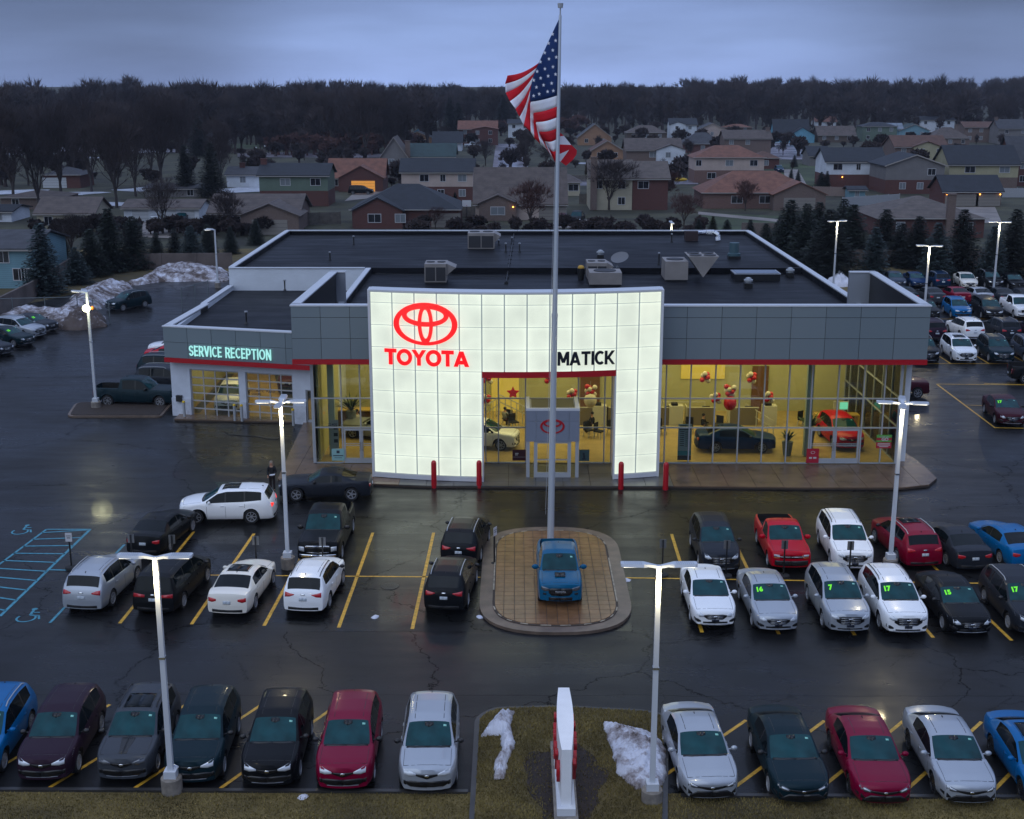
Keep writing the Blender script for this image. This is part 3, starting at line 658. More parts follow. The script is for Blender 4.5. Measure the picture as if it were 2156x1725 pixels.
for a in range(15):
    for b in range(27):
        x0, y0 = I0[0]+.45+px_*a-.3, I0[1]+.45+py_*b-.2; c = clip_poly(i4, x0+.012, x0+px_-.012, y0+.012, y0+py_-.012)
        if len(c) >= 3:
            m = MB(); m.prism(c, .160, .178+.006*((a*7+b*3) % 3)/3); m.build('paver', PAVER[(a*5+b*11+a*b) % 3], di); k += 1
# front planting island and sidewalk around the building
fis = rounded([G(985, 1775)[:2], G(1405, 1790)[:2], G(1408, 1510)[:2], G(1350, 1500)[:2], G(1180, 1491)[:2], G(1040, 1495)[:2], G(1000, 1515)[:2]], [.3, .3, 2.2, .5, .5, .8, 1.5])
m = MB(); m.prism(fis, -.05, .12); tag(m.build('island_kerb', KERB_D), kind='structure')
fi2 = inset(fis, .17); m = MB(); m.prism(fi2, .121, .15); tag(m.build('island_lawn', LAWN), kind='structure')
def inpoly(P, x, y):
    c = False; n = len(P)
    for i in range(n):
        a, b = P[i-1], P[i]
        if (a[1] > y) != (b[1] > y) and x < (b[0]-a[0])*(y-a[1])/(b[1]-a[1])+a[0]: c = not c
    return c
from mathutils import noise as mn
SCX, SCY = G(1190, 1640)[0], G(1190, 1640)[1]
def isl_pt():
    while True:
        x, y = rng.uniform(-1.8, 5.5), rng.uniform(33.6, 43)
        e = ((x-SCX)/1.3)**2+((y-SCY+.4)/2.5)**2+.5*mn.noise((x*2, y*2, 1))
        if inpoly(fi2, x, y) and (e > 1.1 or rng.rand() < .12 or (e > .7 and rng.rand() < .4)): return x, y
V0 = blades('grass', isl_pt, 30000, GRASS); V0.location.z = .12; V0['label'] = 'short winter grass on the island round the tall white sign'
sheet('bare_soil', [(SCX+1.25*math.cos(t)*(1+.16*math.sin(3*t)+.10*math.sin(8*t)), SCY-.5+2.5*math.sin(t)*(1+.12*math.cos(5*t)+.07*math.sin(11*t))) for t in [i*.105 for i in range(60)]], .156, MULCH)
# sidewalk slabs
SWK = empty('sidewalk', (4, 68, 0)); SWK['kind'] = 'structure'; WOFF[SWK.name] = (4, 68, 0)
def PYr(x): return PYv(x/K)*K
outer = [G(585, 1012)[:2], G(600, 1024)[:2], G(790, 1024)[:2], G(900, 1028)[:2], G(1165, 1029)[:2], G(1450, 1029)[:2], G(1700, 1032)[:2], G(1900, 1032)[:2], G(1955, 1026)[:2], G(1972, 1012)[:2], G(1950, 990)[:2], (22.6, 84), (22.2, 84), (22.2, 71.7), (-11.7, 71.7), (-12.7, 81), (-16.0, 82.5), (-22.6, 83.4), (-22.6, 82.0), G(640, 893)[:2]]
outer = [tuple(p) for p in outer]
m = MB(); m.prism(outer, -.05, .09); m.build('sidewalk_bed', JOINT, SWK)
o2 = outer
for a in range(-15, 18):
    for b in range(11):
        x0, y0 = a*1.52-.4, 66.8+b*1.52; c = clip_poly(o2, x0+.012, x0+1.508, y0+.012, y0+1.508)
        if len(c) >= 3:
            mt = CONC_G if -7.5 < x0 < 8.2 else PAVE_B
            m = MB(); m.prism(c, .09, .15); m.build('slab', mt, SWK)
k_ = [G(x, y)[:2] for x, y in ((575, 1035), (600, 1027), (790, 1027))]
# service-side kerbed bed, apron
bed = rounded([G(140, 880)[:2], G(340, 880)[:2], G(365, 850)[:2], G(160, 850)[:2]], [.8, .3, .3, .8]); m = MB(); m.prism(bed, -.05, .12); tag(m.build('bed_kerb', KERB), kind='structure')
m = MB(); m.prism(inset(bed, .18), .121, .16); tag(m.build('mulch_bed', MULCH), kind='structure')
# raised lawns behind
sheet('rear_lawn', [(-95, 118), (-50, 126), (-44, 141), (-36, 149), (-20, 149), (24, 149), (24, 136), (30, 131), (37, 133), (38, 144.5), (95, 144.5), (95, 172), (-95, 172)], .02, LAWN)
# painted lines
def line(p, q, w=.12, mt=PAINT_Y, z=.008):
    p, q = Vector(p[:2]), Vector(q[:2]); d = (q-p).normalized(); s = Vector((-d.y, d.x))*w/2
    b = MB(); b.add([(p.x-s.x, p.y-s.y, z), (p.x+s.x, p.y+s.y, z), (q.x+s.x, q.y+s.y, z), (q.x-s.x, q.y-s.y, z)], [(0,3,2,1)]); return tag(b.build('parking_line', mt), kind='structure')
def pl(x0, y0, x1, y1, w=.12, mt=PAINT_Y): return line(G(x0, y0), G(x1, y1), w, mt)
for q in ((408,1120,252,1313),(535,1124,403,1315),(660,1126,556,1318),(785,1122,713,1322),(913,1122,868,1325),(1414,1125,1478,1332),(1539,1125,1640,1336),(1660,1130,1800,1338),(1785,1135,1965,1343),(1910,1140,2130,1349),(2030,1145,2290,1355)): pl(*q, w=.15)
a = line(G(270, 1210), G(1012, 1216), .12); line(G(1318, 1217), G(2156, 1230), .12)
for i in range(-6, 8):                                   # slanted stalls of the front row
    for (x0, y0, x1, y1) in ((548,1486,290,1656),): 
        A0, A1 = G(548, 1486), G(320, 1636); sft = Vector((2.72*i, -.03*i, 0)); 
        if -5 <= i <= 1: line(A0+sft, A0+(A1-A0)*1.35+sft, .13)
for i in range(-1, 4):
    A0, A1 = G(1736, 1518), G(1562, 1647); sft = Vector((2.75*i, -.03*i, 0)); line(A0+sft, A0+(A1-A0)*1.25+sft, .13)
# blue accessible bay
bl = lambda *q, w=.12: pl(*q, w=w, mt=PAINT_B)
bl(98, 1115, 190, 1115, w=.12); bl(98, 1115, -60, 1232); bl(190, 1115, 0, 1298, w=.14); bl(262, 1147, 105, 1312); bl(105, 1200, 140, 1201)
for i in range(10):
    t = i/9.; a = G(190, 1116).lerp(G(8, 1290), t*.98); b = G(88, 1122).lerp(G(-110, 1265), t); line(a, b, .12, PAINT_B)
def wheelchair(x, y, s):
    c = G(x, y); e = MB(); z = .009
    def arc(cx, cy, r, a0, a1, w=.09, n=14):
        for i in range(n):
            t0, t1 = a0+(a1-a0)*i/n, a0+(a1-a0)*(i+1)/n
            e.add([(c.x+s*(cx+r_*math.cos(t)), c.y+s*(cy+r_*math.sin(t)), z) for r_, t in ((r-w/2, t0), (r+w/2, t0), (r+w/2, t1), (r-w/2, t1))], [(0,1,2,3)])
    def bar(x0, y0, x1, y1, w=.09):
        d = Vector((x1-x0, y1-y0)).normalized(); n = Vector((-d.y, d.x))*w/2
        e.add([(c.x+s*a, c.y+s*b, z) for a, b in ((x0-n.x, y0-n.y), (x0+n.x, y0+n.y), (x1+n.x, y1+n.y), (x1-n.x, y1-n.y))], [(0,3,2,1)])
    arc(0, 0, .38, R(150), R(400)); arc(.02, .95, .06, 0, 6.28, .12); bar(.02, .82, .06, .3, .12); bar(.06, .3, .42, .28, .09); bar(.42, .3, .58, -.1, .09); bar(.06, .6, .36, .6, .08)
    tag(e.build('wheelchair_symbol', PAINT_B), kind='structure')
wheelchair(42, 1120, 1.0); wheelchair(55, 1302, 1.0)
# right lot rows
for (yn, yf, w) in ((762, 672, .12),): pass
def lotrow(Yn, Yf, x0, x1, st, both=True):
    line((x0, Yn), (x1, Yn), .1) if both else None
    x = x0+1
    while x < x1: line((x, Yn), (x, Yf), .1); x += st
lotrow(G(2030, 766)[1], G(2030, 766)[1]+5.8, 24.5, 60, 3.05); lotrow(G(2030, 672)[1], G(2030, 672)[1]+5.8, 26, 66, 3.05)
line((26, G(2030, 715)[1]), (66, G(2030, 715)[1]), .1)
pl(2072, 808, 2200, 811); pl(2072, 808, 2096, 900) if False else pl(1972, 809, 2096, 902); pl(1972, 809, 2156, 811); pl(2096, 901, 2200, 903); pl(2034, 853, 2080, 855, w=.1)
pl(0, 775, 130, 690, w=.15, ) if False else None
# drain, manhole, snow scraps
mh = G(821, 1235); m = MB(); m.lathe((mh.x, mh.y, .009), [(.42, 0), (.40, .012)], 20); tag(m.build('manhole_cover', mat('cast_iron', (.02, .02, .02), .3, metal=.6, bump=(30, 1))), 'round iron manhole cover set in asphalt between empty stalls', 'manhole cover')
# ------------------------------------------------------------------ snow
from mathutils import noise as mn
def snow_pile(name, pts, h, label, seed=0, n=3, rough=.35, z=0.0, res=26):
    P = [Vector(p[:2]) for p in pts]; xs = [p.x for p in P]; ys = [p.y for p in P]; V = []; idx = {}; F = []
    nx, ny = res*2, res*2
    def dist(x, y):
        d = 1e9
        for i in range(len(P)):
            a, b = P[i-1], P[i]; ab = b-a; t = max(0, min(1, ((Vector((x, y))-a).dot(ab))/ab.length_squared)); d = min(d, (Vector((x, y))-a-ab*t).length)
        return d
    PP = [(p.x, p.y) for p in P]; sz = min(max(xs)-min(xs), max(ys)-min(ys))
    for j in range(ny+1):
        for i in range(nx+1):
            x = min(xs)+(max(xs)-min(xs))*i/nx; y = min(ys)+(max(ys)-min(ys))*j/ny
            x2 = x+sz*.05*mn.noise((x*2/sz*3, y*2/sz*3, seed)); y2 = y+sz*.05*mn.noise((x/sz*5, y/sz*5, seed+9))
            ins = inpoly(PP, x2, y2); d = dist(x2, y2) if ins else 0
            zz = -.08 if not ins else h*min(1, (d/(sz*.32)))**.55*(1+rough*mn.noise((x/sz*6, y/sz*6, seed+3))+.22*mn.noise((x/sz*20, y/sz*20, seed+5))+.12*mn.noise((x/sz*45, y/sz*45, seed+7)))
            V.append((x, y, z+zz)); idx[i, j] = ins
    for j in range(ny):
        for i in range(nx):
            if idx[i, j] or idx[i+1, j] or idx[i, j+1] or idx[i+1, j+1]: a = j*(nx+1)+i; F.append((a, a+1, a+nx+2, a+nx+1))
    m = MB(); m.v = V; m.f = F; o = m.build(name, SNOWM, smooth=True, angle=80); return tag(o, label, 'snow pile')
def snow_mat(nm, lo, hi):
    m = mat(nm, (.5, .5, .55), .65, bump=(9, .9)); nt = m.node_tree; N = nt.nodes; L = nt.links; b = N['Principled BSDF']; tc = N.new('ShaderNodeTexCoord')
    a = N.new('ShaderNodeTexNoise'); a.inputs['Scale'].default_value = .9; a.inputs['Detail'].default_value = 9; a.inputs['Roughness'].default_value = .72; L.new(tc.outputs['Object'], a.inputs['Vector'])
    r = N.new('ShaderNodeValToRGB'); L.new(a.outputs['Fac'], r.inputs[0]); e = r.color_ramp.elements; e[0].position = lo; e[0].color = (.60, .61, .68, 1); e[1].position = hi; e[1].color = (.07, .045, .035, 1)
    x = e.new((lo+hi)/2); x.color = (.30, .27, .28, 1); L.new(r.outputs[0], b.inputs['Base Color']); return m
SNOWM = snow_mat('crusty_snow', .45, .64)
snow_pile('snow_pile', [G(*q) for q in ((1012,1560),(1045,1518),(1085,1507),(1075,1535),(1085,1580),(1070,1610),(1062,1652),(1038,1650),(1043,1610),(1058,1590),(1052,1558))], .42, 'thin crooked strip of crusty snow on the island left of the white sign', 1, z=.15)
snow_pile('snow_pile', [G(*q) for q in ((1268,1530),(1330,1543),(1385,1560),(1402,1590),(1402,1650),(1385,1668),(1335,1672),(1300,1640),(1290,1600))], .38, 'wide wedge of crusty snow on the island right of the white sign', 2, z=.15)
SNOWM = snow_mat('dirty_pile_snow', .38, .58)
snow_pile('snow_bank', [G(*q) for q in ((-40,690),(20,662),(75,657),(130,662),(150,630),(200,602),(275,600),(262,622),(200,655),(225,672),(140,690),(60,684))], 1.25, 'long grey snow bank behind the cars parked at far left', 3, res=30)
snow_pile('snow_bank', [G(*q) for q in ((258,602),(300,588),(330,568),(430,566),(482,575),(480,592),(340,594),(300,600))], 1.2, 'dirty snow bank at the back of the driveway beside the rear lamp post', 4, res=30)
SNOWM = snow_mat('brown_pile_snow', .30, .44)
snow_pile('dirt_mound', [G(*q) for q in ((115,693),(140,672),(180,662),(220,670),(225,688),(160,697))], 1.2, 'brown heap of dirt and ice in front of the snow bank', 5)
SNOWM = snow_mat('clean_pile_snow', .6, .8)
snow_pile('snow_pile', [G(*q) for q in ((1736,600),(1760,584),(1785,590),(1796,604),(1760,606))], 1.1, 'small clean snow heap behind the dealership by the yellow hydrant', 6)
for i, (q, s) in enumerate((((790,1300), .16), ((638,1680), .17), ((1317,1222), .2), ((1010,1300), .14))):
    c = G(*q); snow_pile('snow_scrap', [(c.x+s*math.cos(t)*(1+.3*math.sin(2*t+i)), c.y+s*1.3*math.sin(t)) for t in [j*.7 for j in range(9)]], .06, ['faint snow scrap in the empty stall lane', 'small snow scrap on the grass verge under the red suv', 'lump of snow at the right kerb of the display island', 'snow scrap at the left kerb of the display island'][i], 10+i, z=.01, res=8)
# ------------------------------------------------------------------ retaining walls and fences
RW = mat('grey_panel_wall', (.12, .095, .085), .85, noise=(.6, .3), bump=(4, .4))
def panel_wall(base_px, h, label, Yf=None):
    P = [G(*q) for q in base_px]; r = empty('retaining_wall', P[0], 0, label, 'wall'); WOFF[r.name] = tuple(P[0])
    for a, b in zip(P, P[1:]):
        d = b-a; n = max(1, round(d.length/4.5)); e = d/n; s = Vector((-e.y, e.x, 0)).normalized()*.25
        for i in range(n):
            m = MB(); m.obox(a+e*i+e*.004-s/2, e*.992, s, (0, 0, h)); m.build('wall_panel', RW, r)
    return r
panel_wall([(1690, 545), (1770, 549), (1795, 560), (2300, 565)], 2.0, 'grey concrete panel wall behind the right hand car lot')
panel_wall([(1560, 498), (1700, 500)], 2.0, 'far grey concrete wall section glimpsed left of the big spruces')
panel_wall([(-60, 700), (70, 632), (150, 578), (268, 568), (490, 566)], 1.9, 'long grey wall bending behind the spruces and snow banks at left')
def chain_fence(pts, h, label, top=True):
    P = [G(*q) for q in pts]; r = empty('chain_link_fence', P[0], 0, label, 'fence'); WOFF[r.name] = tuple(P[0]); MT = mat('galvanised', (.16, .19, .20), .5, metal=.5)
    for a, b in zip(P, P[1:]):
        d = b-a; n = max(1, round(d.length/3.2)); e = d/n
        for i in range(n+1): m = MB(); m.tube(a+e*i, a+e*i+Vector((0, 0, h+.1)), .045, n=6); m.build('post', MT, r)
        m = MB(); m.tube(a+Vector((0,0,h)), b+Vector((0,0,h)), .03, n=6); m.tube(a+Vector((0,0,.12)), b+Vector((0,0,.12)), .02, n=6); m.build('rail', MT, r)
        w = MB(); k = int(d.length/.16); u = d.normalized()
        for i in range(k):
            for s_ in (-1, 1):
                t0 = i*.16; p = a+u*t0+Vector((0,0,.1)); L_ = min(h-.1, 2.5); q = a+u*max(0, min(d.length, t0+s_*L_))+Vector((0,0,.1+abs(max(0, min(d.length, t0+s_*L_))-t0)))
                if (q-p).length > .1: w.tube(p, q, .004, n=3, cap=False)
        w.build('wire_mesh', MT, r)['kind'] = 'stuff'
    return r
chain_fence([(-40, 672), (165, 667), (232, 682)], 1.9, 'galvanised chain link fence with open gate by the snow banks')
chain_fence([(384, 657), (440, 640)], 2.3, 'short chain link fence beside the service wing roof')
# ------------------------------------------------------------------ lamp posts
POLE = mat('pole_paint', (.52, .55, .60), .35)
def lamp(name, base, top_z, heads, label, group='white parking lot lamp posts', w=.17, lit=60, flood=None):
    r = empty(name, base, 0, label, 'lamp post', group)
    m = MB(); m.lathe((0, 0, -.1), [(.33, 0), (.33, .62), (.30, .66)], 20); m.build('concrete_base', CONCP, r)
    m = MB(); m.box(-.19, .19, -.19, .19, .56, .80); m.build('base_cover', POLE, r)
    m = MB(); a, b = w/2, w/2*.85; m.add([(-a,-a,.8),(a,-a,.8),(a,a,.8),(-a,a,.8),(-b,-b,top_z),(b,-b,top_z),(b,b,top_z),(-b,b,top_z)], [(4,5,6,7),(0,1,5,4),(1,2,6,5),(2,3,7,6),(3,0,4,7)]); m.build('pole', POLE, r)
    if heads: m = MB(); m.box(-w*.56, w*.56, -w*.56, w*.56, top_z*.58, top_z*.58+.07); m.build('band', CHROME, r)
    for ang in heads:
        c, s = math.cos(ang), math.sin(ang); m = MB(); V = []; prof = [(.06, .07, .0), (.28, .10, .05), (.45, .18, .07), (1.08, .17, .08), (1.13, .12, .08)]
        for x, hw, z in prof: V += [(x*c-hw*s*q, x*s+hw*c*q, top_z-.02+z+dz) for q, dz in ((-1, -.05), (1, -.05), (.8, .03), (-.8, .03))]
        F = [(0,1,2,3), (16,19,18,17)]
        for k in range(4): F += [(4*k+j, 4*k+4+j, 4*k+4+(j+1) % 4, 4*k+(j+1) % 4) for j in range(4)]
        m.add(V, F); h = m.build('lamp_head', POLE, r)
        e = MB(); V = []
        for x in (.5, 1.05):
            V += [(x*c-.13*s*q, x*s+.13*c*q, top_z+.045+dz) for q, dz in ((-1, -.04), (1, -.04), (1, -.06), (-1, -.06))]
        e.add(V, [(0,1,5,4), (1,2,6,5), (2,3,7,6), (3,0,4,7), (0,3,2,1), (4,5,6,7)]); e.build('lens', LED, h)
        g = MB()
        for k in range(9):
            x = .52+.06*k; g.add([(x*c-.13*s*q+dx*c, x*s+.13*c*q+dx*s, top_z+.092+.001) for q, dx in ((-1, 0), (1, 0), (1, .018), (-1, .018))], [(0,1,2,3)])
        g.build('cooling_fin', ALU, h)
    if heads and lit:
        l = bpy.data.lights.new('lamp_light', 'POINT'); l.energy = lit; l.color = (1, .84, .50); l.shadow_soft_size = .18
        o = bpy.data.objects.new('lamp_light', l); COL.objects.link(o); o.parent = r; o.location = (.0, -.40, top_z-.62)
    return r
def AZ(top_y, h):   # distance at which something h high has its top on that pixel row
    ang = CP + math.atan((top_y-862.5)/CF); return (CH-h)/math.tan(ang)
X4 = [R(0), R(90), R(180), R(270)]
lamp('lamp_post', G(363, 1668), 7.92, [0, R(180)], 'tall white lamp post in front of the grey suv, two arms', lit=110)
lamp('lamp_post', G(1372, 1694), 7.92, [0, R(180)], 'tall white lamp post beside the snowy island, two arms', lit=110)
lamp('lamp_post', G(607, 1196), 7.9, [R(a) for a in (2, 92, 182, 272)], 'four armed lamp post between black pickup and small white suv', lit=210)
lamp('lamp_post', G(1873, 1200), 7.9, [R(a) for a in (-8, 75, 172, 255)], 'four armed lamp post beside the raspberry red crossover', lit=210)
def far_lamp(x, top_y, heads, label, lit=180, h=7.9):
    Y = AZ(top_y, h); p = AT(x, top_y, Y); return lamp('lamp_post', (p.x, Y, 0), h, heads, label, lit=lit)
far_lamp(1763, 466, [R(20), R(200)], 'lamp post rising behind the dealership roof near the yellow hydrant')
far_lamp(1957, 518, [R(-15), R(165)], 'lamp post in the right lot beside the corner of the grey fascia')
far_lamp(2105, 468, [R(-10), R(170)], 'lamp post at the back of the right lot by the black cars')
far_lamp(1414, 469, [R(90), R(270)], 'lamp post peeking over the rear roof edge', lit=40)
lp = lamp('lamp_post', G(459, 606), 6.3, [R(150), R(205)], 'white lamp post at the back of the driveway by the snow bank', lit=0)
lp5 = lamp('lamp_post', G(203, 862), 8.1, [R(120), R(165)], 'white lamp post with a glaring floodlight by the dark pickup', lit=0)
m = MB(); m.box(-.16, .16, -.30, -.10, 6.95, 7.2); m.box(-.05, .05, -.1, .0, 7.0, 7.1); fl = m.build('floodlight', BLACK, lp5)
m = MB(); m.ball((0, -.36, 7.06), .27, .10, .24, 16, 8); m.build('flood_lens', mat('flood_glare', (1, 1, 1), .4, emit=(1, 1, .62), estr=9), fl)
m = MB(); m.ball((.33, -.1, 7.05), .13); m.build('amber_beacon', mat('amber', (.6, .2, .02), .3), lp5)
l = bpy.data.lights.new('flood_light', 'POINT'); l.energy = 120; l.color = (1, .98, .55); l.shadow_soft_size = .7; o = bpy.data.objects.new('flood_light', l); COL.objects.link(o); o.parent = lp5; o.location = (0, -.5, 7.1)
for (q, xo) in ((3, 'x'),): pass
m = MB(); m.box(-.45, .45, -.11, -.06, 5.0, 5.05); m.box(.1, .42, -.3, -.1, 4.6, 4.98)
# wall wash light above the portal's neighbour panels is not lit separately
# ------------------------------------------------------------------ signs, bollards
def post_sign(x, y, face, label, h=1.75, tilt=0):
    p = G(x, y); r = empty('parking_sign', (p.x, p.y, 0), R(tilt), label, 'sign', 'small parking signs on rubber bases')
    m = MB(); m.lathe((0, 0, 0), [(.30, 0), (.28, .10), (.12, .14)], 16); m.build('rubber_base', RUBBER, r)
    m = MB(); m.box(-.03, .03, -.03, .03, .12, h-.1 if face else h); m.build('post', BLACK, r)
    w = .15; m = MB(); m.box(-w, w, -.012 if face else .032, .0 if face else .044, h-.42, h); m.v = [(a, b-(.04 if face else 0), c) for a, b, c in m.v]
    m.build('sign_plate', mat('sign_white', (.6, .6, .62), .5) if face else mat('sign_back', (.20, .20, .20), .4, metal=.5), r)
    if face:
        m = MB(); m.box(-.11, .11, -.056, -.053, h-.16, h-.13); m.box(-.08, .08, -.056, -.053, h-.26, h-.22); m.build('print', BLACK, r)
post_sign(151, 1197, True, 'white faced sign post at the blue striped bay')
for x, y, t in ((280,1201,'sign seen from behind at the boot of the black sedan, left one'), (366,1203,'sign seen from behind between the black sedan and dark minivan'), (541,1206,'sign seen from behind above the cream white sedan'), (681,1208,'sign seen from behind in front of the black pickup grille'),
                (1394,1213,'sign seen from behind above the right front lamp arms'), (1528,1215,'sign seen from behind in front of the dark grey crossover'), (1649,1215,'sign seen from behind in front of the red pickup'), (1787,1217,'sign seen from behind in front of the white crossover')): post_sign(x, y, False, t)
post_sign(1041, 1191, True, 'narrow white sign post at the left kerb of the paved island', tilt=62, h=1.9)
for x, y0, t in ((914, 1027, 'far left'), (1009, 1027, 'second'), (1307, 1030, 'third'), (1401, 1031, 'far right')):
    p = G(x, y0); m = MB(); m.lathe((0, 0, 0), [(.15, 0), (.15, 1.42), (.13, 1.5), (.08, 1.56), (.02, 1.58)], 16)
    o = m.build('bollard', REDM, None, smooth=True); o.location = (p.x, p.y, 0)
    tag(o, {'far left': 'red bollard before the wide left leg of the glowing portal', 'second': 'red bollard at the inner corner of the wide portal leg', 'third': 'red bollard before the narrow right portal leg', 'far right': 'red bollard by the showroom glass right of the portal'}[t], 'bollard', 'red bollards before the portal')
for (x, y, t) in ((396, 875, 'left of the left service door'), (501, 882, 'right of the left service door'), (516, 883, 'left of the right service door'), (623, 892, 'right of the right service door')):
    p = G(x, y); r = empty('guard_post', (p.x, p.y-.9, .1), 0, 'grey guard post with yellow cap ' + t, 'bollard', 'guard posts at the service doors')
    m = MB(); m.lathe((0, 0, 0), [(.09, 0), (.09, 1.02)], 12); m.build('post', ALU, r, smooth=True); m = MB(); m.lathe((0, 0, 1.02), [(.10, 0), (.10, .09), (.04, .13)], 12); m.build('cap', YEL, r, smooth=True)
m = MB(); sb = SV(.35, .02, .95)*K; m.obox(sb, SE*.38, SN*.2, (0, 0, .42)); tag(m.build('wall_box', BLACK), 'black box mounted on the white service wall corner', 'wall box')
# hydrant
p = G(1772, 600); r = empty('fire_hydrant', (p.x, p.y, 0), 0, 'yellow fire hydrant in front of the small snow heap', 'hydrant')
m = MB(); m.lathe((0, 0, 0), [(.24, 0), (.24, .08), (.17, .1), (.17, .75), (.21, .78), (.2, .9), (.08, 1.02)], 14); m.build('barrel', mat('hydrant_yellow', (.50, .24, .02), .5), r, smooth=True)
m = MB(); m.lathe((-.32, 0, .6), [(.1, 0), (.1, .64)], 10, 'x'); m.build('outlet', mat('hydrant_yellow', (.5, .24, .02)), r)
# hose on the forecourt
m = MB(); P = [G(*q) for q in ((473,909),(482,916),(510,918),(545,921),(560,925),(585,926),(592,918))]
for a, b in zip(P, P[1:]): m.tube(a+Vector((0,0,.02)), b+Vector((0,0,.02)), .022, n=6)
tag(m.build('hose', RUBBER), 'black hose lying on the asphalt before the service doors', 'hose')
# ------------------------------------------------------------------ flagpole and flag
fb = G(1159, 1143, .15); ft = AT(1180, 8, fb.y)
fp = empty('flagpole', (fb.x, fb.y, .17), 0, 'very tall white flagpole on the paved island', 'flagpole'); d = ft-fb
m = MB(); m.lathe((0, 0, 0), [(.30, 0), (.30, .03), (.19, .06)], 20); m.build('flange', WHITE_M, fp)
m = MB(); m.tube((0, 0, .03), d*.45, .165, .135, 16); m.tube(d*.4502, d*.98, .12, .06, 16); m.tube(d*.443, d*.4501, .145, .145, 16); m.tube(d*.775, d*.779, .09, .09, 12); m.build('shaft', mat('satin_pole', (.55, .60, .66), .28, metal=.3), fp, smooth=True)
m = MB(); m.tube(d*.98, d*.992, .03, .03, 8); m.tube(d*.992, d*1.0, .11, .13, 10); m.build('finial', ALU, fp)
m = MB(); m.tube((-.25, -.2, 1.5), d*.72+Vector((-.12, -.1, 0)), .012, n=4); m.build('halyard', ALU, fp)
def fz(x, y, dy=0): return AT((1800+.3708*x)*.5883, .2182*y, fb.y+dy)
hoist = [(543-2.5*k, 180+106*k) for k in range(14)]
mid = [(345,610),(325,655),(305,700),(290,745),(274,812),(263,875),(258,930),(262,985),(292,1090),(315,1180),(345,1270),(400,1360),(450,1440),(497,1540)]
fly = [(45,730),(22,810),(28,895),(68,978),(122,1050),(160,1130),(200,1212),(268,1275),(303,1335),(362,1392),(430,1450),(462,1500),(485,1530),(502,1560)]
fr = empty('flag', (fb.x, fb.y, 15), 0, 'stars and stripes flag hanging in folds from the tall pole', 'flag'); WOFF[fr.name] = (fb.x, fb.y, 15)
FR = mat('flag_red', (.60, .004, .016), .8, noise=(1.2, .2)); FW = mat('flag_white', (.80, .80, .86), .8, noise=(1.2, .12)); FB = mat('flag_blue', (.004, .03, .13), .8, noise=(1.2, .2))
def cr(p0, p1, p2, t):   # quadratic through three points at 0,.4,1
    L0 = (t-.4)*(t-1)/.4; L1 = t*(t-1)/(.4*-.6); L2 = t*(t-.4)/.6
    return (p0[0]*L0+p1[0]*L1+p2[0]*L2, p0[1]*L0+p1[1]*L1+p2[1]*L2)
def fpt(k, s):
    i = min(12, int(k)); f = k-i
    lr = lambda A_: (A_[i][0]*(1-f)+A_[i+1][0]*f, A_[i][1]*(1-f)+A_[i+1][1]*f)
    h, mm, e = lr(hoist), lr(mid), lr(fly)
    if s <= .4: u = s/.4; x, y = h[0]*(1-u)+mm[0]*u, h[1]*(1-u)+mm[1]*u + 14*math.sin(math.pi*u)*(k/7-.4)
    else: u = (s-.4)/.6; x, y = mm[0]*(1-u)+e[0]*u, mm[1]*(1-u)+e[1]*u + 26*math.sin(math.pi*u)*(1 if k < 6 else .2)
    return fz(x, y, .12+.30*math.sin(s*9+k*.35)*min(1, s*3)+(.25*s))
def cloth(k0, k1, s0, s1, nk, ns, name, mt):
    m = MB(); V = [fpt(k0+(k1-k0)*i/nk, s0+(s1-s0)*j/ns) for i in range(nk+1) for j in range(ns+1)]
    F = [(i*(ns+1)+j, i*(ns+1)+j+1, (i+1)*(ns+1)+j+1, (i+1)*(ns+1)+j) for i in range(nk) for j in range(ns)]
    m.add(V, F); o = m.build(name, mt, fr, smooth=True, angle=60); b = o.modifiers.new('t', 'SOLIDIFY'); b.thickness = .012
for k in range(13): cloth(k, k+1, .4 if k < 7 else 0, 1, 3, 18 if k < 7 else 26, 'stripe', FW if k % 2 else FR)
cloth(0, 7, 0, .4, 16, 10, 'canton', FB)
st = MB()
for (x, y) in ((478,330),(509,393),(440,418),(481,486),(403,510),(515,553),(444,570),(361,598),(483,646),(405,666),(330,690),(508,718),(436,735),(364,755),(297,775),(470,805),(392,822),(323,843),(486,877),(431,885),(350,908),(296,926)):
    V = []; 
    for i in range(10):
        a = math.pi/2+i*math.pi/5; r_ = 21 if i % 2 == 0 else 8.5; V.append(fz(x+r_*.85*math.cos(a), y-r_*math.sin(a), -.42))
    m = MB(); m.add(V+[v+Vector((0, .012, 0)) for v in V], [tuple(range(9, -1, -1)), tuple(range(10, 20))]+[(i, (i+1) % 10, 10+(i+1) % 10, 10+i) for i in range(10)]); m.build('star', FW, fr)
for P, mt in ((((548,1268),(600,1312),(548,1318)), FR), (((548,1318),(600,1312),(672,1400),(548,1395)), FW), (((548,1395),(672,1400),(725,1450),(722,1490),(690,1540),(650,1448),(548,1492)), FR), (((548,1492),(650,1448),(568,1562),(548,1545)), FW), (((650,1448),(690,1540),(620,1600),(568,1562)), FR)):
    P = list(P); V = [fz(x-12, y, .5+.0015*(x-548)) for x, y in P]; n = len(V); m = MB(); m.add(V+[v+Vector((0, .012, 0)) for v in V], [tuple(range(n)), tuple(range(2*n-1, n-1, -1))]+[(i, n+i, n+(i+1) % n, (i+1) % n) for i in range(n)]); m.build('stripe', mt, fr)
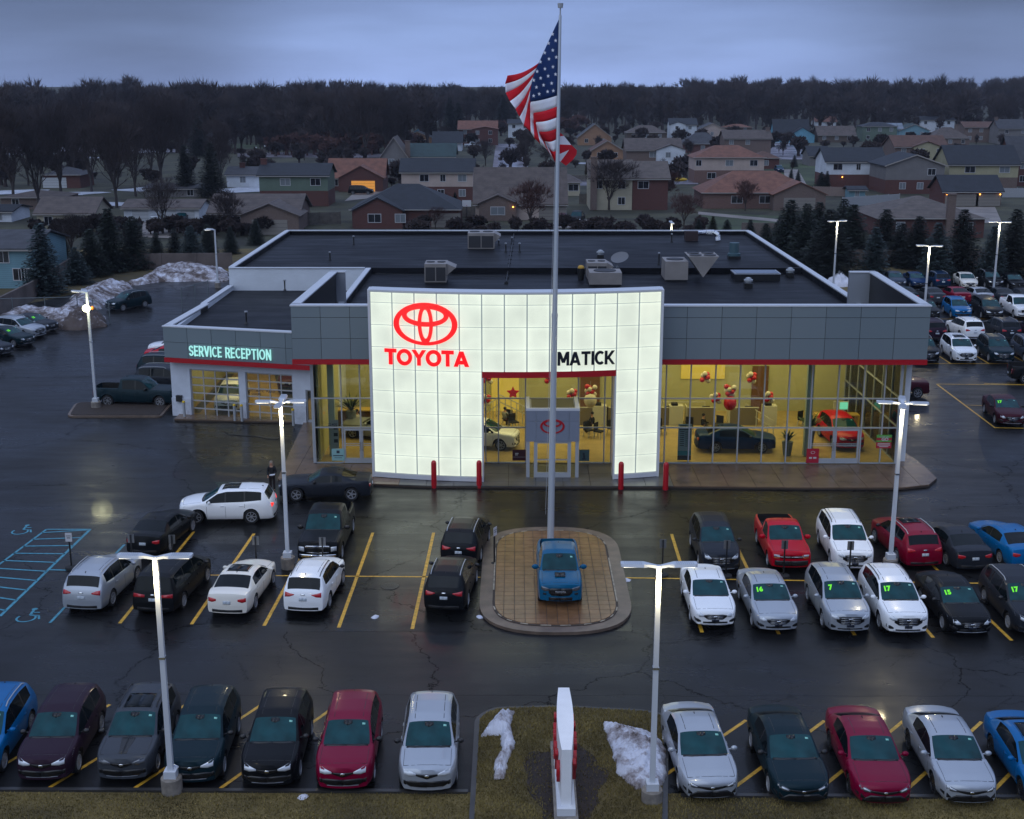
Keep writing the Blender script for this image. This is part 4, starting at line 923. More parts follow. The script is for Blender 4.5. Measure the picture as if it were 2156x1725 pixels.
# ------------------------------------------------------------------ tall street sign seen end-on
pf0 = G(1192, 1697, .62); pt = AT(1192, 1579, pf0.y); ZTOP = pt.z; pbk = G(1187, 1448, ZTOP); LN = pbk.y-pf0.y
ps = empty('street_sign', (pf0.x, pf0.y, .15), 0, 'tall white sign blade seen end on, red lettering on both faces', 'sign'); WOFF[ps.name] = (pf0.x, pf0.y, .15)
def lens(w0, wm, w1, n=12):
    L_ = []; R_ = []
    for i in range(n+1):
        t = i/n; w = (w0*(1-t)+w1*t)/2 + (wm-(w0+w1)/2)/2*math.sin(math.pi*t); xo = pf0.x+(pbk.x-pf0.x)*t; L_.append((xo-w, pf0.y+LN*t)); R_.append((xo+w, pf0.y+LN*t))
    return R_+L_[::-1]
m = MB(); m.prism([(pf0.x-.36, pf0.y-.35), (pf0.x+.36, pf0.y-.35), (pf0.x+.36, pf0.y+LN+.3), (pf0.x-.36, pf0.y+LN+.3)], .1, .38); m.build('concrete_plinth', CONCP, ps)
m = MB(); m.prism([(pf0.x-.28, pf0.y-.18), (pf0.x+.28, pf0.y-.18), (pf0.x+.28, pf0.y+LN+.1), (pf0.x-.28, pf0.y+LN+.1)], .381, .62); m.build('pedestal', WHITE_M, ps)
m = MB(); m.prism(lens(.30, .52, .36), .621, ZTOP); m.build('blade', mat('sign_white_paint', (.80, .81, .84), .4, noise=(2, .05)), ps)
for sgn in (-1, 1):
    n = 5
    for i in range(6):
        t = .06+.145*i; y0 = pf0.y+LN*t; y1 = y0+LN*.125; tm = t+.06; w = (.30*(1-tm)+.36*tm)/2+(.52-.33)/2*math.sin(math.pi*tm); xo = pf0.x+(pbk.x-pf0.x)*tm
        me = text_mesh('TOYOTA'[i if sgn > 0 else 5-i], (1.0), .05, .02); zs = [v.co.y for v in me.vertices]; h_ = max(zs)-min(zs); z0m = min(zs)
        for v in me.vertices: v.co.y = (v.co.y-z0m)*.62/h_; v.co.x *= .5
        M = Matrix.Translation((xo+sgn*(w+.055), (y0+y1)/2, ZTOP-1.25)) @ Matrix.Rotation(R(90 if sgn > 0 else -90), 4, 'Z') @ Matrix.Rotation(R(90), 4, 'X'); me.transform(M); obj('letter', me, REDM, ps)
# ================================================================== VEHICLES
WSG = mat('windshield_glass', (.006, .045, .052), .05, spec=.22, noise=(1.6, .4))
SDG = mat('side_glass', (.004, .007, .009), .06, spec=.22)
RIM = mat('alloy_rim', (.36, .37, .40), .3, metal=.3); RIMD = mat('dark_rim', (.06, .06, .065), .3, metal=.8)
HLM = mat('headlight_lens', (.62, .66, .72), .12, metal=.2, coat=1); HLD = mat('dark_headlight', (.11, .12, .14), .06, metal=.4, coat=1)
TLM = mat('tail_light', (.40, .006, .012), .12, coat=1, emit=(1, .02, .03), estr=.02); TLL = mat('lit_tail_light', (.6, .01, .01), .15, emit=(1, .04, .03), estr=1.2)
AMB = mat('amber_lens', (.55, .13, .01), .15, coat=1); GRL = mat('grille_black', (.008, .008, .009), .3); TRIM = mat('dark_trim', (.014, .014, .015), .5)
PLT = mat('plate_white', (.5, .55, .6), .5); PLD = mat('plate_dark', (.015, .02, .035), .4); STK = mat('window_sticker', (.25, .55, .48), .6, emit=(.3, .9, .7), estr=.03)
def paint(n, c, met=.25, rough=.28): dk = max(c) < .12; return mat('paint_' + n, c, rough+(.08 if dk else 0), metal=met*(.5 if dk else 1), coat=.09 if dk else (.6 if min(c) > .3 else .13), spec=.09 if dk else (.4 if min(c) > .3 else .18))
PC = dict(white=paint('white', (.86, .87, .89), 0), cream=paint('cream_white', (.80, .76, .68), 0), silver=paint('silver', (.37, .40, .445), .35), blue=paint('bright_blue', (.0, .12, .33), .15), tacoma=paint('pickup_blue', (.0, .095, .20), .05), red=paint('red', (.46, .0, .014), .05),
          wine=paint('raspberry', (.20, .0, .018), .1), crimson=paint('crimson', (.19, .0, .026), .12), maroon=paint('maroon', (.055, .008, .016), .35), grey=paint('dark_grey', (.055, .062, .075), .5), charcoal=paint('charcoal', (.022, .026, .035), .45), black=paint('black', (.006, .007, .009), .2),
          teal=paint('dark_teal', (.006, .020, .028), .4), purple=paint('dark_plum', (.026, .012, .024), .4), navy=paint('navy', (.006, .025, .065), .4), slate=paint('slate_grey', (.04, .055, .085), .4), dblue=paint('deep_blue', (.004, .03, .10), .3))
def lerpf(P, x):
    if x <= P[0][0]: return P[0][1]
    for a, b in zip(P, P[1:]):
        if x <= b[0]: return a[1]+(b[1]-a[1])*(x-a[0])/max(1e-6, b[0]-a[0])
    return P[-1][1]
# top profile: list of (y, z) from the nose (y=0) to the tail; cowl / roof front / roof rear / glass end are key stations
KIND = dict(
 suv=dict(L=4.6, W=1.85, wf=.92, wb=2.66, r=.355, top=[(0,.79),(.04,.91),(.14,.965),(.45,1.03),(1.18,1.12),(1.98,1.58),(2.4,1.67),(3.2,1.69),(3.85,1.64),(4.15,1.56),(4.42,1.14),(4.52,1.02),(4.57,.85),(4.6,.62)], k=(1.18,1.98,4.15,4.42), belt=[(1.2,1.02),(3.2,1.10),(4.4,1.20)], side=[(1.30,2.28),(2.34,3.18),(3.26,3.92)], tum=.30, style='wedge', rails=1, clad=1),
 big=dict(L=4.88, W=1.93, wf=.95, wb=2.79, r=.37, top=[(0,.80),(.05,.95),(.14,1.0),(.5,1.07),(1.28,1.16),(2.05,1.62),(2.5,1.72),(3.5,1.74),(4.2,1.70),(4.45,1.62),(4.68,1.22),(4.80,1.08),(4.85,.88),(4.88,.62)], k=(1.28,2.05,4.45,4.68), belt=[(1.2,1.06),(3.4,1.13),(4.7,1.24)], side=[(1.42,2.42),(2.48,3.38),(3.46,4.30)], tum=.28, style='bars', rails=1, clad=0),
 cross=dict(L=4.75, W=1.89, wf=.93, wb=2.75, r=.36, top=[(0,.79),(.04,.93),(.14,.99),(.5,1.06),(1.2,1.15),(2.0,1.60),(2.45,1.69),(3.3,1.71),(4.0,1.65),(4.3,1.56),(4.56,1.18),(4.67,1.04),(4.72,.86),(4.75,.62)], k=(1.2,2.0,4.3,4.56), belt=[(1.2,1.03),(3.2,1.12),(4.6,1.24)], side=[(1.32,2.32),(2.38,3.26),(3.34,4.05)], tum=.30, style='hex', rails=1, clad=0),
 sedan=dict(L=4.86, W=1.84, wf=.95, wb=2.80, r=.335, top=[(0,.67),(.04,.765),(.13,.815),(.5,.90),(1.32,.985),(2.15,1.37),(2.55,1.43),(3.0,1.445),(3.45,1.40),(4.18,1.13),(4.55,1.10),(4.76,1.07),(4.82,.90),(4.86,.58)], k=(1.32,2.15,3.5,4.18), belt=[(1.3,.90),(3.2,.97),(4.4,1.03)], side=[(1.48,2.55),(2.61,3.55)], tum=.36, style='chev', rails=0, clad=0),
 saloon=dict(L=4.85, W=1.85, wf=.93, wb=2.79, r=.335, top=[(0,.68),(.04,.79),(.14,.845),(.5,.915),(1.30,1.005),(2.12,1.39),(2.5,1.455),(3.0,1.47),(3.45,1.42),(4.15,1.12),(4.55,1.11),(4.76,1.06),(4.82,.90),(4.85,.58)], k=(1.30,2.12,3.45,4.15), belt=[(1.3,.93),(3.2,.98),(4.4,1.03)], side=[(1.46,2.50),(2.56,3.50)], tum=.34, style='oval', rails=0, clad=0),
 coupe=dict(L=5.02, W=1.93, wf=1.0, wb=2.95, r=.365, top=[(0,.78),(.05,.86),(.15,.91),(.6,.97),(1.62,1.02),(2.25,1.38),(2.65,1.44),(3.1,1.44),(3.45,1.38),(4.15,1.10),(4.55,1.10),(4.93,1.08),(4.98,.92),(5.02,.6)], k=(1.62,2.25,3.45,4.15), belt=[(1.5,.97),(3.2,1.02),(4.4,1.05)], side=[(1.78,2.85),(2.91,3.45)], tum=.36, style='oval', rails=0, clad=0),
 van=dict(L=5.05, W=1.97, wf=.98, wb=3.0, r=.35, top=[(0,.70),(.05,.84),(.15,.90),(.4,.98),(1.0,1.12),(1.95,1.62),(2.4,1.71),(3.6,1.75),(4.4,1.72),(4.72,1.66),(4.92,1.10),(4.98,.98),(5.02,.8),(5.05,.6)], k=(1.0,1.95,4.72,4.92), belt=[(1.0,1.0),(3.4,1.07),(4.9,1.10)], side=[(1.15,2.38),(2.44,3.5),(3.56,4.62)], tum=.26, style='wedge', rails=0, clad=0, tl='tall'),
 truck=dict(L=5.8, W=2.02, wf=.98, wb=3.70, r=.40, top=[(0,.95),(.04,1.12),(.12,1.17),(.5,1.20),(1.55,1.25),(2.25,1.80),(2.6,1.90),(3.2,1.92),(3.75,1.88),(3.9,1.30),(5.75,1.28),(5.8,.7)], k=(1.55,2.25,3.75,3.89), belt=[(1.5,1.16),(3.9,1.22)], side=[(1.68,2.66),(2.72,3.60)], tum=.22, style='truck', rails=0, clad=0, bed=(3.92,5.72), h0=1.28, gc=.34),
 tac=dict(L=5.39, W=1.89, wf=.93, wb=3.24, r=.39, top=[(0,.92),(.04,1.03),(.15,1.08),(.5,1.12),(1.40,1.18),(2.08,1.68),(2.4,1.77),(2.9,1.79),(3.45,1.75),(3.6,1.22),(5.34,1.20),(5.39,.7)], k=(1.40,2.08,3.45,3.59), belt=[(1.4,1.10),(3.6,1.15)], side=[(1.52,2.42),(2.48,3.32)], tum=.24, style='tac', rails=0, clad=1, bed=(3.62,5.31), h0=1.20, gc=.32),
 single=dict(L=5.2, W=1.90, wf=.92, wb=3.02, r=.36, top=[(0,.90),(.04,1.0),(.1,1.04),(.5,1.07),(1.45,1.13),(2.1,1.60),(2.35,1.68),(2.65,1.69),(2.95,1.66),(3.08,1.16),(5.15,1.14),(5.2,.65)], k=(1.45,2.1,2.95,3.07), belt=[(1.4,1.05),(3.1,1.09)], side=[(1.58,2.80)], tum=.24, style='old', rails=0, clad=0, bed=(3.1,5.12), h0=1.14, gc=.30))
def make_kind(kn):
    k = KIND[kn]; L_, W, r = k['L'], k['W'], k['r']; gc = k.get('gc', .24); bed = k.get('bed'); yc, yr0, yr1, yg = k['k']; yw = (k['wf'], k['wf']+k['wb']); RA = r+.065
    ys = set(round(v, 3) for v in [0, L_]+[p[0] for p in k['top']]+list(k['k'])+[a for s in k['side'] for a in s])
    for w in yw:
        for a in range(0, 181, 20): ys.add(round(w-RA*math.cos(R(a)), 3))
    y = 0
    while y < L_: ys.add(round(y, 3)); y += .16
    if bed: ys |= {bed[0]-.015, bed[0], bed[1], bed[1]+.015}
    ys = sorted(ys); keep = [ys[0]]
    key = set(round(v, 3) for v in list(k['k'])+[a for s in k['side'] for a in s]+[0, L_]+([bed[0]-.015, bed[0], bed[1], bed[1]+.015] if bed else []))
    for v in ys[1:]:
        if v-keep[-1] > .028 or v in key:
            if v-keep[-1] < .012 and keep[-1] not in key: keep[-1] = v
            elif v-keep[-1] > .004: keep.append(v)
    ys = keep
    hw = W/2
    def plan(y):
        w = hw
        if y < .75: w *= 1-(.07 if bed else .17)*((.75-y)/.75)**2.2
        if y > L_-.6: w *= 1-.10*((y-L_+.6)/.6)**2
        return w
    def section(y):
        w = plan(y); T = lerpf(k['top'], y); b = min(lerpf(k['belt'], y), T-.06)
        if yg <= y or y <= yc: b = T-.055
        zl = gc; arch = False
        for c in yw:
            if abs(y-c) < RA: zl = max(gc, r+math.sqrt(RA*RA-(y-c)**2)); arch = True
        zl = min(zl, b-.12)
        f = max(0, 1-y/.14); f2 = max(0, 1-(L_-y)/.1); zl += .04*(f+f2) if not arch else 0
        def sx(z): return w-(.07*max(0, (.42-z)/.2)**1.5 if z < .42 else 0)-.035*max(0, (z-.75)/.4)**1.6 - .012*math.sin((z-.4)*7)*0
        pts = [(0, gc+.02 if not arch else gc+.02), (w-.30, (gc+.02) if not arch else zl), (sx(zl)-.015, zl)]
        for q in (.06, .3, .58, .86): z = zl+(b-zl)*q; pts.append((sx(z)+(.012 if arch and q < .1 else 0), z))
        inbed = bed and bed[0] <= y <= bed[1]
        if bed and y >= bed[0]-.001:
            h0 = T if y > bed[1] else k['h0']; x = sx(h0)-.02
            pts.append((x+.005, h0-.03)); pts.append((x-.02, h0)); pts.append((x-.09, h0))
            zf = .78 if inbed else h0
            pts += [(x-.095, zf), (.6*x, zf), (.3*x, zf), (0, zf)]
        else:
            z6 = min(b+.02, T-.035); x6 = sx(b)-.045; z7 = max(z6+.006, T-.075); x7 = x6-.012-k['tum']*(z7-z6); z8 = max(z7+.006, T-.022); x8 = x7-.065-.05*min(1, max(0, .3-(T-b))/.3)
            cr_ = .028 if T > 1.3 else .035
            pts += [(x6, z6), (x7, z7), (x8, z8), (x8*.80, T+cr_*.25), (x8*.5, T+cr_*.75), (x8*.25, T+cr_*.95), (0, T+cr_)]
        return pts
    S = [section(y) for y in ys]; n = len(S[0]); ns = len(ys)
    def warp(x, y, z):
        q = (x/hw)**2
        return (x, y+.17*q*max(0, 1-y/1.3)**1.0-.10*q*max(0, (y-(L_-1))/1)+ (.10*q*max(0, 1-abs(y-yc)/.8) if y > .5 else 0), z)
    # full ring right->left through the centre top
    V = []
    for i, y in enumerate(ys):
        row = [(x, z) for x, z in S[i]]; full = [(x, z) for x, z in row]+[(-x, z) for x, z in row[-2::-1]]
        V += [warp(x, y, z) for x, z in full]
    m_ = 2*n-1
    parts = {'body': [], 'windshield': [], 'rear_window': [], 'side_window': [], 'cladding': [], 'bed_liner': [], 'window_pillar': []}
    for i in range(ns-1):
        y0, y1 = ys[i], ys[i+1]; ymid = (y0+y1)/2
        for j in range(m_-1):
            jj = j if j < n-1 else m_-2-j; f = (i*m_+j, i*m_+j+1, (i+1)*m_+j+1, (i+1)*m_+j); role = 'body'
            zT = lerpf(k['top'], ymid); zb = lerpf(k['belt'], ymid)
            if jj >= n-5 and yc < ymid < yr0 - .0: role = 'windshield'
            elif jj >= n-5 and yr1 < ymid < yg: role = 'rear_window'
            elif jj == n-7 and any(a < ymid < b for a, b in k['side']) and zT-zb > .14: role = 'side_window'
            elif jj == n-7 and k['side'][0][0] < ymid < k['side'][-1][1] and zT-zb > .14: role = 'window_pillar'
            elif jj in (0, 1) or (jj == 2 and k['clad']): role = 'cladding'
            if bed and bed[0]-.01 < ymid < bed[1]+.01 and jj >= n-5: role = 'bed_liner'
            parts[role].append(f)
    # front and rear caps
    nc = 10
    for (i, rev) in ((0, 0), (ns-1, 1)):
        base = len(V); rows = []
        for j in range(n):
            x, z = S[i][j]; rows.append((x, z))
        jtop = n-1
        for j in range(1, n):
            x, z = rows[j]
            for c in range(nc+1): xx = x*(1-2*c/nc); V.append(warp(xx, ys[i], z))
        for j in range(n-2):
            for c in range(nc):
                a = base+j*(nc+1)+c; f = (a, a+nc+1, a+nc+2, a+1); parts['body'].append(f if rev else f[::-1])
    def sub(faces, smooth=True, push=0):
        used = {}; vv = []; ff = []
        for f in faces:
            g = []
            for v in f:
                if v not in used: used[v] = len(vv); vv.append(V[v])
                if not g or used[v] != g[-1]: g.append(used[v])
            ff.append(tuple(g))
        me = bpy.data.meshes.new('part'); ctr = L_/2
        me.from_pydata([(x, y-ctr, z) for x, y, z in vv], [], ff)
        bm = bmesh.new(); bm.from_mesh(me); bmesh.ops.remove_doubles(bm, verts=bm.verts, dist=.0008); bmesh.ops.recalc_face_normals(bm, faces=bm.faces); bm.to_mesh(me); bm.free()
        me.shade_smooth()
        try: me.set_sharp_from_angle(angle=R(42))
        except Exception: pass
        return me
    allf = [f for fs in parts.values() for f in fs]; bvh = BVHTree.FromPolygons([Vector((x, y-L_/2, z)) for x, y, z in V], allf)
    out = [('body', sub(parts['body']), 'paint')]
    for nm, mt in (('windshield', WSG), ('rear_window', SDG), ('cladding', TRIM), ('bed_liner', BLACK), ('window_pillar', GRL)):
        if parts[nm]: out.append((nm, sub(parts[nm]), mt))
    for a, b in k['side']:
        for sg in (1, -1):
            fs = [f for f in parts['side_window'] if a < sum(V[v][1] for v in f)/4 < b and sum(V[v][0] for v in f)*sg > 0]
            if fs: out.append(('side_window', sub(fs), SDG))
    H0 = L_/2
    def patch(direction, cols, push=.010, rows=3, name='patch', mt=None, mirror=True, sub_=2):
        """cols: list of (u, lo, hi). direction f/r: u=x, v=z ; direction s: u=y from nose, v=z ; t: u=x, v=y"""
        C = []
        for a, b in zip(cols, cols[1:]):
            for s in range(sub_): t = s/sub_; C.append(tuple(a[q]*(1-t)+b[q]*t for q in range(3)))
        C.append(cols[-1]); res = []
        for sg in ((1, -1) if mirror else (1,)):
            vs = []; ok = True
            for u, lo, hi in C:
                for q in range(rows+1):
                    v = lo+(hi-lo)*q/rows
                    if direction == 'f': o, d = Vector((u*sg, -H0-1, v)), Vector((0, 1, 0))
                    elif direction == 'r': o, d = Vector((u*sg, H0+1, v)), Vector((0, -1, 0))
                    elif direction == 's': o, d = Vector((sg*(hw+1), u-H0, v)), Vector((-sg, 0, 0))
                    else: o, d = Vector((u*sg, v-H0, 3)), Vector((0, 0, -1))
                    h = bvh.ray_cast(o, d)
                    if h[0] is None: h = (o+d*1.2, None)
                    if direction in 'fr' and vs and abs(h[0].y) < H0-.9: h = (Vector((u*sg, -(H0-.55) if direction == 'f' else (H0-.5), v)), None)
                    vs.append(h[0]-d*push)
            fs = []; rr = rows+1
            for i in range(len(C)-1):
                for q in range(rows): fs.append((i*rr+q, (i+1)*rr+q, (i+1)*rr+q+1, i*rr+q+1))
            b = MB(); b.add(vs, fs); me = b.mesh(name, True); bm = bmesh.new(); bm.from_mesh(me); bmesh.ops.recalc_face_normals(bm, faces=bm.faces)
            # make normals look outward, then give it thickness inward
            dn = {'f': Vector((0, -1, 0)), 'r': Vector((0, 1, 0)), 's': Vector((sg, 0, 0)), 't': Vector((0, 0, 1))}[direction]
            if sum((f.normal.dot(dn) for f in bm.faces)) < 0: bmesh.ops.reverse_faces(bm, faces=bm.faces)
            bmesh.ops.solidify(bm, geom=bm.faces[:], thickness=min(.02, push*1.4)); bm.to_mesh(me); bm.free(); res.append((name, me, mt))
        return res
    st = k['style']; zt = lerpf(k['top'], .05); n0 = lerpf(k['top'], .0)
    w_ = hw
    if st == 'wedge':
        z = zt-.08
        out += patch('f', [(.34, z-.075, z-.015), (.56, z-.11, z+.07), (.88, z-.03, z+.15)], name='headlight', mt=HLM)
        out += patch('f', [(0, z-.19, z-.05), (.16, z-.14, z-.035), (.34, z-.085, z-.03)], name='upper_grille', mt=GRL)
        out += patch('f', [(0, .36, .56), (.50, .36, .58), (.68, .46, .55)], name='lower_grille', mt=GRL); out += patch('f', [(0, .34, .365), (.5, .34, .37)], name='skid_trim', mt=SILVER)
        out += patch('f', [(.66, .42, .56), (.78, .46, .60)], name='fog_lamp', mt=GRL)
        out += patch('f', [(-.07, z-.12, z-.06), (0, z-.135, z-.045), (.07, z-.12, z-.06)], name='emblem', mt=CHROME, mirror=False, push=.02)
    elif st == 'chev':
        z = zt-.06
        out += patch('f', [(.42, z-.12, z-.05), (.62, z-.11, z+.03), (.87, z-.01, z+.13)], name='headlight', mt=HLD)
        out += patch('f', [(.48, z-.085, z-.05), (.78, z+.0, z+.05)], name='headlight_lens', mt=HLM, push=.018)
        out += patch('f', [(0, z-.19, z-.09), (.2, z-.16, z-.07), (.44, z-.11, z-.05)], name='upper_grille', mt=GRL)
        out += patch('f', [(0, .28, .50), (.46, .28, .50), (.70, .28, .34)], name='lower_grille', mt=GRL)
        out += patch('f', [(.62, .38, .42), (.74, .38, .54), (.86, .46, .52)], name='fog_lamp', mt=GRL)
        out += patch('f', [(-.06, z-.14, z-.09), (0, z-.155, z-.075), (.06, z-.14, z-.09)], name='emblem', mt=CHROME, mirror=False, push=.02)
    elif st in ('oval', 'hex', 'bars'):
        z = zt-.06; hx = st != 'oval'; dz = .06 if st == 'bars' else 0
        out += patch('f', [(.46, z-.13, z-.07), (.62, z-.15, z+.04), (.88, z-.02, z+.14)], name='headlight', mt=HLM)
        gw = .50 if hx else .42; g0 = z-(.36 if hx else .25)
        out += patch('f', [(0, g0, z-.02), (gw*.7, g0+.01, z-.02), (gw+.06, g0+.13, z-.06)], name='grille', mt=GRL)
        for q in range(4 if hx else 3): zz = g0+.035+(z-.06-g0)*q/(4 if hx else 3); out += patch('f', [(0, zz, zz+.014), (gw*.8, zz, zz+.014)], name='grille_bar', mt=CHROME, push=.02)
        out += patch('f', [(0, .33, .42), (.5, .33, .40)], name='lower_grille', mt=GRL) if not hx or st == 'bars' else patch('f', [(0, .31, .37), (.5, .31, .37)], name='lower_grille', mt=GRL)
        out += patch('f', [(.58, .38, .44), (.70, .37, .51), (.84, .42, .54)], name='fog_lamp', mt=GRL); out += patch('f', [(0, .27, .295), (.6, .28, .305)], name='chin_trim', mt=SILVER)
        out += patch('f', [(-.08, z-.15, z-.10), (0, z-.165, z-.085), (.08, z-.15, z-.10)], name='emblem', mt=CHROME, mirror=False, push=.028)
        out += patch('f', [(0, .42, .52), (.15, .42, .52)], name='plate_holder', mt=PLD, push=.026)
    elif st in ('truck', 'tac', 'old'):
        z = n0+.02; gw = .52
        if st == 'truck':
            out += patch('f', [(0, .64, .97), (gw, .66, .97), (gw+.06, .76, .95)], name='grille', mt=GRL); out += patch('f', [(0, .95, 1.03), (gw, .95, 1.02), (gw+.05, .92, .98)], name='chrome_bar', mt=CHROME, push=.03)
            out += patch('f', [(0, .66, .69), (gw, .68, .71)], name='chrome_bar', mt=CHROME, push=.025); out += patch('f', [(.62, .72, .95), (.88, .76, .96)], name='headlight', mt=HLM, push=.02)
            out += patch('f', [(0, .44, .60), (.60, .44, .60), (.86, .47, .60)], name='bumper', mt=CHROME, push=.06)
        elif st == 'tac':
            out += patch('f', [(0, .56, .91), (.38, .58, .91), (.50, .70, .86)], name='grille', mt=GRL); out += patch('f', [(.48, .80, .90), (.66, .76, .94), (.82, .84, .97)], name='headlight', mt=HLD); out += patch('f', [(.60, .60, .68), (.74, .60, .68)], name='fog_lamp', mt=GRL)
            out += patch('f', [(0, .36, .50), (.5, .36, .50)], name='lower_grille', mt=GRL)
        else:
            out += patch('f', [(0, .74, .86), (.50, .74, .86)], name='grille', mt=GRL); out += patch('f', [(0, .79, .82), (.78, .79, .82)], name='chrome_bar', mt=CHROME, push=.022); out += patch('f', [(.54, .83, .90), (.80, .83, .90)], name='headlight', mt=HLM); out += patch('f', [(.54, .73, .77), (.80, .73, .77)], name='indicator', mt=AMB)
            out += patch('f', [(0, .40, .64), (.50, .40, .64), (.76, .42, .64)], name='bumper', mt=BLACK, push=.06)
    # wiper tray, tail lights, plate, handles, door gaps
    out += patch('t', [(0, yc-.10, yc-.005), (w_*.45, yc-.09, yc+.01), (w_*.76, yc-.02, yc+.08)], name='wiper_tray', mt=BLACK, push=.006, rows=1)
    sh = lerpf(k['top'], L_-.1); tl = k.get('tl')
    if bed: out += patch('r', [(w_*.80, .72, 1.08), (w_*.93, .72, 1.08)], name='tail_light', mt=TLM)
    elif k['clad'] and st == 'wedge': out += patch('r', [(w_*.40, .94, .97), (w_*.62, .86, 1.0), (w_*.84, .84, 1.04)], name='tail_light', mt=TLM)
    elif tl == 'tall': out += patch('r', [(w_*.35, .86, .96), (w_*.86, .84, 1.0)], name='tail_light', mt=TLM)
    elif st in ('chev', 'oval'): out += patch('r', [(w_*.50, .78, .86), (w_*.70, .72, .90), (w_*.87, .76, .92)], name='tail_light', mt=TLM)
    else: out += patch('r', [(w_*.48, .92, .97), (w_*.68, .88, 1.04), (w_*.86, .86, 1.06)], name='tail_light', mt=TLM)
    pz = .70 if st not in ('chev', 'oval') else .66
    if bed: pz = .55
    out += patch('r', [(0, pz, pz+.13), (.16, pz, pz+.13)], name='number_plate', mt=PLT, push=.02)
    if not bed: out += patch('r', [(0, .30, .40), (w_*.7, .30, .42)], name='rear_bumper_trim', mt=TRIM)
    if not bed and st != 'chev' and st != 'oval': out += patch('r', [(-.09, .95, .99), (0, .94, 1.0), (.09, .95, .99)], name='emblem', mt=CHROME, mirror=False, push=.02)
    gaps = sorted({k['side'][0][0]+.08}|{(a[1]+b[0])/2 for a, b in zip(k['side'], k['side'][1:])}|({k['side'][-1][1]-.12} if not bed else {3.0 if False else k['side'][-1][1]+.04}))
    b0 = lerpf(k['belt'], 2)
    for g_ in gaps[:3]: out += patch('s', [(g_, .34 if all(abs(g_-c) > RA for c in yw) else .85, b0-.02), (g_+.012, .34 if all(abs(g_-c) > RA for c in yw) else .85, b0-.02)], name='door_gap', mt=BLACK, push=.003, rows=5, sub_=1)
    ye = .30 if not bed else .22
    out += patch('t', [(w_*.80, ye, yc-.06), (w_*.80+.012, ye, yc-.06)], name='bonnet_gap', mt=BLACK, push=.003, rows=8, sub_=1); out += patch('t', [(0, ye-.08, ye-.066), (w_*.5, ye-.06, ye-.046), (w_*.8, ye, ye+.014)], name='bonnet_gap', mt=BLACK, push=.003, rows=1)
    if not bed: out += patch('t', [(w_*.50, yc+.95, yr1-.25), (w_*.52, yc+.95, yr1-.25)], name='roof_groove', mt=BLACK, push=.002, rows=8, sub_=1)
    for a, b in (k['side'][:2]): out += patch('s', [(b-.22, b0-.15, b0-.115), (b-.04, b0-.15, b0-.115)], name='door_handle', mt='paint', push=.028, rows=1, sub_=1)
    # mirrors, roof rails, fin, spoiler
    for sg in (1, -1):
        b = MB(); my = yc+.38-H0; mz = lerpf(k['belt'], yc+.4)+.09; big_ = 1.35 if bed else 1.0
        b.ball((sg*(w_+.10), my, mz), .115*big_, .075, .085*big_, 10, 6); b.obox((sg*(w_-.10), my-.02, mz-.06), (sg*.16, 0, .03), (0, .05, 0), (0, 0, .03)); me = b.mesh('mirror', True, 50); out.append(('mirror', me, 'mirror'))
        if k['rails']:
            b = MB(); x8 = section(3.0)[n-5][0]; zz = lerpf(k['top'], 3)-.0
            pts = [(yr0+.25, lerpf(k['top'], yr0+.25)-.02), (yr0+.45, lerpf(k['top'], yr0+.45)+.035), ((yr0+yr1)/2, zz+.04), (yr1-.4, lerpf(k['top'], yr1-.4)+.035), (yr1-.15, lerpf(k['top'], yr1-.15)-.02)]
            for p, q in zip(pts, pts[1:]): b.tube((sg*(x8+.0), p[0]-H0, p[1]), (sg*(x8+.0), q[0]-H0, q[1]), .02, n=6)
            out.append(('roof_rail', b.mesh('roof_rail'), 'rail'))
    b = MB(); zz = lerpf(k['top'], yr1-.2)+.03; b.add([(-.02, yr1-.34-H0, zz-.02), (.02, yr1-.34-H0, zz-.02), (.015, yr1-.16-H0, zz-.02), (-.015, yr1-.16-H0, zz-.02), (0, yr1-.19-H0, zz+.06)], [(0,1,4), (1,2,4), (2,3,4), (3,0,4)]); out.append(('antenna_fin', b.mesh('fin'), BLACK))
    # wheels
    wheels = []
    for cy in yw:
        for sg in (1, -1):
            x0 = sg*(w_-.225); b = MB(); b.lathe((0, 0, 0), [(r*.68, 0), (r*.95, .0), (r, .03), (r, .19), (r*.95, .22), (r*.72, .215)], 22, 'x', cap=False); me = b.mesh('wheel', True, 30)
            if sg < 0: me.transform(Matrix.Scale(-1, 4, (1, 0, 0))); me.flip_normals()
            rm = MB(); R_ = r*.70
            rm.lathe((0, 0, 0), [(R_, .13), (R_, .222), (R_*.92, .222), (R_*.88, .15)], 22, 'x', cap=False); rm.lathe((0, 0, 0), [(R_*.2, .14), (R_*.2, .205), (.02, .21)], 10, 'x')
            ns_ = 10 if kn in ('suv', 'sedan') else (5 if kn in ('coupe', 'tac') else 7)
            for q in range(ns_):
                a = 2*math.pi*q/ns_; ww = .035 if ns_ > 5 else .06; u = Vector((0, math.cos(a), math.sin(a))); v = Vector((0, -math.sin(a), math.cos(a)))
                rm.obox(u*R_*.15-v*ww/2+Vector((.17, 0, 0)), u*R_*.78, v*ww, (.035, 0, 0))
            re = rm.mesh('rim', True, 30)
            if sg < 0: re.transform(Matrix.Scale(-1, 4, (1, 0, 0))); re.flip_normals()
            dk = MB(); dk.lathe((0, 0, 0), [(R_*.98, .10), (R_*.98, .14), (.02, .14)], 16, 'x'); de = dk.mesh('brake', True)
            if sg < 0: de.transform(Matrix.Scale(-1, 4, (1, 0, 0))); de.flip_normals()
            wheels.append((me, re, de, (x0 if sg > 0 else x0, cy-H0, r)))
    return dict(parts=out, wheels=wheels, patch=patch, bvh=bvh, k=k, H0=H0)
KC = {}
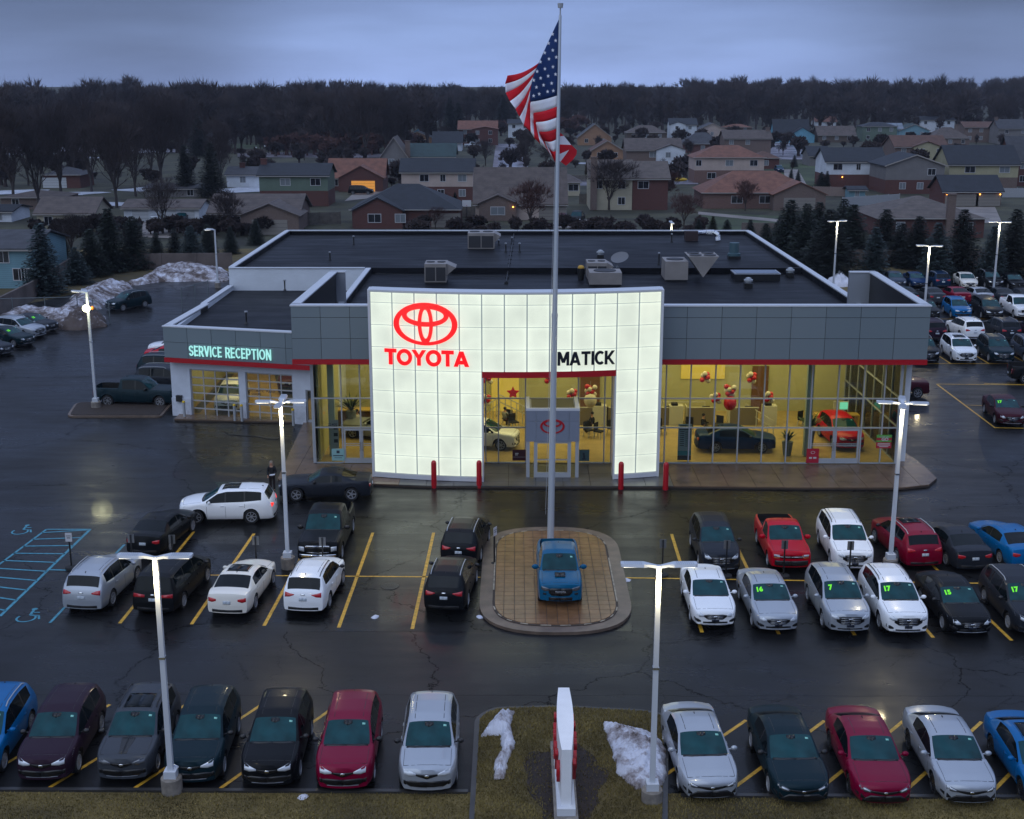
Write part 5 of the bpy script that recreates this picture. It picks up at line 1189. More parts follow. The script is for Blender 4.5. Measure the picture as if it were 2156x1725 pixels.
def car(kind, color, pos, heading=0, label='', cat=None, group=None, away=False, year=None, near=True, rim=None, hl=None, sunroof=False, sticker=True, dark_top=False, lit_tail=False, stripe=False, rails='silver', lite=False, plate=None, mesh_anchor='near'):
    """pos: ground point under the near bumper (near=True) or the centre. heading in degrees: 0 faces the camera (-Y)."""
    if kind not in KC: KC[kind] = make_kind(kind)
    M_ = KC[kind]; L_ = M_['k']['L']; p = Vector((pos[0], pos[1], pos[2] if len(pos) > 2 else 0)); h = R(heading); fwd = Vector((math.sin(h), -math.cos(h), 0))
    if away: fwd = Vector((math.sin(h), math.cos(h), 0)); 
    ctr = p + (fwd if away else -fwd)*(L_/2) if near else p
    rz = math.atan2(fwd.x, -fwd.y)
    cats = {'truck': 'pickup', 'tac': 'pickup', 'single': 'pickup', 'van': 'minivan', 'suv': 'suv', 'big': 'suv', 'cross': 'suv'}
    r = empty({'truck': 'parked_pickup', 'tac': 'parked_pickup', 'single': 'parked_pickup', 'van': 'parked_minivan'}.get(kind, 'parked_car'), (ctr.x, ctr.y, ctr.z), rz, label, cat or cats.get(kind, 'car'), group)
    P = PC[color]
    for nm, me, mt in M_['parts']:
        if lite and nm in ('bonnet_gap', 'roof_groove', 'door_gap', 'door_handle', 'antenna_fin', 'wiper_tray', 'emblem', 'fog_lamp', 'skid_trim', 'chin_trim', 'plate_holder', 'rear_bumper_trim', 'headlight_lens'): continue
        if mt == 'paint': mt = P
        elif mt == 'mirror': mt = P if color in ('white', 'silver', 'red', 'crimson', 'blue', 'tacoma', 'cream') and not (kind == 'suv' and color != 'blue') else BLACK
        elif mt == 'rail': mt = {'silver': ALU, 'black': BLACK, None: ALU}[rails]
        elif nm == 'tail_light' and lit_tail: mt = TLL
        elif nm == 'headlight' and hl: mt = hl
        elif nm == 'cladding' and color in ('white', 'silver', 'cream', 'red', 'crimson', 'blue') and kind not in ('suv', 'tac'): mt = TRIM
        if nm == 'roof_rail' and rails is None: continue
        obj(nm, me, mt, r)
    for me, re, de, loc in M_['wheels']:
        w = obj('wheel', me, RUBBER, r, loc=loc); obj('rim', re, rim or RIM, w, loc=(0, 0, 0)); obj('brake_disc', de, TRIM, w, loc=(0, 0, 0))
    k = M_['k']; yc, yr0, yr1, yg = k['k']; hw = k['W']/2
    def extra(*a, **kw):
        for nm, me, mt in M_['patch'](*a, **kw): obj(nm, me, mt, r)
    if sunroof: extra('t', [(0, yr0+.2, yr0+1.05), (.44, yr0+.2, yr0+1.05)], name='sunroof', mt=SDG, push=.022, rows=6)
    if stripe: extra('t', [(0, .25, yc-.12), (.13, .25, yc-.12), (.22, yc-.14, yc-.12)], name='bonnet_stripe', mt=BLACK, push=.005, rows=8)
    if not away and sticker and not lite:
        extra('t', [(hw*.50, yr0-.16, yr0-.10), (hw*.50+.10, yr0-.16, yr0-.10)], name='window_sticker', mt=STK, push=.008, rows=1, mirror=False)
        extra('t', [(0, yr0-.20, yr0-.03), (.14, yr0-.14, yr0-.03)], name='mirror_shade', mt=GRL, push=.006, rows=1)
    if year:
        me = text_mesh(year, .29, .004, .016); bm = bmesh.new(); bm.from_mesh(me); bmesh.ops.triangulate(bm, faces=bm.faces); bm.to_mesh(me); bm.free()
        for v in me.vertices:
            x = -hw*.50+v.co.x; t = (v.co.y+.02)/.29; y = yr0-.12-(1-t)*.30
            h_ = M_['bvh'].ray_cast(Vector((x, y-M_['H0'], 3)), Vector((0, 0, -1)))
            v.co = Vector((x, y-M_['H0'], (h_[0].z if h_[0] else 1.3)+.015+v.co.z*.5))
        obj('year_number', me, GREEN, r)
    if kind == 'tac' : 
        extra('t', [(0, .62, 1.0), (.22, .62, 1.05)], name='bonnet_scoop', mt=BLACK, push=.05, rows=3)
        me = text_mesh('TOYOTA', .11, .01, .003); me.transform(Matrix.Translation((0, -M_['H0']-.035, .72)) @ Matrix.Rotation(R(90), 4, 'X')); obj('grille_lettering', me, ALU, r)
    return r
GF = 'cars lined up along the front lawn'; GM = 'cars parked in the middle rows'; GR = 'cars in the right hand lot'; GLt = 'cars at the far left'
def nb(x, y): return G(x, y, .25)*1.0
def cp(x, y): p = nb(x, y); return (p.x, p.y, 0)
# front row, noses to the street
car('suv', 'blue', cp(-72, 1640), 2, 'bright blue suv cut by the left edge, first of the front row', group=GF)
car('suv', 'purple', cp(88, 1643), 2, 'dark plum suv between the bright blue and the striped grey suv', group=GF, rails=None)
car('suv', 'grey', cp(257, 1641), 1, 'dark grey suv with a black bonnet stripe and sunroof', group=GF, hl=HLD, stripe=True, sunroof=True, rails='black')
car('suv', 'teal', cp(401, 1648), 2, 'dark blue green suv right behind the left front lamp post', group=GF, rails=None)
car('suv', 'black', cp(563, 1655), 1, 'black suv between the dark blue green and the crimson suv', group=GF, rails=None)
car('suv', 'crimson', cp(722, 1661), 1, 'crimson suv in the front row, glossy roof', group=GF, rails=None)
car('suv', 'silver', cp(899, 1665), 1, 'silver suv alone beside the left kerb of the grassy island', group=GF, rails=None)
car('sedan', 'silver', cp(1500, 1681), 3, 'silver sedan just right of the snowy island', group=GF)
car('sedan', 'teal', cp(1692, 1689), 1, 'dark blue green sedan between silver and crimson sedans', group=GF)
car('sedan', 'crimson', cp(1864, 1692), -1, 'crimson sedan in the front row', group=GF, rim=RIMD)
car('sedan', 'silver', cp(2045, 1691), -1, 'silver sedan right of the crimson sedan, black wheels', group=GF, rim=RIMD)
car('sedan', 'blue', cp(2236, 1704), -1, 'bright blue sedan cut by the right edge', group=GF, sunroof=True, rim=RIMD)
# middle right, near row
car('saloon', 'white', cp(1506, 1317), 0, 'white sedan with chrome grille beside the right kerb of the paved island lane', group=GM)
car('saloon', 'silver', cp(1639, 1327), 1, 'silver sedan with green number 16 on the windshield', group=GM, year='16')
car('cross', 'silver', cp(1790, 1329), 0, 'silver crossover with a green 7 showing on the windshield', group=GM, year='7', rails=None)
car('cross', 'white', cp(1912, 1332), 0, 'white crossover with green number 17 on the windshield', group=GM, year='17', rails='black')
car('saloon', 'black', cp(2047, 1334), 1, 'black sedan with green number 15 on the windshield', group=GM, year='15')
car('cross', 'charcoal', cp(2188, 1334), 0, 'dark grey crossover with green 17 cut by the right edge', group=GM, year='17')
# middle right, far row
car('cross', 'charcoal', cp(1519, 1200), 0, 'dark grey crossover facing us behind the white sedan', group=GM, hl=HLM, rails=None)
car('single', 'red', cp(1666, 1198), -1, 'bright red single cab pickup with an empty bed', group=GM)
car('big', 'white', cp(1800, 1197), -2, 'white large crossover facing us beside the red pickup', group=GM, rails='black')
car('cross', 'wine', cp(1947, 1191), -6, 'raspberry red crossover seen from the rear by the lamp post', group=GM, away=True, sunroof=True)
car('saloon', 'charcoal', cp(2053, 1198), -6, 'charcoal sedan seen from the rear, second from right edge', group=GM, away=True)
car('saloon', 'blue', cp(2168, 1194), -6, 'blue sedan seen from the rear, cut by the right edge', group=GM, away=True)
# middle left
car('cross', 'silver', cp(172, 1283), 6, 'silver crossover seen from the rear next to the blue striped bay', group=GM, away=True, rails='silver')
car('van', 'black', cp(322, 1288), 6, 'dark minivan seen from the rear behind the left lamp head', group=GM, away=True)
car('saloon', 'cream', cp(478, 1292), 5, 'cream white sedan with sunroof seen from the rear', group=GM, away=True, sunroof=True)
car('suv', 'white', cp(638, 1287), 5, 'small white suv seen from the rear below the four armed lamp post', group=GM, away=True, rails='black')
car('saloon', 'black', cp(301, 1166), 8, 'black sedan seen from the rear behind the sign posts at left', group=GM, away=True)
car('truck', 'black', cp(669, 1183), -1, 'black crew cab pickup with chrome grille facing us', group=GM)
car('suv', 'black', cp(965, 1186), 7, 'black suv seen from the rear, nearer the building of the two', group=GM, away=True, rails='silver')
car('suv', 'black', cp(934, 1284), 6, 'black suv seen from the rear, nearer the camera of the two', group=GM, away=True, rails='silver')
t = car('tac', 'tacoma', (cp(1180, 1278)[0], cp(1180, 1278)[1], .17), 0, 'bright blue pickup displayed on the paved island', rim=RIMD)
# side-on cars on the drive
a, b = G(420, 1102), G(534, 1104); c = (a+b)/2; car('big', 'white', (c.x-.05, c.y+.9, 0), -88, 'pearl white suv with sunroof driving across in front of the building', near=False, sunroof=True, lit_tail=True, rails=None, sticker=False)
a, b = G(624, 1052), G(738, 1056); c = (a+b)/2; car('coupe', 'charcoal', (c.x+.05, c.y+.85, 0), -88, 'dark slate muscle coupe parked by the sidewalk left of the portal', near=False, sticker=False)
# far left
car('suv', 'teal', (G(262, 655).x, G(262, 655).y+1.5, 0), -35, 'dark green suv beyond the open gate on the driveway', near=False, group=GLt)
for (x, y, kd, co, hd, lb) in ((70, 703, 'saloon', 'charcoal', 66, 'dark grey sedan farthest back of the far left row'), (42, 716, 'big', 'silver', 66, 'silver suv in the far left row'), (18, 732, 'saloon', 'teal', 66, 'dark blue green sedan in the far left row'), (-28, 752, 'saloon', 'charcoal', 66, 'dark sedan nose at the left edge, nearest of the row')):
    p = G(x, y-8); car(kd, co, (p.x, p.y, 0), hd, lb, near=False, group=GLt, year='15' if co in ('teal', 'charcoal') and x > 0 else None)
p = G(250, 861); car('truck', 'teal', (p.x+.9, p.y+1.5, 0), 86, 'dark blue green double cab pickup side on by the mulch bed', near=False, sticker=False)
for (x, y, kd, co, hd, lb) in ((326, 812, 'big', 'charcoal', 86, 'charcoal suv parked behind the dark pickup'), (332, 785, 'big', 'teal', 86, 'dark suv with silver rails beside the service wing'), (345, 758, 'sedan', 'red', 86, 'red car mostly hidden behind the service wing corner'), (352, 742, 'big', 'white', -94, 'white suv tail showing beside the service wing corner')):
    p = G(x, y+12); car(kd, co, (p.x+.8, p.y+.8, 0), hd, lb, near=False, sticker=False)
# right lot
def rc(kd, co, x, y, lb, away=False, hd=-3, **kw): car(kd, co, cp(x, y), hd, lb, group=GR, away=away, **kw)
rc('saloon', 'slate', 1893, 603, 'slate sedan at the left end of the rear row')
rc('sedan', 'dblue', 1938, 604, 'deep blue sedan in the rear row beside the lamp post')
rc('suv', 'navy', 1986, 604, 'navy suv seen from the rear in the back row', away=True, rails='silver')
rc('saloon', 'cream', 2043, 605, 'cream white sedan in the back row facing us', hd=-6)
rc('cross', 'black', 2097, 605, 'black crossover in the back row by the rear lamp post')
rc('sedan', 'black', 2146, 607, 'black sedan at the right end of the back row')
rc('saloon', 'teal', 1918, 636, 'dark sedan seen from the rear beside the fascia corner', away=True)
rc('saloon', 'grey', 1975, 637, 'grey sedan seen from the rear behind the bright blue suv', away=True)
rc('saloon', 'wine', 2028, 636, 'dark red sedan seen from the rear in the second row', away=True)
rc('saloon', 'silver', 2076, 637, 'silver sedan half hidden behind the black minivan', away=True)
rc('saloon', 'charcoal', 2124, 638, 'charcoal sedan behind the white pickup', away=True)
rc('sedan', 'black', 2170, 638, 'dark car tail at the right edge, second row', away=True)
rc('sedan', 'black', 1962, 668, 'black sedan nose beside the fascia corner')
rc('suv', 'blue', 2028, 668, 'bright blue suv in the right lot')
rc('van', 'black', 2094, 669, 'black minivan beside the bright blue suv')
rc('truck', 'white', 2163, 669, 'white crew cab pickup at the right edge')
rc('big', 'purple', 1973, 715, 'dark plum suv tail beside the grey fascia', away=True)
rc('big', 'white', 2053, 713, 'white suv seen from the rear in the right lot', away=True)
rc('big', 'charcoal', 2130, 714, 'charcoal suv seen from the rear in the right lot', away=True)
rc('big', 'purple', 2205, 716, 'dark suv tail cut by the right edge', away=True)
rc('big', 'black', 1956, 760, 'black suv nose beside the red stripe corner')
rc('big', 'white', 2035, 760, 'white suv with sunroof facing us in the right lot', sunroof=True)
rc('big', 'teal', 2114, 761, 'dark suv with chrome grille right of the white suv')
rc('big', 'slate', 2190, 762, 'grey suv cut by the right edge, nearest lot row')
car('saloon', 'maroon', cp(2132, 893), -6, 'maroon sedan with green 17 parked alone at right', year='17', rim=RIM)
p = G(2166, 812); car('truck', 'black', (p.x+1.9, p.y+1.2, 0), 80, 'black truck wheel and tail cut by the right edge', near=False)
p = G(1890, 850); car('truck', 'maroon', (p.x-.2, p.y+2.2, 0), 95, 'dark maroon pickup tail beyond the showroom glass corner', near=False, sticker=False)
# ================================================================== NEIGHBOURHOOD
def wallm(n, c): return stripes('siding_' + n, c, .22, .25, noise=(.6, .12))
SH = {n: stripes('shingle_' + n, c, .28, .5, dark=.72, noise=(.9, .28)) for n, c in dict(dark=(.014,.017,.024), brown=(.085,.064,.055), orange=(.17,.068,.042), grey=(.045,.045,.052), teal=(.020,.045,.045), rust=(.10,.045,.028), tan=(.10,.078,.066)).items()}
BR = dict(red=bricks('brick_red', (.11,.034,.028), (.08,.026,.022), (.09,.07,.06)), tan=bricks('brick_tan', (.17,.12,.10), (.12,.08,.07), (.15,.13,.12)), pink=bricks('brick_pink', (.19,.10,.08), (.13,.07,.06), (.16,.13,.12)))
WC = dict(cream=wallm('cream', (.42,.38,.28)), tan=wallm('tan', (.27,.23,.18)), green=wallm('green', (.11,.155,.12)), white=wallm('white', (.58,.62,.68)), blue=wallm('blue', (.12,.30,.40)), grey=wallm('grey', (.17,.16,.16)), pinkish=wallm('pinkish', (.45,.36,.32)), brown=wallm('brown', (.10,.075,.06)), beige=wallm('beige', (.36,.33,.21)), lblue=wallm('light_blue', (.16,.30,.36)), peach=wallm('peach', (.30,.17,.10)))
WC.update(BR)
WF = mat('window_frame', (.5, .5, .52), .5); WP = mat('dark_window', (.012, .014, .02), .08, coat=.5); WPB = mat('curtained_window', (.16, .18, .20), .3); GD = mat('garage_door', (.22, .20, .18), .6); GDW = mat('white_garage_door', (.45, .47, .5), .6); WLIT = mat('lit_porch', (1, .4, .05), .5, emit=(1, .38, .06), estr=5)
def house(x0, x1, by, ry, roof, wall, shing, label, st=1, d=9, low=None, win=None, gar=None, chim=None, side=0, gx=None, lit=None, rot=0, door=None, gwall=None, cat='house', name='house', base=None):
    a, b = G(x0, by), G(x1, by); Y = (a.y+b.y)/2; w = b.x-a.x; xc = (a.x+b.x)/2
    zr = AT((x0+x1)/2, ry, Y+(0 if roof == 'gableY' else d/2)).z; hw_ = min(st*2.75, zr-1.3) if zr > 3.2 else max(1.6, zr-.9)
    r = empty(name, (xc, Y, 0), R(rot), label, cat)
    W2 = w/2; wl = MB(); wm_ = WC[wall]
    if low and st > 1:
        wl.box(-W2, W2, 0, d, 2.7, hw_); lo = MB(); lo.box(-W2+.01, W2-.01, .01, d-.01, -.05, 2.7); lo.build('lower_wall', WC[low], r)
    else: wl.box(-W2, W2, 0, d, -.05, hw_)
    if roof == 'gableX': wl.add([(-W2,0,hw_),(-W2,d,hw_),(-W2,d/2,zr-.12),(W2,0,hw_),(W2,d,hw_),(W2,d/2,zr-.12)], [(0,2,1),(3,4,5)])
    if roof == 'gableY': wl.add([(-W2,0,hw_),(W2,0,hw_),(0,0,zr-.12),(-W2,d,hw_),(W2,d,hw_),(0,d,zr-.12)], [(0,1,2),(3,5,4)])
    wl.build('wall', wm_, r)
    o = .45; t = .16; rf = MB(); sm = SH[shing]
    if roof == 'gableX':
        k = (zr-hw_)/(d/2); e = hw_-o*k
        for s in (0, 1):
            y0, y1 = (-o, d/2) if s == 0 else (d+o, d/2); V = [(-W2-o,y0,e),(W2+o,y0,e),(W2+o,y1,zr),(-W2-o,y1,zr)]; rf.add(V+[(x,y,z+t) for x,y,z in V], [(0,3,2,1),(4,5,6,7),(0,1,5,4),(1,2,6,5),(2,3,7,6),(3,0,4,7)])
    elif roof == 'gableY':
        k = (zr-hw_)/W2; e = hw_-o*k
        for s in (-1, 1):
            V = [(s*(W2+o),-o,e),(0,-o,zr),(0,d+o,zr),(s*(W2+o),d+o,e)]; rf.add(V+[(x,y,z+t) for x,y,z in V], [(0,3,2,1),(4,5,6,7),(0,1,5,4),(1,2,6,5),(2,3,7,6),(3,0,4,7)])
        fb_ = MB()
        for s in (-1, 1): fb_.add([(s*(W2+o),-o-.03,e-.05),(0,-o-.03,zr-.05),(0,-o-.03,zr+t+.02),(s*(W2+o),-o-.03,e+t+.02)], [(0,1,2,3)])
        fb_.build('barge_board', mat('barge_board', (.30,.27,.25), .6), r)
    else:
        ri = max(.3, W2-d/2) if W2 > d/2 else .15; V = [(-W2-o,-o,hw_-.1),(W2+o,-o,hw_-.1),(W2+o,d+o,hw_-.1),(-W2-o,d+o,hw_-.1),(-ri,d/2,zr),(ri,d/2,zr)]
        rf.add(V, [(0,1,5,4),(1,2,5),(2,3,4,5),(3,0,4),(0,3,2,1)])
    ro = rf.build('roof', sm, r)
    gt = MB(); gt.box(-W2-o, W2+o, -o-.1, -o, (hw_ if roof == 'hip' else e)-.12, (hw_ if roof == 'hip' else e)+.02)
    if roof != 'gableY': gt.build('gutter', mat('gutter', (.30,.28,.26), .5), r)
    if chim is not None:
        c = MB(); cy_ = .0 if chim < 0 else d*.5; cx = -W2+abs(chim)*w
        c.box(cx-.55, cx+.55, cy_-.75, cy_, 0 if chim < 0 else zr-2.0, zr+.8); c.box(cx-.65, cx+.65, cy_-.85, cy_+.1, zr+.8, zr+.95); c.build('chimney', WC['tan'] if 'pale chimney' in label or wall in ('tan','cream','beige','grey') else BR['red'], ro if chim >= 0 else r)
    if gx is not None:   # cross gable bay: (x fraction, width, projection, wall, ridge height fraction)
        f, gw, pr, wn, hf = gx; cx = -W2+f*w; g = MB(); zh = hw_+(zr-hw_)*hf; hb = hw_-.01
        g.box(cx-gw/2, cx+gw/2, -pr, -.002, -.05, hb); g.add([(cx-gw/2,-pr,hb),(cx+gw/2,-pr,hb),(cx,-pr,zh-.1)], [(0,1,2)]); g.build('bay_wall', WC[wn], r)
        g = MB(); k = (zh-hb)/(gw/2)
        for s in (-1, 1):
            V = [(cx+s*(gw/2+.35),-pr-.35,hb-.35*k),(cx,-pr-.35,zh),(cx,d*.45,zh),(cx+s*(gw/2+.35),d*.25,hb-.35*k)]; g.add(V+[(x,y,z+.13) for x,y,z in V], [(0,3,2,1),(4,5,6,7),(0,1,5,4),(1,2,6,5),(2,3,7,6),(3,0,4,7)])
        g.build('bay_roof', sm, r)
    def window(x, z, ww=1.1, wh=1.25, y=0, pm=None):
        f = MB(); y -= .06
        f.box(x-ww/2-.08, x+ww/2+.08, y, y+.055, z-.08, z); f.box(x-ww/2-.08, x+ww/2+.08, y, y+.055, z+wh, z+wh+.08); f.box(x-ww/2-.08, x-ww/2, y, y+.055, z, z+wh); f.box(x+ww/2, x+ww/2+.08, y, y+.055, z, z+wh); f.box(x-.025, x+.025, y, y+.055, z, z+wh)
        w_ = f.build('window', WF, r)
        for s in (-1, 1): p = MB(); p.box(x+(.025 if s > 0 else -ww/2), x+(ww/2 if s > 0 else -.025), y+.02, y+.04, z, z+wh); p.build('pane', pm or (WP if (int(x*7+z) % 3) else WPB), w_)
    gset = gar or []
    if win is None:
        n = max(1, int(w/4.0)); win = []
        for s in range(st):
            for i in range(n): win.append(((i+.5)/n, s))
    for q in win:
        f, s = q[:2]; x = -W2+f*w; pr = 0
        if gx is not None and abs(x-(-W2+gx[0]*w)) < gx[1]/2: pr = -gx[2]
        if any(abs(x-(-W2+gf*w)) < gw_/2+.6 and s == 0 for gf, gw_, gm in gset): continue
        z = .95+s*2.75
        if z+1.4 > hw_+.2: z = max(.3, hw_-1.5)
        window(x, z, q[2] if len(q) > 2 else 1.15, 1.2, pr)
    for gf, gw_, gm in gset:
        x = -W2+gf*w; pr = -gx[2] if gx is not None and abs(x-(-W2+gx[0]*w)) < gx[1]/2 else 0; g = MB(); g.box(x-gw_/2, x+gw_/2, pr-.05, pr-.005, 0, 2.15); gd = g.build('garage_door', gm, r)
        if gm is not WLIT:
            g = MB(); 
            for q in range(1, 4): g.box(x-gw_/2, x+gw_/2, pr-.054, pr-.051, 2.15*q/4-.02, 2.15*q/4+.01)
            g.build('door_joint', BLACK, gd)
    if door is not None:
        x = -W2+door*w; g = MB(); g.box(x-.5, x+.5, -.06, -.01, 0, 2.1); g.build('door', WF, r)
    if lit:
        for f, z in lit: x = -W2+f*w; g = MB(); g.ball((x, -.3-(gx[2] if gx else 0), z), .13, n=6, m=4); g.build('porch_lamp', WLIT, r)
    return r
H = house
H(80, 200, 487, 416, 'gableX', 'cream', 'brown', 'cream sided cottage with brown roof and awning, left of the garages', d=8, win=[(.2,0),(.75,0)], gx=None)
H(262, 420, 467, 421, 'gableX', 'white', 'brown', 'long low white garage row with grey doors and brown roof', d=8, gar=[(.22,2.6,GDW),(.60,2.2,GDW),(.85,2.2,GDW)], win=[])
H(443, 629, 487, 410, 'gableX', 'tan', 'brown', 'tan ranch house with gabled garage just behind the building roof', d=11, gx=(.74, 8.5, 4.5, 'tan', .75), gar=[(.74, 5.2, GD)], win=[(.12,0),(.3,0)])
H(548, 692, 434, 345, 'gableX', 'green', 'dark', 'green upper storey house on red brick with dark roof', st=2, low='red', d=9, win=[(.38,1,1.7),(.82,1,1.7),(.62,0)], chim=.02)
H(478, 546, 394, 352, 'gableX', 'white', 'grey', 'small white house left of the green one', d=8, chim=.4)
H(306, 433, 415, 388, 'gableX', 'grey', 'grey', 'low dark roofed house behind the long garage row', d=9)
H(93, 170, 396, 351, 'hip', 'red', 'grey', 'brick ranch with white garage door among bare trees', gar=[(.3, 5, GDW)], d=9)
H(3, 127, 441, 400, 'hip', 'tan', 'brown', 'tan house with brown roof and snow patch, far left', d=10)
H(-30, 25, 467, 432, 'gableX', 'white', 'dark', 'white house cut by the left edge in the second row', d=8)
H(430, 483, 305, 272, 'gableX', 'grey', 'dark', 'grey far house with garage under tall trees', d=9, gar=[(.3, 4, GDW)])
H(366, 424, 300, 276, 'hip', 'brown', 'grey', 'brown far house left of the grey one by the field', d=9)
H(623, 722, 282, 258, 'hip', 'tan', 'grey', 'far pale house behind the bare thicket', d=9)
H(-45, 72, 608, 486, 'gableX', 'lblue', 'grey', 'light blue two storey house at the left edge behind the wall', st=2, d=11, win=[(.5,1),(.75,0),(.9,0)])
H(692, 808, 401, 335, 'gableX', 'red', 'orange', 'brick house with orange roof and lit open garage', d=9, gx=(.62, 9, 3, 'red', .7), gar=[(.66, 4.8, WLIT if False else mat('lit_garage', (.5,.2,.04), .6, emit=(1,.42,.06), estr=.35))], win=[(.12,0)])
H(846, 996, 424, 335, 'gableX', 'pinkish', 'dark', 'two storey house with black roof, pinkish siding over brick', st=2, low='red', d=9, win=[(.32,1,1.6),(.58,1,.9),(.85,1,1.5),(.55,0),(.85,0)], door=.3)
H(742, 966, 479, 387, 'hip', 'red', 'dark', 'large brick ranch with black hip roof nearest the building', d=13, gx=(.25, 7.5, 1.5, 'red', .55), win=[(.22,0,1.9),(.46,0,1.5)], gar=[(.88, 4.5, GD)])
H(1001, 1190, 463, 354, 'gableX', 'pinkish', 'brown', 'tan house with huge brown roof and arched window', d=13, gx=(.25, 6.0, 1.2, 'tan', .25), win=[(.25,0,2.2)], gar=[(.86, 4.5, GD)], lit=[(.42, 2.2)])
H(803, 858, 382, 290, 'gableY', 'grey', 'tan', 'tall grey gabled house end with brick chimney', st=2, d=10, win=[(.4,1)])
H(858, 957, 381, 303, 'gableX', 'grey', 'teal', 'house with blue green roof and small orange dormer', st=2, d=10, win=[(.3,1)], chim=-.02)
H(846, 912, 308, 278, 'gableY', 'peach', 'dark', 'brown gabled house up the side street', d=9)
H(912, 972, 318, 278, 'gableX', 'white', 'dark', 'black roofed house above the parked white van', d=9)
H(966, 1046, 305, 255, 'gableX', 'red', 'orange', 'brick two storey house with bright orange roof by the street', st=2, d=9, gx=(.7, 9, 3, 'red', .3))
H(872, 925, 292, 260, 'gableY', 'blue', 'grey', 'pale blue gabled house far up the street', d=9)
H(880, 919, 258, 241, 'hip', 'white', 'grey', 'small white far house above the pale blue gable', st=1, d=9)
H(1070, 1117, 290, 252, 'gableX', 'white', 'dark', 'dark roofed house with white dormer at the head of the street', st=2, d=9)
H(1174, 1221, 412, 367, 'hip', 'cream', 'brown', 'cream annex with glass doors right of the flagpole', d=8, win=[(.3,0),(.7,0,1.9)])
H(1242, 1330, 442, 338, 'gableX', 'cream', 'tan', 'cream two storey house with pale chimney', st=2, low=None, d=11, chim=-.08, win=[(.2,1),(.75,1),(.75,0)])
H(1331, 1405, 442, 341, 'gableX', 'red', 'tan', 'brick half of the cream house with tall arched window', st=2, d=11, win=[(.3,1,1.8)])
H(1318, 1433, 363, 292, 'gableX', 'tan', 'brown', 'tan two storey house with white bay windows', st=2, d=10, gx=(.8, 7, 1.5, 'white', .5), win=[(.5,1,2),(.75,1),(.85,0)])
H(1245, 1312, 338, 297, 'gableY', 'peach', 'rust', 'orange roofed gable house right of the flag', d=10)
H(1217, 1287, 306, 262, 'gableY', 'peach', 'grey', 'peach gable house under grey roofs behind the flag', d=10)
H(1320, 1403, 295, 264, 'hip', 'brown', 'brown', 'brown hip roofed house in the third row', d=10)
H(1410, 1466, 293, 250, 'gableX', 'white', 'dark', 'white and brick house with dark roof, third row', st=2, d=9, gx=(.3, 6, 1, 'white', .5))
H(1466, 1532, 290, 260, 'gableY', 'pinkish', 'grey', 'pale gable house with white trim, third row', d=9)
H(1526, 1583, 280, 261, 'hip', 'tan', 'orange', 'small orange hip roof in the far row', d=9)
H(1435, 1524, 322, 279, 'hip', 'red', 'grey', 'brick house with grey hip roof left of the chimney house', d=10)
H(1524, 1622, 331, 275, 'gableX', 'tan', 'brown', 'tan house with big end chimney, brown roof', st=2, d=9, win=[(.15,1),(.5,1)], chim=.97)
H(1461, 1607, 385, 306, 'hip', 'pinkish', 'orange', 'pale two storey house with orange hip roof', st=2, low='pink', d=10, win=[(.06,1),(.5,1,1.6),(.85,1,1.6),(.25,0,1.8)])
H(1585, 1640, 356, 318, 'hip', 'red', 'rust', 'brick garage with rusty roof behind the orange hip roof', d=9)
H(1480, 1716, 439, 360, 'hip', 'pink', 'orange', 'long pink brick ranch with orange roof', d=12, gx=(.82, 9, 3.5, 'tan', .6), win=[(.3,0,1.9),(.55,0,1.9)], gar=[(.82, 5.5, GD)])
H(1630, 1703, 300, 252, 'gableX', 'blue', 'dark', 'turquoise house with dark roof and garage', d=9, gx=(.75, 9, 3, 'blue', .5), win=[(.2,0)])
H(1716, 1760, 268, 246, 'gableX', 'white', 'orange', 'small house with orange roof at the wood edge', d=8)
H(1722, 1800, 300, 266, 'gableX', 'brown', 'brown', 'dark brown house right of the turquoise one', d=9)
H(1815, 1887, 298, 257, 'hip', 'green', 'dark', 'dark green house with solar panels on the roof', st=2, d=9)
H(1893, 1956, 290, 262, 'gableY', 'lblue', 'teal', 'pale blue gable house beside the solar roof', d=9)
H(1935, 2008, 280, 246, 'gableX', 'white', 'dark', 'white gabled house with black roof at the wood edge', st=2, d=9)
H(1960, 2040, 308, 268, 'hip', 'tan', 'brown', 'brown hip roofed house in the right third row', d=10, chim=.75)
H(2029, 2099, 300, 257, 'gableX', 'tan', 'rust', 'house with orange brown roof, right third row', st=2, d=9)
H(2100, 2170, 303, 252, 'gableX', 'grey', 'grey', 'grey house with tall end chimney at the right edge', st=2, d=9, chim=.02)
H(1737, 1860, 395, 312, 'gableX', 'white', 'dark', 'white two storey house with black roof and bay window', st=2, low='red', d=10, win=[(.2,1,1.8),(.55,1,.8),(.85,1,1.8),(.88,0,1.8)], lit=[(.28, 2.2)])
H(1704, 1745, 350, 309, 'gableX', 'grey', 'dark', 'small dark gabled house left of the white one', d=9)
H(1882, 1990, 354, 286, 'gableX', 'tan', 'rust', 'house with big rusty brown roof behind the grey gable', st=2, d=11, gx=(.6, 7, 1, 'beige', .5))
H(1862, 1985, 408, 327, 'gableY', 'grey', 'dark', 'grey two storey gable house with one white window', st=2, low='red', d=12, win=[(.78,1,1.5),(.3,0),(.6,0),(.85,0)])
H(1995, 2140, 402, 307, 'gableX', 'beige', 'dark', 'beige two storey house with black roof', st=2, low='tan', d=10, win=[(.3,1,2),(.8,1,2)])
H(1985, 2106, 434, 370, 'gableX', 'red', 'dark', 'double garage with black roof and orange lamps', d=8, gar=[(.32, 6, GD),(.78, 4.4, GD)], win=[], lit=[(.05, 2.1),(.62, 2.1),(.97, 2.1)])
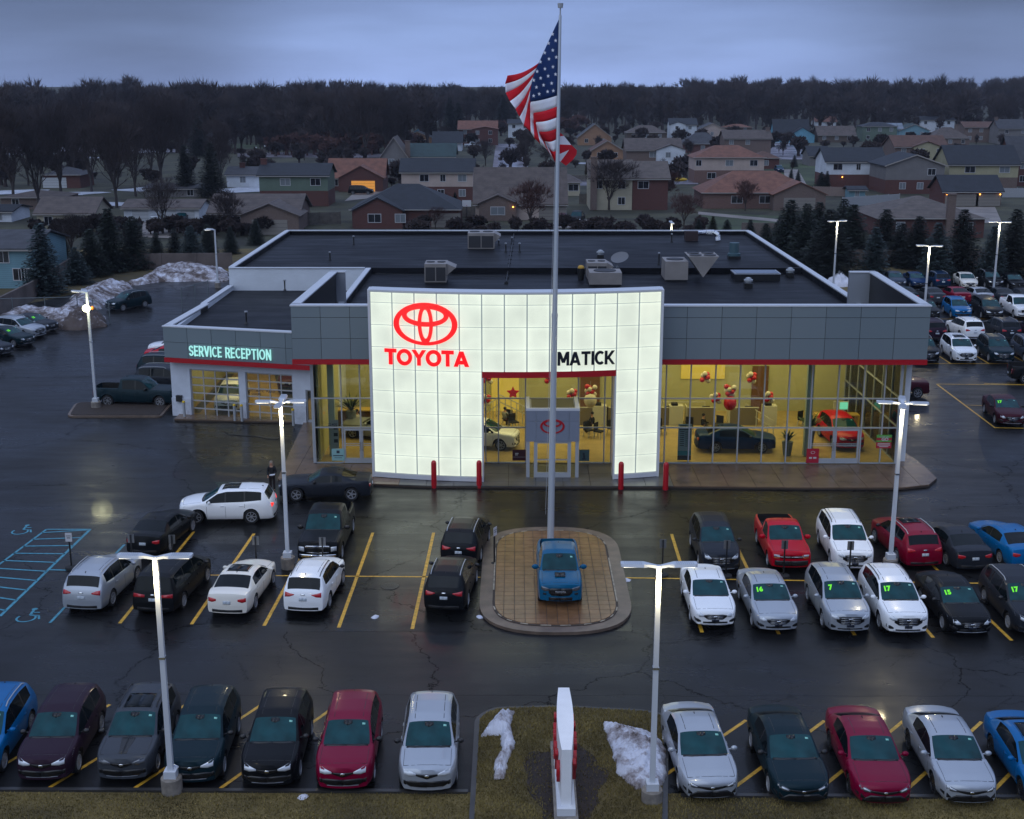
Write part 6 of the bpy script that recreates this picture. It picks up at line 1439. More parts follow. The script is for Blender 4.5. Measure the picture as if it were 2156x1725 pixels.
H(1850, 2070, 500, 412, 'hip', 'red', 'tan', 'big brown hip roof nearest the right lot, pale chimney', d=15, chim=-.66, win=[(.2,0),(.85,0)])
H(2125, 2230, 392, 288, 'gableX', 'red', 'grey', 'brick house cut by the right edge', st=2, d=9)
H(1787, 1821, 417, 393, 'gableX', 'lblue', 'dark', 'teal garden shed with little round window', d=3, win=[(.5,0,.7)], cat='shed', name='garden_shed')
H(1765, 1800, 424, 398, 'gableX', 'cream', 'dark', 'pale sunroom annex left of the teal shed', d=4) if False else None
# solar array
c = AT(1865, 275, G(1850, 298).y+2.5); r = empty('solar_array', c, 0, 'dark solar panels on the dark green house roof', 'solar panels')
for i in range(6):
    for j in range(2): m = MB(); m.obox((-6.2+i*2.1, j*1.5-1.4, j*1.1+.55), (2.0, 0, 0), (0, 1.4, 1.02), (0, -.04, .06)); m.build('panel', mat('solar_cell', (.10, .13, .17), .15, coat=1), r)
# streets and drives
RZ = .012
def strip_px(name, pts, mt, z=RZ): return sheet(name, [tuple(G(*q))[:2] for q in pts], z, mt)
ROADP = wet_ground('pale_street', (.17, .155, .18), rmin=.3, rmax=.6, seed=21)
DRV = mat('driveway_concrete', (.21, .18, .16), .6, noise=(.3, .3))
strip_px('street', [(1035, 372), (1118, 372), (1094, 303), (1044, 303)], ROADP)
strip_px('street', [(500, 331), (860, 333), (860, 325), (500, 320)], ROADP)
strip_px('street', [(1180, 392), (1470, 388), (1470, 380), (1180, 378)], ROADP)
strip_px('street', [(1600, 336), (1705, 336), (1690, 300), (1625, 303)], ROADP)
strip_px('street', [(-60, 318), (420, 322), (420, 314), (-60, 308)], ROADP, .014)
strip_px('driveway', [(725, 424), (800, 415), (806, 401), (752, 401)], DRV); strip_px('driveway', [(300, 500), (360, 502), (400, 468), (300, 468)], DRV); strip_px('driveway', [(1985, 470), (2110, 470), (2095, 436), (2000, 436)], DRV)
strip_px('driveway', [(1160, 480), (1245, 480), (1235, 463), (1170, 463)], DRV); strip_px('driveway', [(1655, 392), (1700, 392), (1680, 357), (1650, 357)], DRV); strip_px('driveway', [(810, 364), (890, 372), (960, 325), (940, 322)], DRV, .018)
strip_px('path', [(1470, 452), (1640, 468), (1900, 470), (1900, 466), (1640, 462), (1470, 446)], DRV, .016)
FG = wet_ground('green_field', (.040, .055, .022), crack=False, rmin=.9, rmax=.95, seed=3, film=0)
strip_px('field', [(400, 300), (640, 306), (640, 316), (400, 314)], FG, .01)
strip_px('field', [(1600, 385), (1730, 392), (1740, 345), (1610, 345)], FG, .01); strip_px('field', [(1640, 480), (1700, 520), (1580, 510), (1470, 470), (1480, 448), (1640, 455)], FG, .01)
for i, q in enumerate([(40, 325, 9), (250, 320, 12), (160, 332, 7), (300, 399, 5), (505, 400, 7), (20, 405, 7), (150, 408, 6), (1075, 352, 2.5), (930, 352, 4), (1140, 357, 3.5), (1230, 344, 3), (1655, 300, 6), (1630, 290, 5), (1760, 386, 3), (248, 430, 4), (345, 446, 3), (1005, 366, 3), (1120, 372, 3), (1150, 365, 3)]):
    c = G(q[0], q[1]); s = q[2]; sheet('snow_patch', [(c.x+s*math.cos(t)*(1+.4*math.sin(3*t+i)), c.y+s*.9*math.sin(t)*(1+.3*math.cos(2*t+i))) for t in [j*.45 for j in range(14)]], .03, mat('old_snow', (.40, .42, .47), .7, noise=(.5, .3)), 'stuff')
    
for o in list(bpy.data.objects):
    if o.name.startswith('snow_patch'): o['label'] = 'thin leftover snow patch on the grass'; o['category'] = 'snow'
# fences between the yards
def wfence(p, q, h, label, mt, nm='board_fence'):
    a, b = G(*p), G(*q); r = empty(nm, a, 0, label, 'fence'); WOFF[r.name] = tuple(a); d = b-a; n = max(2, int(d.length/.16)); e = d/n; s = Vector((-e.y, e.x, 0)).normalized()*.03; m = MB()
    for i in range(n): m.obox(a+e*i, e*.88, s, (0, 0, h*(1 if i % 2 else .985)))
    m.build('boards', mt, r)['kind'] = 'stuff'
    k = max(2, int(d.length/2.4)); 
    for i in range(k+1): m = MB(); c = a+d*i/k; m.box(c.x-.06, c.x+.06, c.y+.04, c.y+.16, 0, h+.08); m.build('post', mt, r)
WD = mat('weathered_wood', (.10, .085, .075), .8, noise=(2, .3)); VN = mat('white_vinyl', (.35, .36, .38), .5); WT = mat('tan_fence', (.22, .16, .14), .7)
wfence((630, 474), (717, 472), 1.9, 'weathered board fence right of the tan garage', WD); wfence((560, 480), (628, 474), 1.6, 'tan fence panel by the tan garage gable', WT) if False else None
wfence((948, 455), (1020, 458), 1.9, 'scalloped board fence left of the huge brown roof', WD); wfence((1712, 412), (1785, 414), 1.8, 'tan board fence by the teal shed', WT)
wfence((1773, 436), (1893, 428), 1.7, 'white vinyl fence behind the shed and annex', VN); wfence((2111, 416), (2200, 416), 1.8, 'pale board fence at the right edge', VN); wfence((1178, 382), (1300, 384), 1.4, 'dark picket fence by the street right of the flagpole', WD)
wfence((1220, 430), (1245, 430), 1.8, 'short board fence between cream annex and cream house', WD); wfence((400, 322), (560, 324), 1.5, 'low brown fence by the green field', WD)
# ------------------------------------------------------------------ vehicles in the neighbourhood
GS = 'cars on the side streets'
for (x, y, kd, co, hd, lb) in ((1215, 473, 'truck', 'black', -10, 'black pickup parked behind the dealership roof'), (1184, 474, 'suv', 'maroon', 175, 'dark red hatchback beside the black pickup'), (995, 314, 'truck', 'silver', 90, 'silver pickup at the head of the street'), (945, 322, 'van', 'white', 60, 'white van up the side street'),
        (760, 412, 'van', 'black', 88, 'black van on the brick house driveway') , (300, 466, 'saloon', 'teal', 10, 'teal sedan before the garage row, left one'), (333, 468, 'suv', 'silver', 5, 'silver car before the garage row'), (366, 484, 'saloon', 'teal', 4, 'blue green sedan on the garage drive'), (384, 470, 'saloon', 'charcoal', 4, 'dark sedan beside the right garage door'),
        (120, 398, 'saloon', 'crimson', 90, 'red car before the brick ranch'), (1638, 272, 'saloon', 'white', 80, 'white car before the turquoise house'), (738, 417, 'truck', 'black', 90, 'black truck at the end of the brick driveway'), (1640, 366, 'suv', 'navy', 0, 'dark blue car behind the pink brick ranch'), (965, 306, 'suv', 'charcoal', 0, 'dark car before the orange roofed brick house')):
    p = G(x, y-3); 
    if lb.startswith('black truck'): continue
    car(kd, co, (p.x, p.y, 0), hd, lb, near=False, group=GS, lite=True)
def small(name, mb_mt, label, cat):
    r = None
    for i, (m, mt) in enumerate(mb_mt):
        if i == 0: r = m.build(name, mt); tag(r, label, cat)
        else: m.build('part_' + str(i), mt, r)
    return r
# kayak / yellow canopy and other yard things
p = G(1428, 388); m = MB(); m.ball((p.x, p.y, 1.0), 2.0, .5, .45, 12, 6); o = m.build('kayak', mat('kayak_yellow', (.65, .40, .01), .4), smooth=True); tag(o, 'yellow kayak on a rack by the street right of the brick house', 'kayak')
p = G(1823-30, 384); m = MB(); m.ball((p.x, p.y, .5), 2.4, .7, .6, 12, 6); o = m.build('covered_boat', mat('boat_teal', (.03, .22, .25), .5), smooth=True); tag(o, 'teal covered boat beside the white two storey house', 'boat')
p = G(1166, 455)
r = empty('basketball_hoop', G(1015-32, 470), 0, 'white basketball hoop by the board fence', 'basketball hoop'); m = MB(); m.tube((0, 0, 0), (0, 0, 2.8), .07); m.build('post', BLACK, r); m = MB(); m.box(-.7, .7, -.1, -.05, 2.6, 3.6); m.build('backboard', WF, r); m = MB(); m.tube((0, -.1, 2.8), (0, -.5, 2.8), .05); m.build('rim', REDM, r)
for x, y, b, s_ in ((822, 365, 3.8, 'street lamp before the grey gabled house'), (541, 346, 4.2, 'black lamp standard left of the green house'), (559, 342, 4.2, 'black lamp standard behind the green house roof')):
    p = G(x, y); r = empty('street_lamp', p, 0, s_, 'street lamp'); m = MB(); m.tube((0, 0, 0), (0, 0, b), .07); m.build('post', BLACK, r); m = MB(); m.ball((0, 0, b+.2), .22); m.build('globe', WF, r)
# stadium lights on the horizon
for x in (1975, 2055, 2412, 2524):
    pass
# ------------------------------------------------------------------ trees
BARK = mat('bark', (.048, .038, .035), .9); TWIG = mat('twigs', (.042, .029, .028), .9, noise=(.2, .3)); TWIGR = mat('reddish_twigs', (.085, .038, .032), .9, noise=(.2, .3)); TWIGP = mat('pale_bark', (.10, .09, .085), .9)
def bare_tree(seed, H=20, spread=.42, levels=6, nb=3, twigs=4, tw=.035, fork=.17, l0=None):
    rr = random.Random(seed); tb = MB(); cb = MB()
    def rec(p, d, ln, rad, lv):
        q = p+d*ln; mb = tb if lv <= 1 else cb
        bend = Vector((rr.uniform(-1, 1), rr.uniform(-1, 1), rr.uniform(-.2, .6)))*.12*ln; mid = (p+q)/2+bend*(.6 if lv else .25)
        if lv <= 3: n = 6 if lv == 0 else (5 if lv == 1 else 3); mb.tube(p, mid, rad, rad*.82, n, False); mb.tube(mid, q, rad*.82, rad*.66, n, False)
        else:
            w = d.orthogonal().normalized()*max(rad, tw*.6); k = len(cb.v); cb.v += [tuple(p-w), tuple(p+w), tuple(mid+w*.7), tuple(q), tuple(mid-w*.7)]; cb.f += [(k, k+1, k+2, k+3, k+4)]
        if lv > levels: return
        if lv == levels:
            for _ in range(twigs):
                t = rr.uniform(.1, 1); a = p.lerp(q, t); e = (d+Vector((rr.uniform(-1, 1), rr.uniform(-1, 1), rr.uniform(-.5, .9)))*.8).normalized()*ln*rr.uniform(.6, 1.3); w = e.orthogonal().normalized()*tw*.5
                k = len(cb.v); cb.v += [tuple(a-w), tuple(a+w), tuple(a+e)]; cb.f += [(k, k+1, k+2)]
            return
        if lv in (1, 2):
            o = d.orthogonal().normalized(); o2 = d.cross(o)
            for t in (.35, .7): az = rr.uniform(0, 6.28); rec(p.lerp(q, t), (d*.75+(o*math.cos(az)+o2*math.sin(az))*.66).normalized(), ln*.62, rad*.4, lv+2)
        nn = nb if lv else nb+2
        ax0 = rr.uniform(0, 6.28)
        for i in range(nn):
            az = ax0+2*math.pi*i/nn+rr.uniform(-.4, .4); an = spread*rr.uniform(.5, 1.35)*(1.0 if lv else .85); o = d.orthogonal().normalized(); o2 = d.cross(o)
            nd = (d*math.cos(an)+(o*math.cos(az)+o2*math.sin(az))*math.sin(an)+Vector((0, 0, .16))).normalized()
            st_ = q if lv else p+d*ln*rr.uniform(.62, 1.0)
            rec(st_, nd, ln*rr.uniform(.66, .92)*(1.0 if lv else 1.25), rad*.60, lv+1)
    rec(Vector((0, 0, 0)), Vector((rr.uniform(-.04, .04), rr.uniform(-.04, .04), 1)).normalized(), l0 or H*fork, H*.018, 0)
    zs = max(v[2] for v in cb.v); k = H/zs
    for b in (tb, cb): b.v = [(x*k, y*k, z*k) for x, y, z in b.v]
    return tb.mesh('trunk'), cb.mesh('crown')
TV = [bare_tree(s, 20, sp, 6, 3, 3, .05) for s, sp in ((1, .36), (2, .42), (3, .30), (4, .38))]
TS = [bare_tree(s, 8, sp, 5, 3, 6, .035, .16) for s, sp in ((11, .50), (12, .42))]
TREEN = {}
def tree(px, base_y, top_y, label, vs=TV, mt=None, group=None, wide=1.0):
    p = G(px, base_y); zt = AT(px, top_y, p.y).z; i = len(TREEN) % len(vs); TREEN[len(TREEN)] = 1; tk, crn = vs[i]; H_ = 20 if vs is TV else 8; s = zt/H_
    r = empty('bare_tree', p, random.uniform(0, 6.28), label, 'tree', group); r.scale = (s*wide, s*wide, s)
    obj('trunk', tk, BARK if mt is not TWIGP else TWIGP, r); obj('crown', crn, mt or TWIG, r); return r
GB = 'tall bare trees at the left of the neighbourhood'; LB = 'tall bare dark tree standing among the left hand houses'
for (x, b, t) in ((-12, 460, 120), (30, 430, 190), (83, 450, 195), (130, 420, 200), (193, 404, 185), (246, 437, 210), (286, 414, 205), (340, 396, 180), (60, 390, 205), (160, 385, 200), (320, 380, 195), (385, 370, 190), (466, 394, 230), (222, 360, 190), (10, 375, 185)):
    tree(x, b, t, LB, group=GB, wide=.85)
tree(343, 492, 362, 'round bare tree in front of the garage row drive', wide=1.1); tree(152, 545, 438, 'small bare tree behind the left panel wall', vs=TS, wide=1.1); tree(480, 495, 390, 'leafless tree before the tan garage gable', vs=TS)
GC = 'bare trees behind the middle houses'; LC = 'tall bare tree behind the middle rows of houses'
for (x, b, t) in ((814, 330, 161), (770, 335, 175), (740, 322, 170), (850, 326, 190), (700, 318, 175), (645, 312, 172), (580, 310, 168), (520, 305, 165), (470, 312, 185), (430, 312, 200), (1165, 262, 172), (1210, 262, 170), (1245, 268, 175), (1310, 262, 166), (1350, 262, 168), (1400, 262, 164)):
    tree(x, b, t, LC, group=GC, wide=.9)
for (x, b, t, l_, m_) in ((1022, 349, 288, 'bare street tree left of the pale street', TWIG), (1104, 349, 286, 'bare street tree right of the pale street', TWIG), (1150, 352, 300, 'bare tree touching the flagpole, below the flag', TWIG), (1117, 478, 368, 'bushy bare tree before the huge brown roof', TWIGR), (1282, 442, 322, 'dense bare tree before the cream house', TWIG), (917, 482, 428, 'small bare tree before the black hip roof ranch', TWIGR),
        (1397, 436, 352, 'reddish bare tree right of the brick house', TWIGR), (1569, 444, 372, 'young bare tree on the lawn of the pink ranch', TWIGR), (935, 300, 262, 'bare tree behind the white van', TWIG), (830, 322, 250, 'bare tree left of the grey gable', TWIG), (1440, 480, 400, 'bare reddish tree at the lawn corner', TWIGR), (1640, 322, 300, 'sapling beside the pale road', TWIG), (1085, 455, 395, 'low bare tree over the arched window', TWIGR)):
    tree(x, b, t, l_, vs=TS, mt=m_, wide=1.15)
GD_ = 'bare trees standing out along the right wood edge'; LD = 'bare tree standing out from the right hand wood edge'
for (x, b, t) in ((1475, 262, 170), (1540, 258, 160), (1590, 256, 172), (1650, 256, 168), (1700, 250, 158), (1780, 252, 160), (1850, 252, 165), (1900, 250, 170), (1960, 248, 168), (2030, 250, 166), (2090, 250, 160), (2140, 252, 156), (1500, 262, 166)):
    tree(x, b, t, LD, group=GD_, wide=.95, mt=TWIGP if x in (1710,) else None)
# the far wood: many simple leafless trees in one mass
def wood(name, n, fx, label, seed, mt, vs):
    rs_ = np.random.RandomState(seed); VV = []; FF = []; off = 0
    base = []
    for tk, crn in vs:
        v = np.array([tuple(q.co) for m_ in (tk, crn) for q in m_.vertices]); f = []; o = 0
        for m_ in (tk, crn): f += [tuple(i+o for i in p.vertices) for p in m_.polygons]; o += len(m_.vertices)
        base.append((v, f))
    for i in range(n):
        x, y, h = fx(rs_); v, f = base[i % len(base)]; a = rs_.rand()*6.28; s = h/max(v[:, 2]); w = s*rs_.uniform(.8, 1.15); c, s_ = math.cos(a), math.sin(a)
        P = np.stack([(v[:, 0]*c-v[:, 1]*s_)*w+x, (v[:, 0]*s_+v[:, 1]*c)*w+y, v[:, 2]*s-.1], 1); VV.append(P); FF += [tuple(q+off for q in g) for g in f]; off += len(v)
    me = bpy.data.meshes.new(name); me.from_pydata(np.concatenate(VV).tolist(), [], FF); o = obj(name, me, mt); return tag(o, label, 'wood', kind='stuff')
LOW = [bare_tree(s, 20, .36, 4, 3, 7, .20, .13) for s in (21, 22, 23)]
SHR = [bare_tree(s, 20, .62, 4, 3, 8, .55, .04) for s in (31, 32, 33)]
def fx_far(rs_):
    px = rs_.uniform(-150, 2300); Y = rs_.uniform(640, 1250) if px > 900 else rs_.uniform(480, 950)
    q = AT(px, 200, Y); ridge = 16.8+3.2*mn.noise((px*.006, Y*.004, 3))+(3.0 if px > 1450 else (1.0 if px < 850 else -1.0))*(Y/900); return q.x, Y, ridge*rs_.choice([.8, .9, 1.0, 1.15, 1.3])*rs_.uniform(.9, 1.1)
wood('far_wood', 1100, fx_far, 'leafless wood along the whole horizon', 5, TWIG, LOW)
def fx_mid(rs_):
    while True:
        px = rs_.uniform(-60, 2250)
        if px < 900: Y = rs_.uniform(400, 560)
        elif px < 1150: Y = rs_.uniform(640, 760)
        else: Y = rs_.uniform(545, 760)
        q = AT(px, 200, Y); return q.x, Y, rs_.choice([5, 8, 13, 16, 19])*rs_.uniform(.8, 1.15)
wood('near_wood', 420, fx_mid, 'darker leafless trees at the wood edge behind the last houses', 8, TWIG, LOW)
def fx_thk(rs_):
    px = rs_.uniform(560, 880) if rs_.rand() < .7 else rs_.uniform(1050, 1250); q = G(px, rs_.uniform(312, 330) if px < 900 else rs_.uniform(268, 285)); return q.x, q.y, rs_.uniform(4, 7)
wood('thicket', 90, fx_thk, 'reddish leafless thicket beyond the middle houses', 9, TWIGR, SHR)
def fx_shr(rs_):
    px = rs_.choice([rs_.uniform(240, 560), rs_.uniform(850, 1250), rs_.uniform(1250, 1500), rs_.uniform(60, 240)]); q = G(px, rs_.uniform(486, 500)); return q.x, q.y, rs_.uniform(1.6, 3.4)
wood('shrubbery', 110, fx_shr, 'leafless shrubs crowding behind the dealership', 10, TWIG, SHR)
def fx_yard(rs_):
    px = rs_.uniform(-20, 2180); q = G(px, rs_.choice([rs_.uniform(300, 330), rs_.uniform(335, 400), rs_.uniform(268, 300)])); return q.x, q.y, rs_.uniform(1.5, 6.5)
wood('yard_shrubs', 330, fx_yard, 'leafless shrubs and small trees scattered between the houses', 12, TWIG, SHR+LOW[:1])
# conifers
def conifer(seed, full=.30, n=34, droop=.25):
    rr = random.Random(seed); tb = MB(); cb = MB(); H_ = 10; tb.tube((0, 0, 0), (0, 0, H_*.97), .16, .02, 6)
    for i in range(n):
        t = (i+.5)/n; z = .35+(H_-.4)*t; rad = H_*full*(1-t)**.68*rr.uniform(.86, 1.1)+.08; k = int(7+9*(1-t)); a0 = rr.uniform(0, 6.28)
        for j in range(k):
            a = a0+2*math.pi*j/k+rr.uniform(-.25, .25); L_ = rad*rr.uniform(.78, 1.12); c, s = math.cos(a), math.sin(a); m_ = max(2, int(L_/.32)+1)
            for q in range(m_):
                u = (q+.6)/m_; x = L_*u; zz = z-droop*x*(.6+.5*u)+.18*u*u*L_
                for e in range(4):
                    ang = a+rr.uniform(-1.1, 1.1); ln = rr.uniform(.26, .46)*(1.1-.35*u); dx, dy = math.cos(ang), math.sin(ang); w = ln*.30
                    p = Vector((x*c+rr.uniform(-.1, .1), x*s+rr.uniform(-.1, .1), zz+rr.uniform(-.1, .1))); d = Vector((dx, dy, rr.uniform(-.35, .25)))*ln; sd = Vector((-dy, dx, rr.uniform(-.5, .5)))*w
                    k_ = len(cb.v); cb.v += [tuple(p-sd*.6), tuple(p+d*.55-sd), tuple(p+d), tuple(p+d*.55+sd), tuple(p+sd*.6)]; cb.f.append((k_, k_+1, k_+2, k_+3, k_+4))
    return tb.mesh('trunk'), cb.mesh('needles')
CVN = [conifer(1, .27), conifer(2, .31), conifer(3, .24)]
NG = mat('spruce_green', (.012, .022, .013), .8, noise=(1.3, .5)); NBL = mat('spruce_blue', (.032, .055, .056), .8, noise=(1.3, .45)); NDK = mat('pine_dark', (.008, .014, .009), .85, noise=(1.3, .4)); NOL = mat('cedar_olive', (.026, .030, .010), .85, noise=(1.3, .4))
def spruce(px, by, ty, mt, label, group=None, wide=1.0):
    p = G(px, by); zt = AT(px, ty, p.y).z; i = len(TREEN) % 3; TREEN[len(TREEN)] = 1; tk, crn = CVN[i]; s = zt/10
    r = empty('spruce_tree', p, random.uniform(0, 6.28), label, 'conifer', group); w_ = wide*random.uniform(.8, 1.1); r.scale = (s*w_, s*w_, s); obj('trunk', tk, BARK, r); obj('crown', crn, mt, r)
GSL = 'spruces along the left wall'; GSR = 'spruces along the right wall'
for (x, b, t, m_, l_) in ((95, 622, 470, NBL, 'biggest dark spruce by the light blue house'), (163, 598, 520, NBL, 'spruce right of the biggest left spruce'), (235, 572, 438, NG, 'tall narrow spruce before the cream cottage'), (195, 582, 482, NG, 'dark spruce between two taller ones at left'), (285, 566, 455, NG, 'dark spruce in front of the garage row'), (332, 562, 490, NG, 'short spruce before the left wall middle'), (405, 562, 475, NBL, 'blue spruce before the left wall'), (370, 552, 482, NDK, 'dark spruce behind the blue one'), (440, 548, 472, NG, 'spruce left of the driveway lamp post'), (487, 535, 478, NG, 'spruce at the left end of the rear roof'), (540, 515, 460, NG, 'spruce behind the left rear roof corner'), (140, 560, 500, NDK, 'low spruce behind the panel wall')):
    spruce(x, b, t, m_, l_, GSL, 1.5)
for (x, b, t, m_, l_) in ((1693, 562, 428, NG, 'tall spruce right of the far wall section'), (1742, 588, 440, NDK, 'dark spruce above the yellow hydrant'), (1838, 590, 478, NBL, 'blue spruce above the snowy grass heap'), (1790, 555, 430, NG, 'tall spruce behind the blue one'), (1895, 560, 470, NDK, 'dark spruce left of the second right lamp post'), (1968, 592, 468, NBL, 'blue spruce behind the second right lamp post'), (1928, 565, 455, NDK, 'dark round conifer behind the white sedan'), (2020, 580, 440, NDK, 'wide dark conifer before the big hip roof'), (2085, 592, 475, NBL, 'blue spruce behind the rear lamp post'), (2130, 585, 440, NDK, 'dark conifer at the right edge'), (1610, 552, 470, NG, 'spruce at the right rear roof corner'), (1578, 520, 462, NG, 'small spruce over the rear roof edge'), (1640, 520, 455, NG, 'spruce left of the tall right one'), (1660, 540, 420, NG, 'slender spruce before the orange roofs'), (1500, 498, 455, NOL, 'low conifer behind the rear roof right part'), (1470, 500, 460, NG, 'low green conifer near the reddish tree'), (1530, 500, 462, NG, 'small conifer on the ranch lawn edge'), (1720, 540, 425, NG, 'spruce between two tall ones at right'), (1770, 545, 418, NG, 'spruce before the white vinyl fence'), (1860, 548, 440, NDK, 'dark spruce behind the grey panel wall')):
    spruce(x, b, t, m_, l_, GSR, 1.55)
for (x, b, t, l_) in ((393, 412, 305, 'big dark spruce left of the white house'), (448, 416, 300, 'big dark spruce next to the white house'), (420, 330, 240, 'dark pine beyond the green field'), (948, 285, 205, 'dark pine behind the pale blue gable'), (880, 262, 190, 'dark pointed spruce in the far wood'), (1060, 275, 205, 'dark pine at the head of the street'), (1395, 262, 195, 'dark spruce among the bare wood'), (1560, 262, 196, 'spruce at the wood edge behind grey roofs'), (1745, 262, 190, 'dark spruce in the right wood'), (1880, 262, 196, 'dark spruce behind the solar roof'), (965, 275, 215, 'second dark pine behind the pale blue gable')):
    spruce(x, b, t, NDK, l_, None, 1.35)
for (x, b, t, l_) in ((1672, 352, 326, 'small arborvitae by the pale road'), (1665, 382, 356, 'left arborvitae behind the pink ranch'), (1680, 382, 358, 'right arborvitae behind the pink ranch'), (1728, 400, 362, 'arborvitae left of the white bay window'), (1740, 400, 360, 'arborvitae touching the white bay window'), (1800, 392, 360, 'slim arborvitae beside the brick base'), (998, 470, 452, 'blue dwarf spruce on the lawn'), (870, 425, 408, 'low hedge bush before the pinkish house'), (958, 424, 405, 'row shrub before the brick base'), (940, 424, 408, 'left row shrub before the brick base')):
    spruce(x, b, t, NG if 'blue' not in l_ else NBL, l_, None, 1.4)
# ================================================================== ROOFTOP EQUIPMENT
UN = mat('unit_beige', (.26, .235, .22), .5, noise=(1, .15)); UD = mat('coil_dark', (.025, .025, .03), .6); ZR = 6.55*K
def unit(x0, x1, by, ty, label, d=2.2, hood=None, coils=True, fans=2, hv=None):
    a, b = G(x0, by, ZR), G(x1, by, ZR); w = b.x-a.x; h = AT(x0, ty, a.y+d*.5).z-ZR if hv is None else hv
    r = empty('rooftop_unit', ((a.x+b.x)/2, a.y, ZR), 0, label, 'air conditioner'); W2 = w/2
    m = MB(); m.box(-W2, W2, 0, d, .12, h); m.build('cabinet', UN, r); m = MB(); m.box(-W2+.05, W2-.05, .05, d-.05, -.02, .12); m.build('curb', BLACK, r)
    if coils:
        for i in range(2): m = MB(); m.box(-W2+.08+i*W2*.97, -W2+.02+(i+1)*W2*.95, -.03, 0, .22, h-.25); m.build('coil', UD, r)
    for i in range(fans): m = MB(); m.lathe((-W2+w*(i+.5)/fans, d*.5, h), [(min(w/fans, d)*.38, 0), (min(w/fans, d)*.38, .05), (.1, .05)], 16); m.build('fan', UD, r)
    if hood: m = MB(); s = W2; m.add([(s, .2, h), (s, d-.2, h), (s+hood, d-.2, h-.3), (s+hood, .2, h-.3), (s, .2, h-.9), (s, d-.2, h-.9)], [(0,1,2,3), (0,3,4), (3,2,5,4), (1,5,2)]); m.build('hood', UN, r)
    return r
unit(985, 1041, 527, 488, 'beige rooftop unit at the back with dark coils and sloped hood', hood=.55, d=2.4); unit(894, 940, 598, 552, 'beige rooftop unit with two dark coils above the emblem', hood=.7)
unit(1236, 1278, 590, 550, 'beige rooftop unit behind the portal, taller of the pair', hood=.5); unit(1241, 1309, 603, 580, 'low beige rooftop unit just above the portal top', coils=False, fans=1, hv=1.0)
r = unit(1400, 1448, 593, 546, 'large beige rooftop unit with v shaped end', coils=False, fans=1, d=2.6); s = (G(1448, 593, ZR).x-G(1400, 593, ZR).x)/2; h = 1.9
m = MB(); m.prism([(0, 0), (1, 0), (1, 1), (0, 1)], 0, 0.01); m = MB(); m.add([(s, 0, h), (s+2.3, 0, h), (s+1.15, 0, .3), (s, 2.6, h), (s+2.3, 2.6, h), (s+1.15, 2.6, .3), (s, 0, .9), (s, 2.6, .9)], [(0,2,1), (3,4,5), (0,1,4,3), (1,2,5,4), (2,0,3,5)]); m.build('condenser', UN, r)
for i in range(2):
    for j in range(2): m = MB(); m.lathe((s+.6+i*1.1, .65+j*1.3, h), [(.48, 0), (.48, .05), (.1, .05)], 14); m.build('fan', UD, r)
p = G(1502, 505, ZR); 
a = G(1547, 592, ZR); b = G(1642, 592, ZR); r = empty('skylight', ((a.x+b.x)/2, a.y, ZR), 0, 'long flat skylight box on the right of the roof', 'skylight'); w = (b.x-a.x)/2
m = MB(); m.box(-w, w, 0, 1.9, -.02, .5); m.build('curb', BLACK, r); m = MB(); m.box(-w-.05, w+.05, -.05, 1.95, .5, .58); m.build('frame', SILVER, r); m = MB(); m.box(-w+.1, w-.1, .1, 1.8, .581, .6); m.build('dome', mat('skylight_glass', (.06, .08, .10), .08, coat=1), r)
for x, y, l_ in ((1575, 606, 'round cap vent in front of the skylight'), (1663, 584, 'round cap vent right of the skylight'), (1264, 545, 'round cap vent beside the satellite dish')):
    p = G(x, y, ZR); o = empty('roof_vent', p, 0, l_, 'roof vent'); m = MB(); m.box(-.28, .28, -.28, .28, -.02, .35); m.build('curb', BLACK, o); m = MB(); m.lathe((0, 0, .35), [(.2, 0), (.2, .12), (.33, .14), (.33, .26), (.22, .28), (.22, .36), (.05, .42)], 14); m.build('cap', ALU, o)
p = G(1545, 546, ZR); o = empty('exhaust_fan', p, 0, 'blue green exhaust drum near the right rear roof', 'exhaust fan'); m = MB(); m.box(-.5, .5, -.5, .5, -.02, .3); m.build('curb', BLACK, o); m = MB(); m.lathe((0, 0, .3), [(.55, 0), (.55, .2), (.42, .25), (.42, 1.1), (.05, 1.15)], 16); m.build('drum', mat('drum_teal', (.05, .10, .12), .5), o)
p = G(1455, 508, ZR); o = empty('duct', p, 0, 'rusty fan box with silver flexible duct at the back of the roof', 'duct'); m = MB(); m.box(-.6, .6, -.5, .5, -.02, .95); m.build('fan_box', mat('rust_box', (.03, .015, .015), .7), o); m = MB()
pts = [(.6, 0, .75), (1.4, 0, .85), (2.1, 0, .85), (2.5, 0, .6), (2.55, 0, 0)]
for q in range(4):
    a, b = Vector(pts[q]), Vector(pts[q+1]); 
    for e in range(5): m.tube(a.lerp(b, e/5), a.lerp(b, (e+.5)/5), .26, .21, 10); m.tube(a.lerp(b, (e+.5)/5), a.lerp(b, (e+1)/5), .21, .26, 10)
m.build('flex_duct', CHROME, o)
p = G(1300, 572, ZR); o = empty('satellite_dish', p, 0, 'grey satellite dish tipped up on the roof', 'satellite dish'); m = MB(); m.tube((0, 0, 0), (0, 0, .9), .05); m.tube((0, 0, .4), (.5, .2, 0), .03); m.tube((0, 0, .4), (-.5, .2, 0), .03); m.build('mast', ALU, o)
m = MB(); m.lathe((0, 0, 0), [(.05, 0), (.4, .06), (.7, .22), (.72, .24), (.4, .10)], 20); me = m.mesh('dish', True); me.transform(Matrix.Translation((.2, 0, .95)) @ Matrix.Rotation(R(28), 4, 'X') @ Matrix.Rotation(R(-14), 4, 'Y')); obj('dish', me, mat('dish_grey', (.14, .14, .15), .6), o)
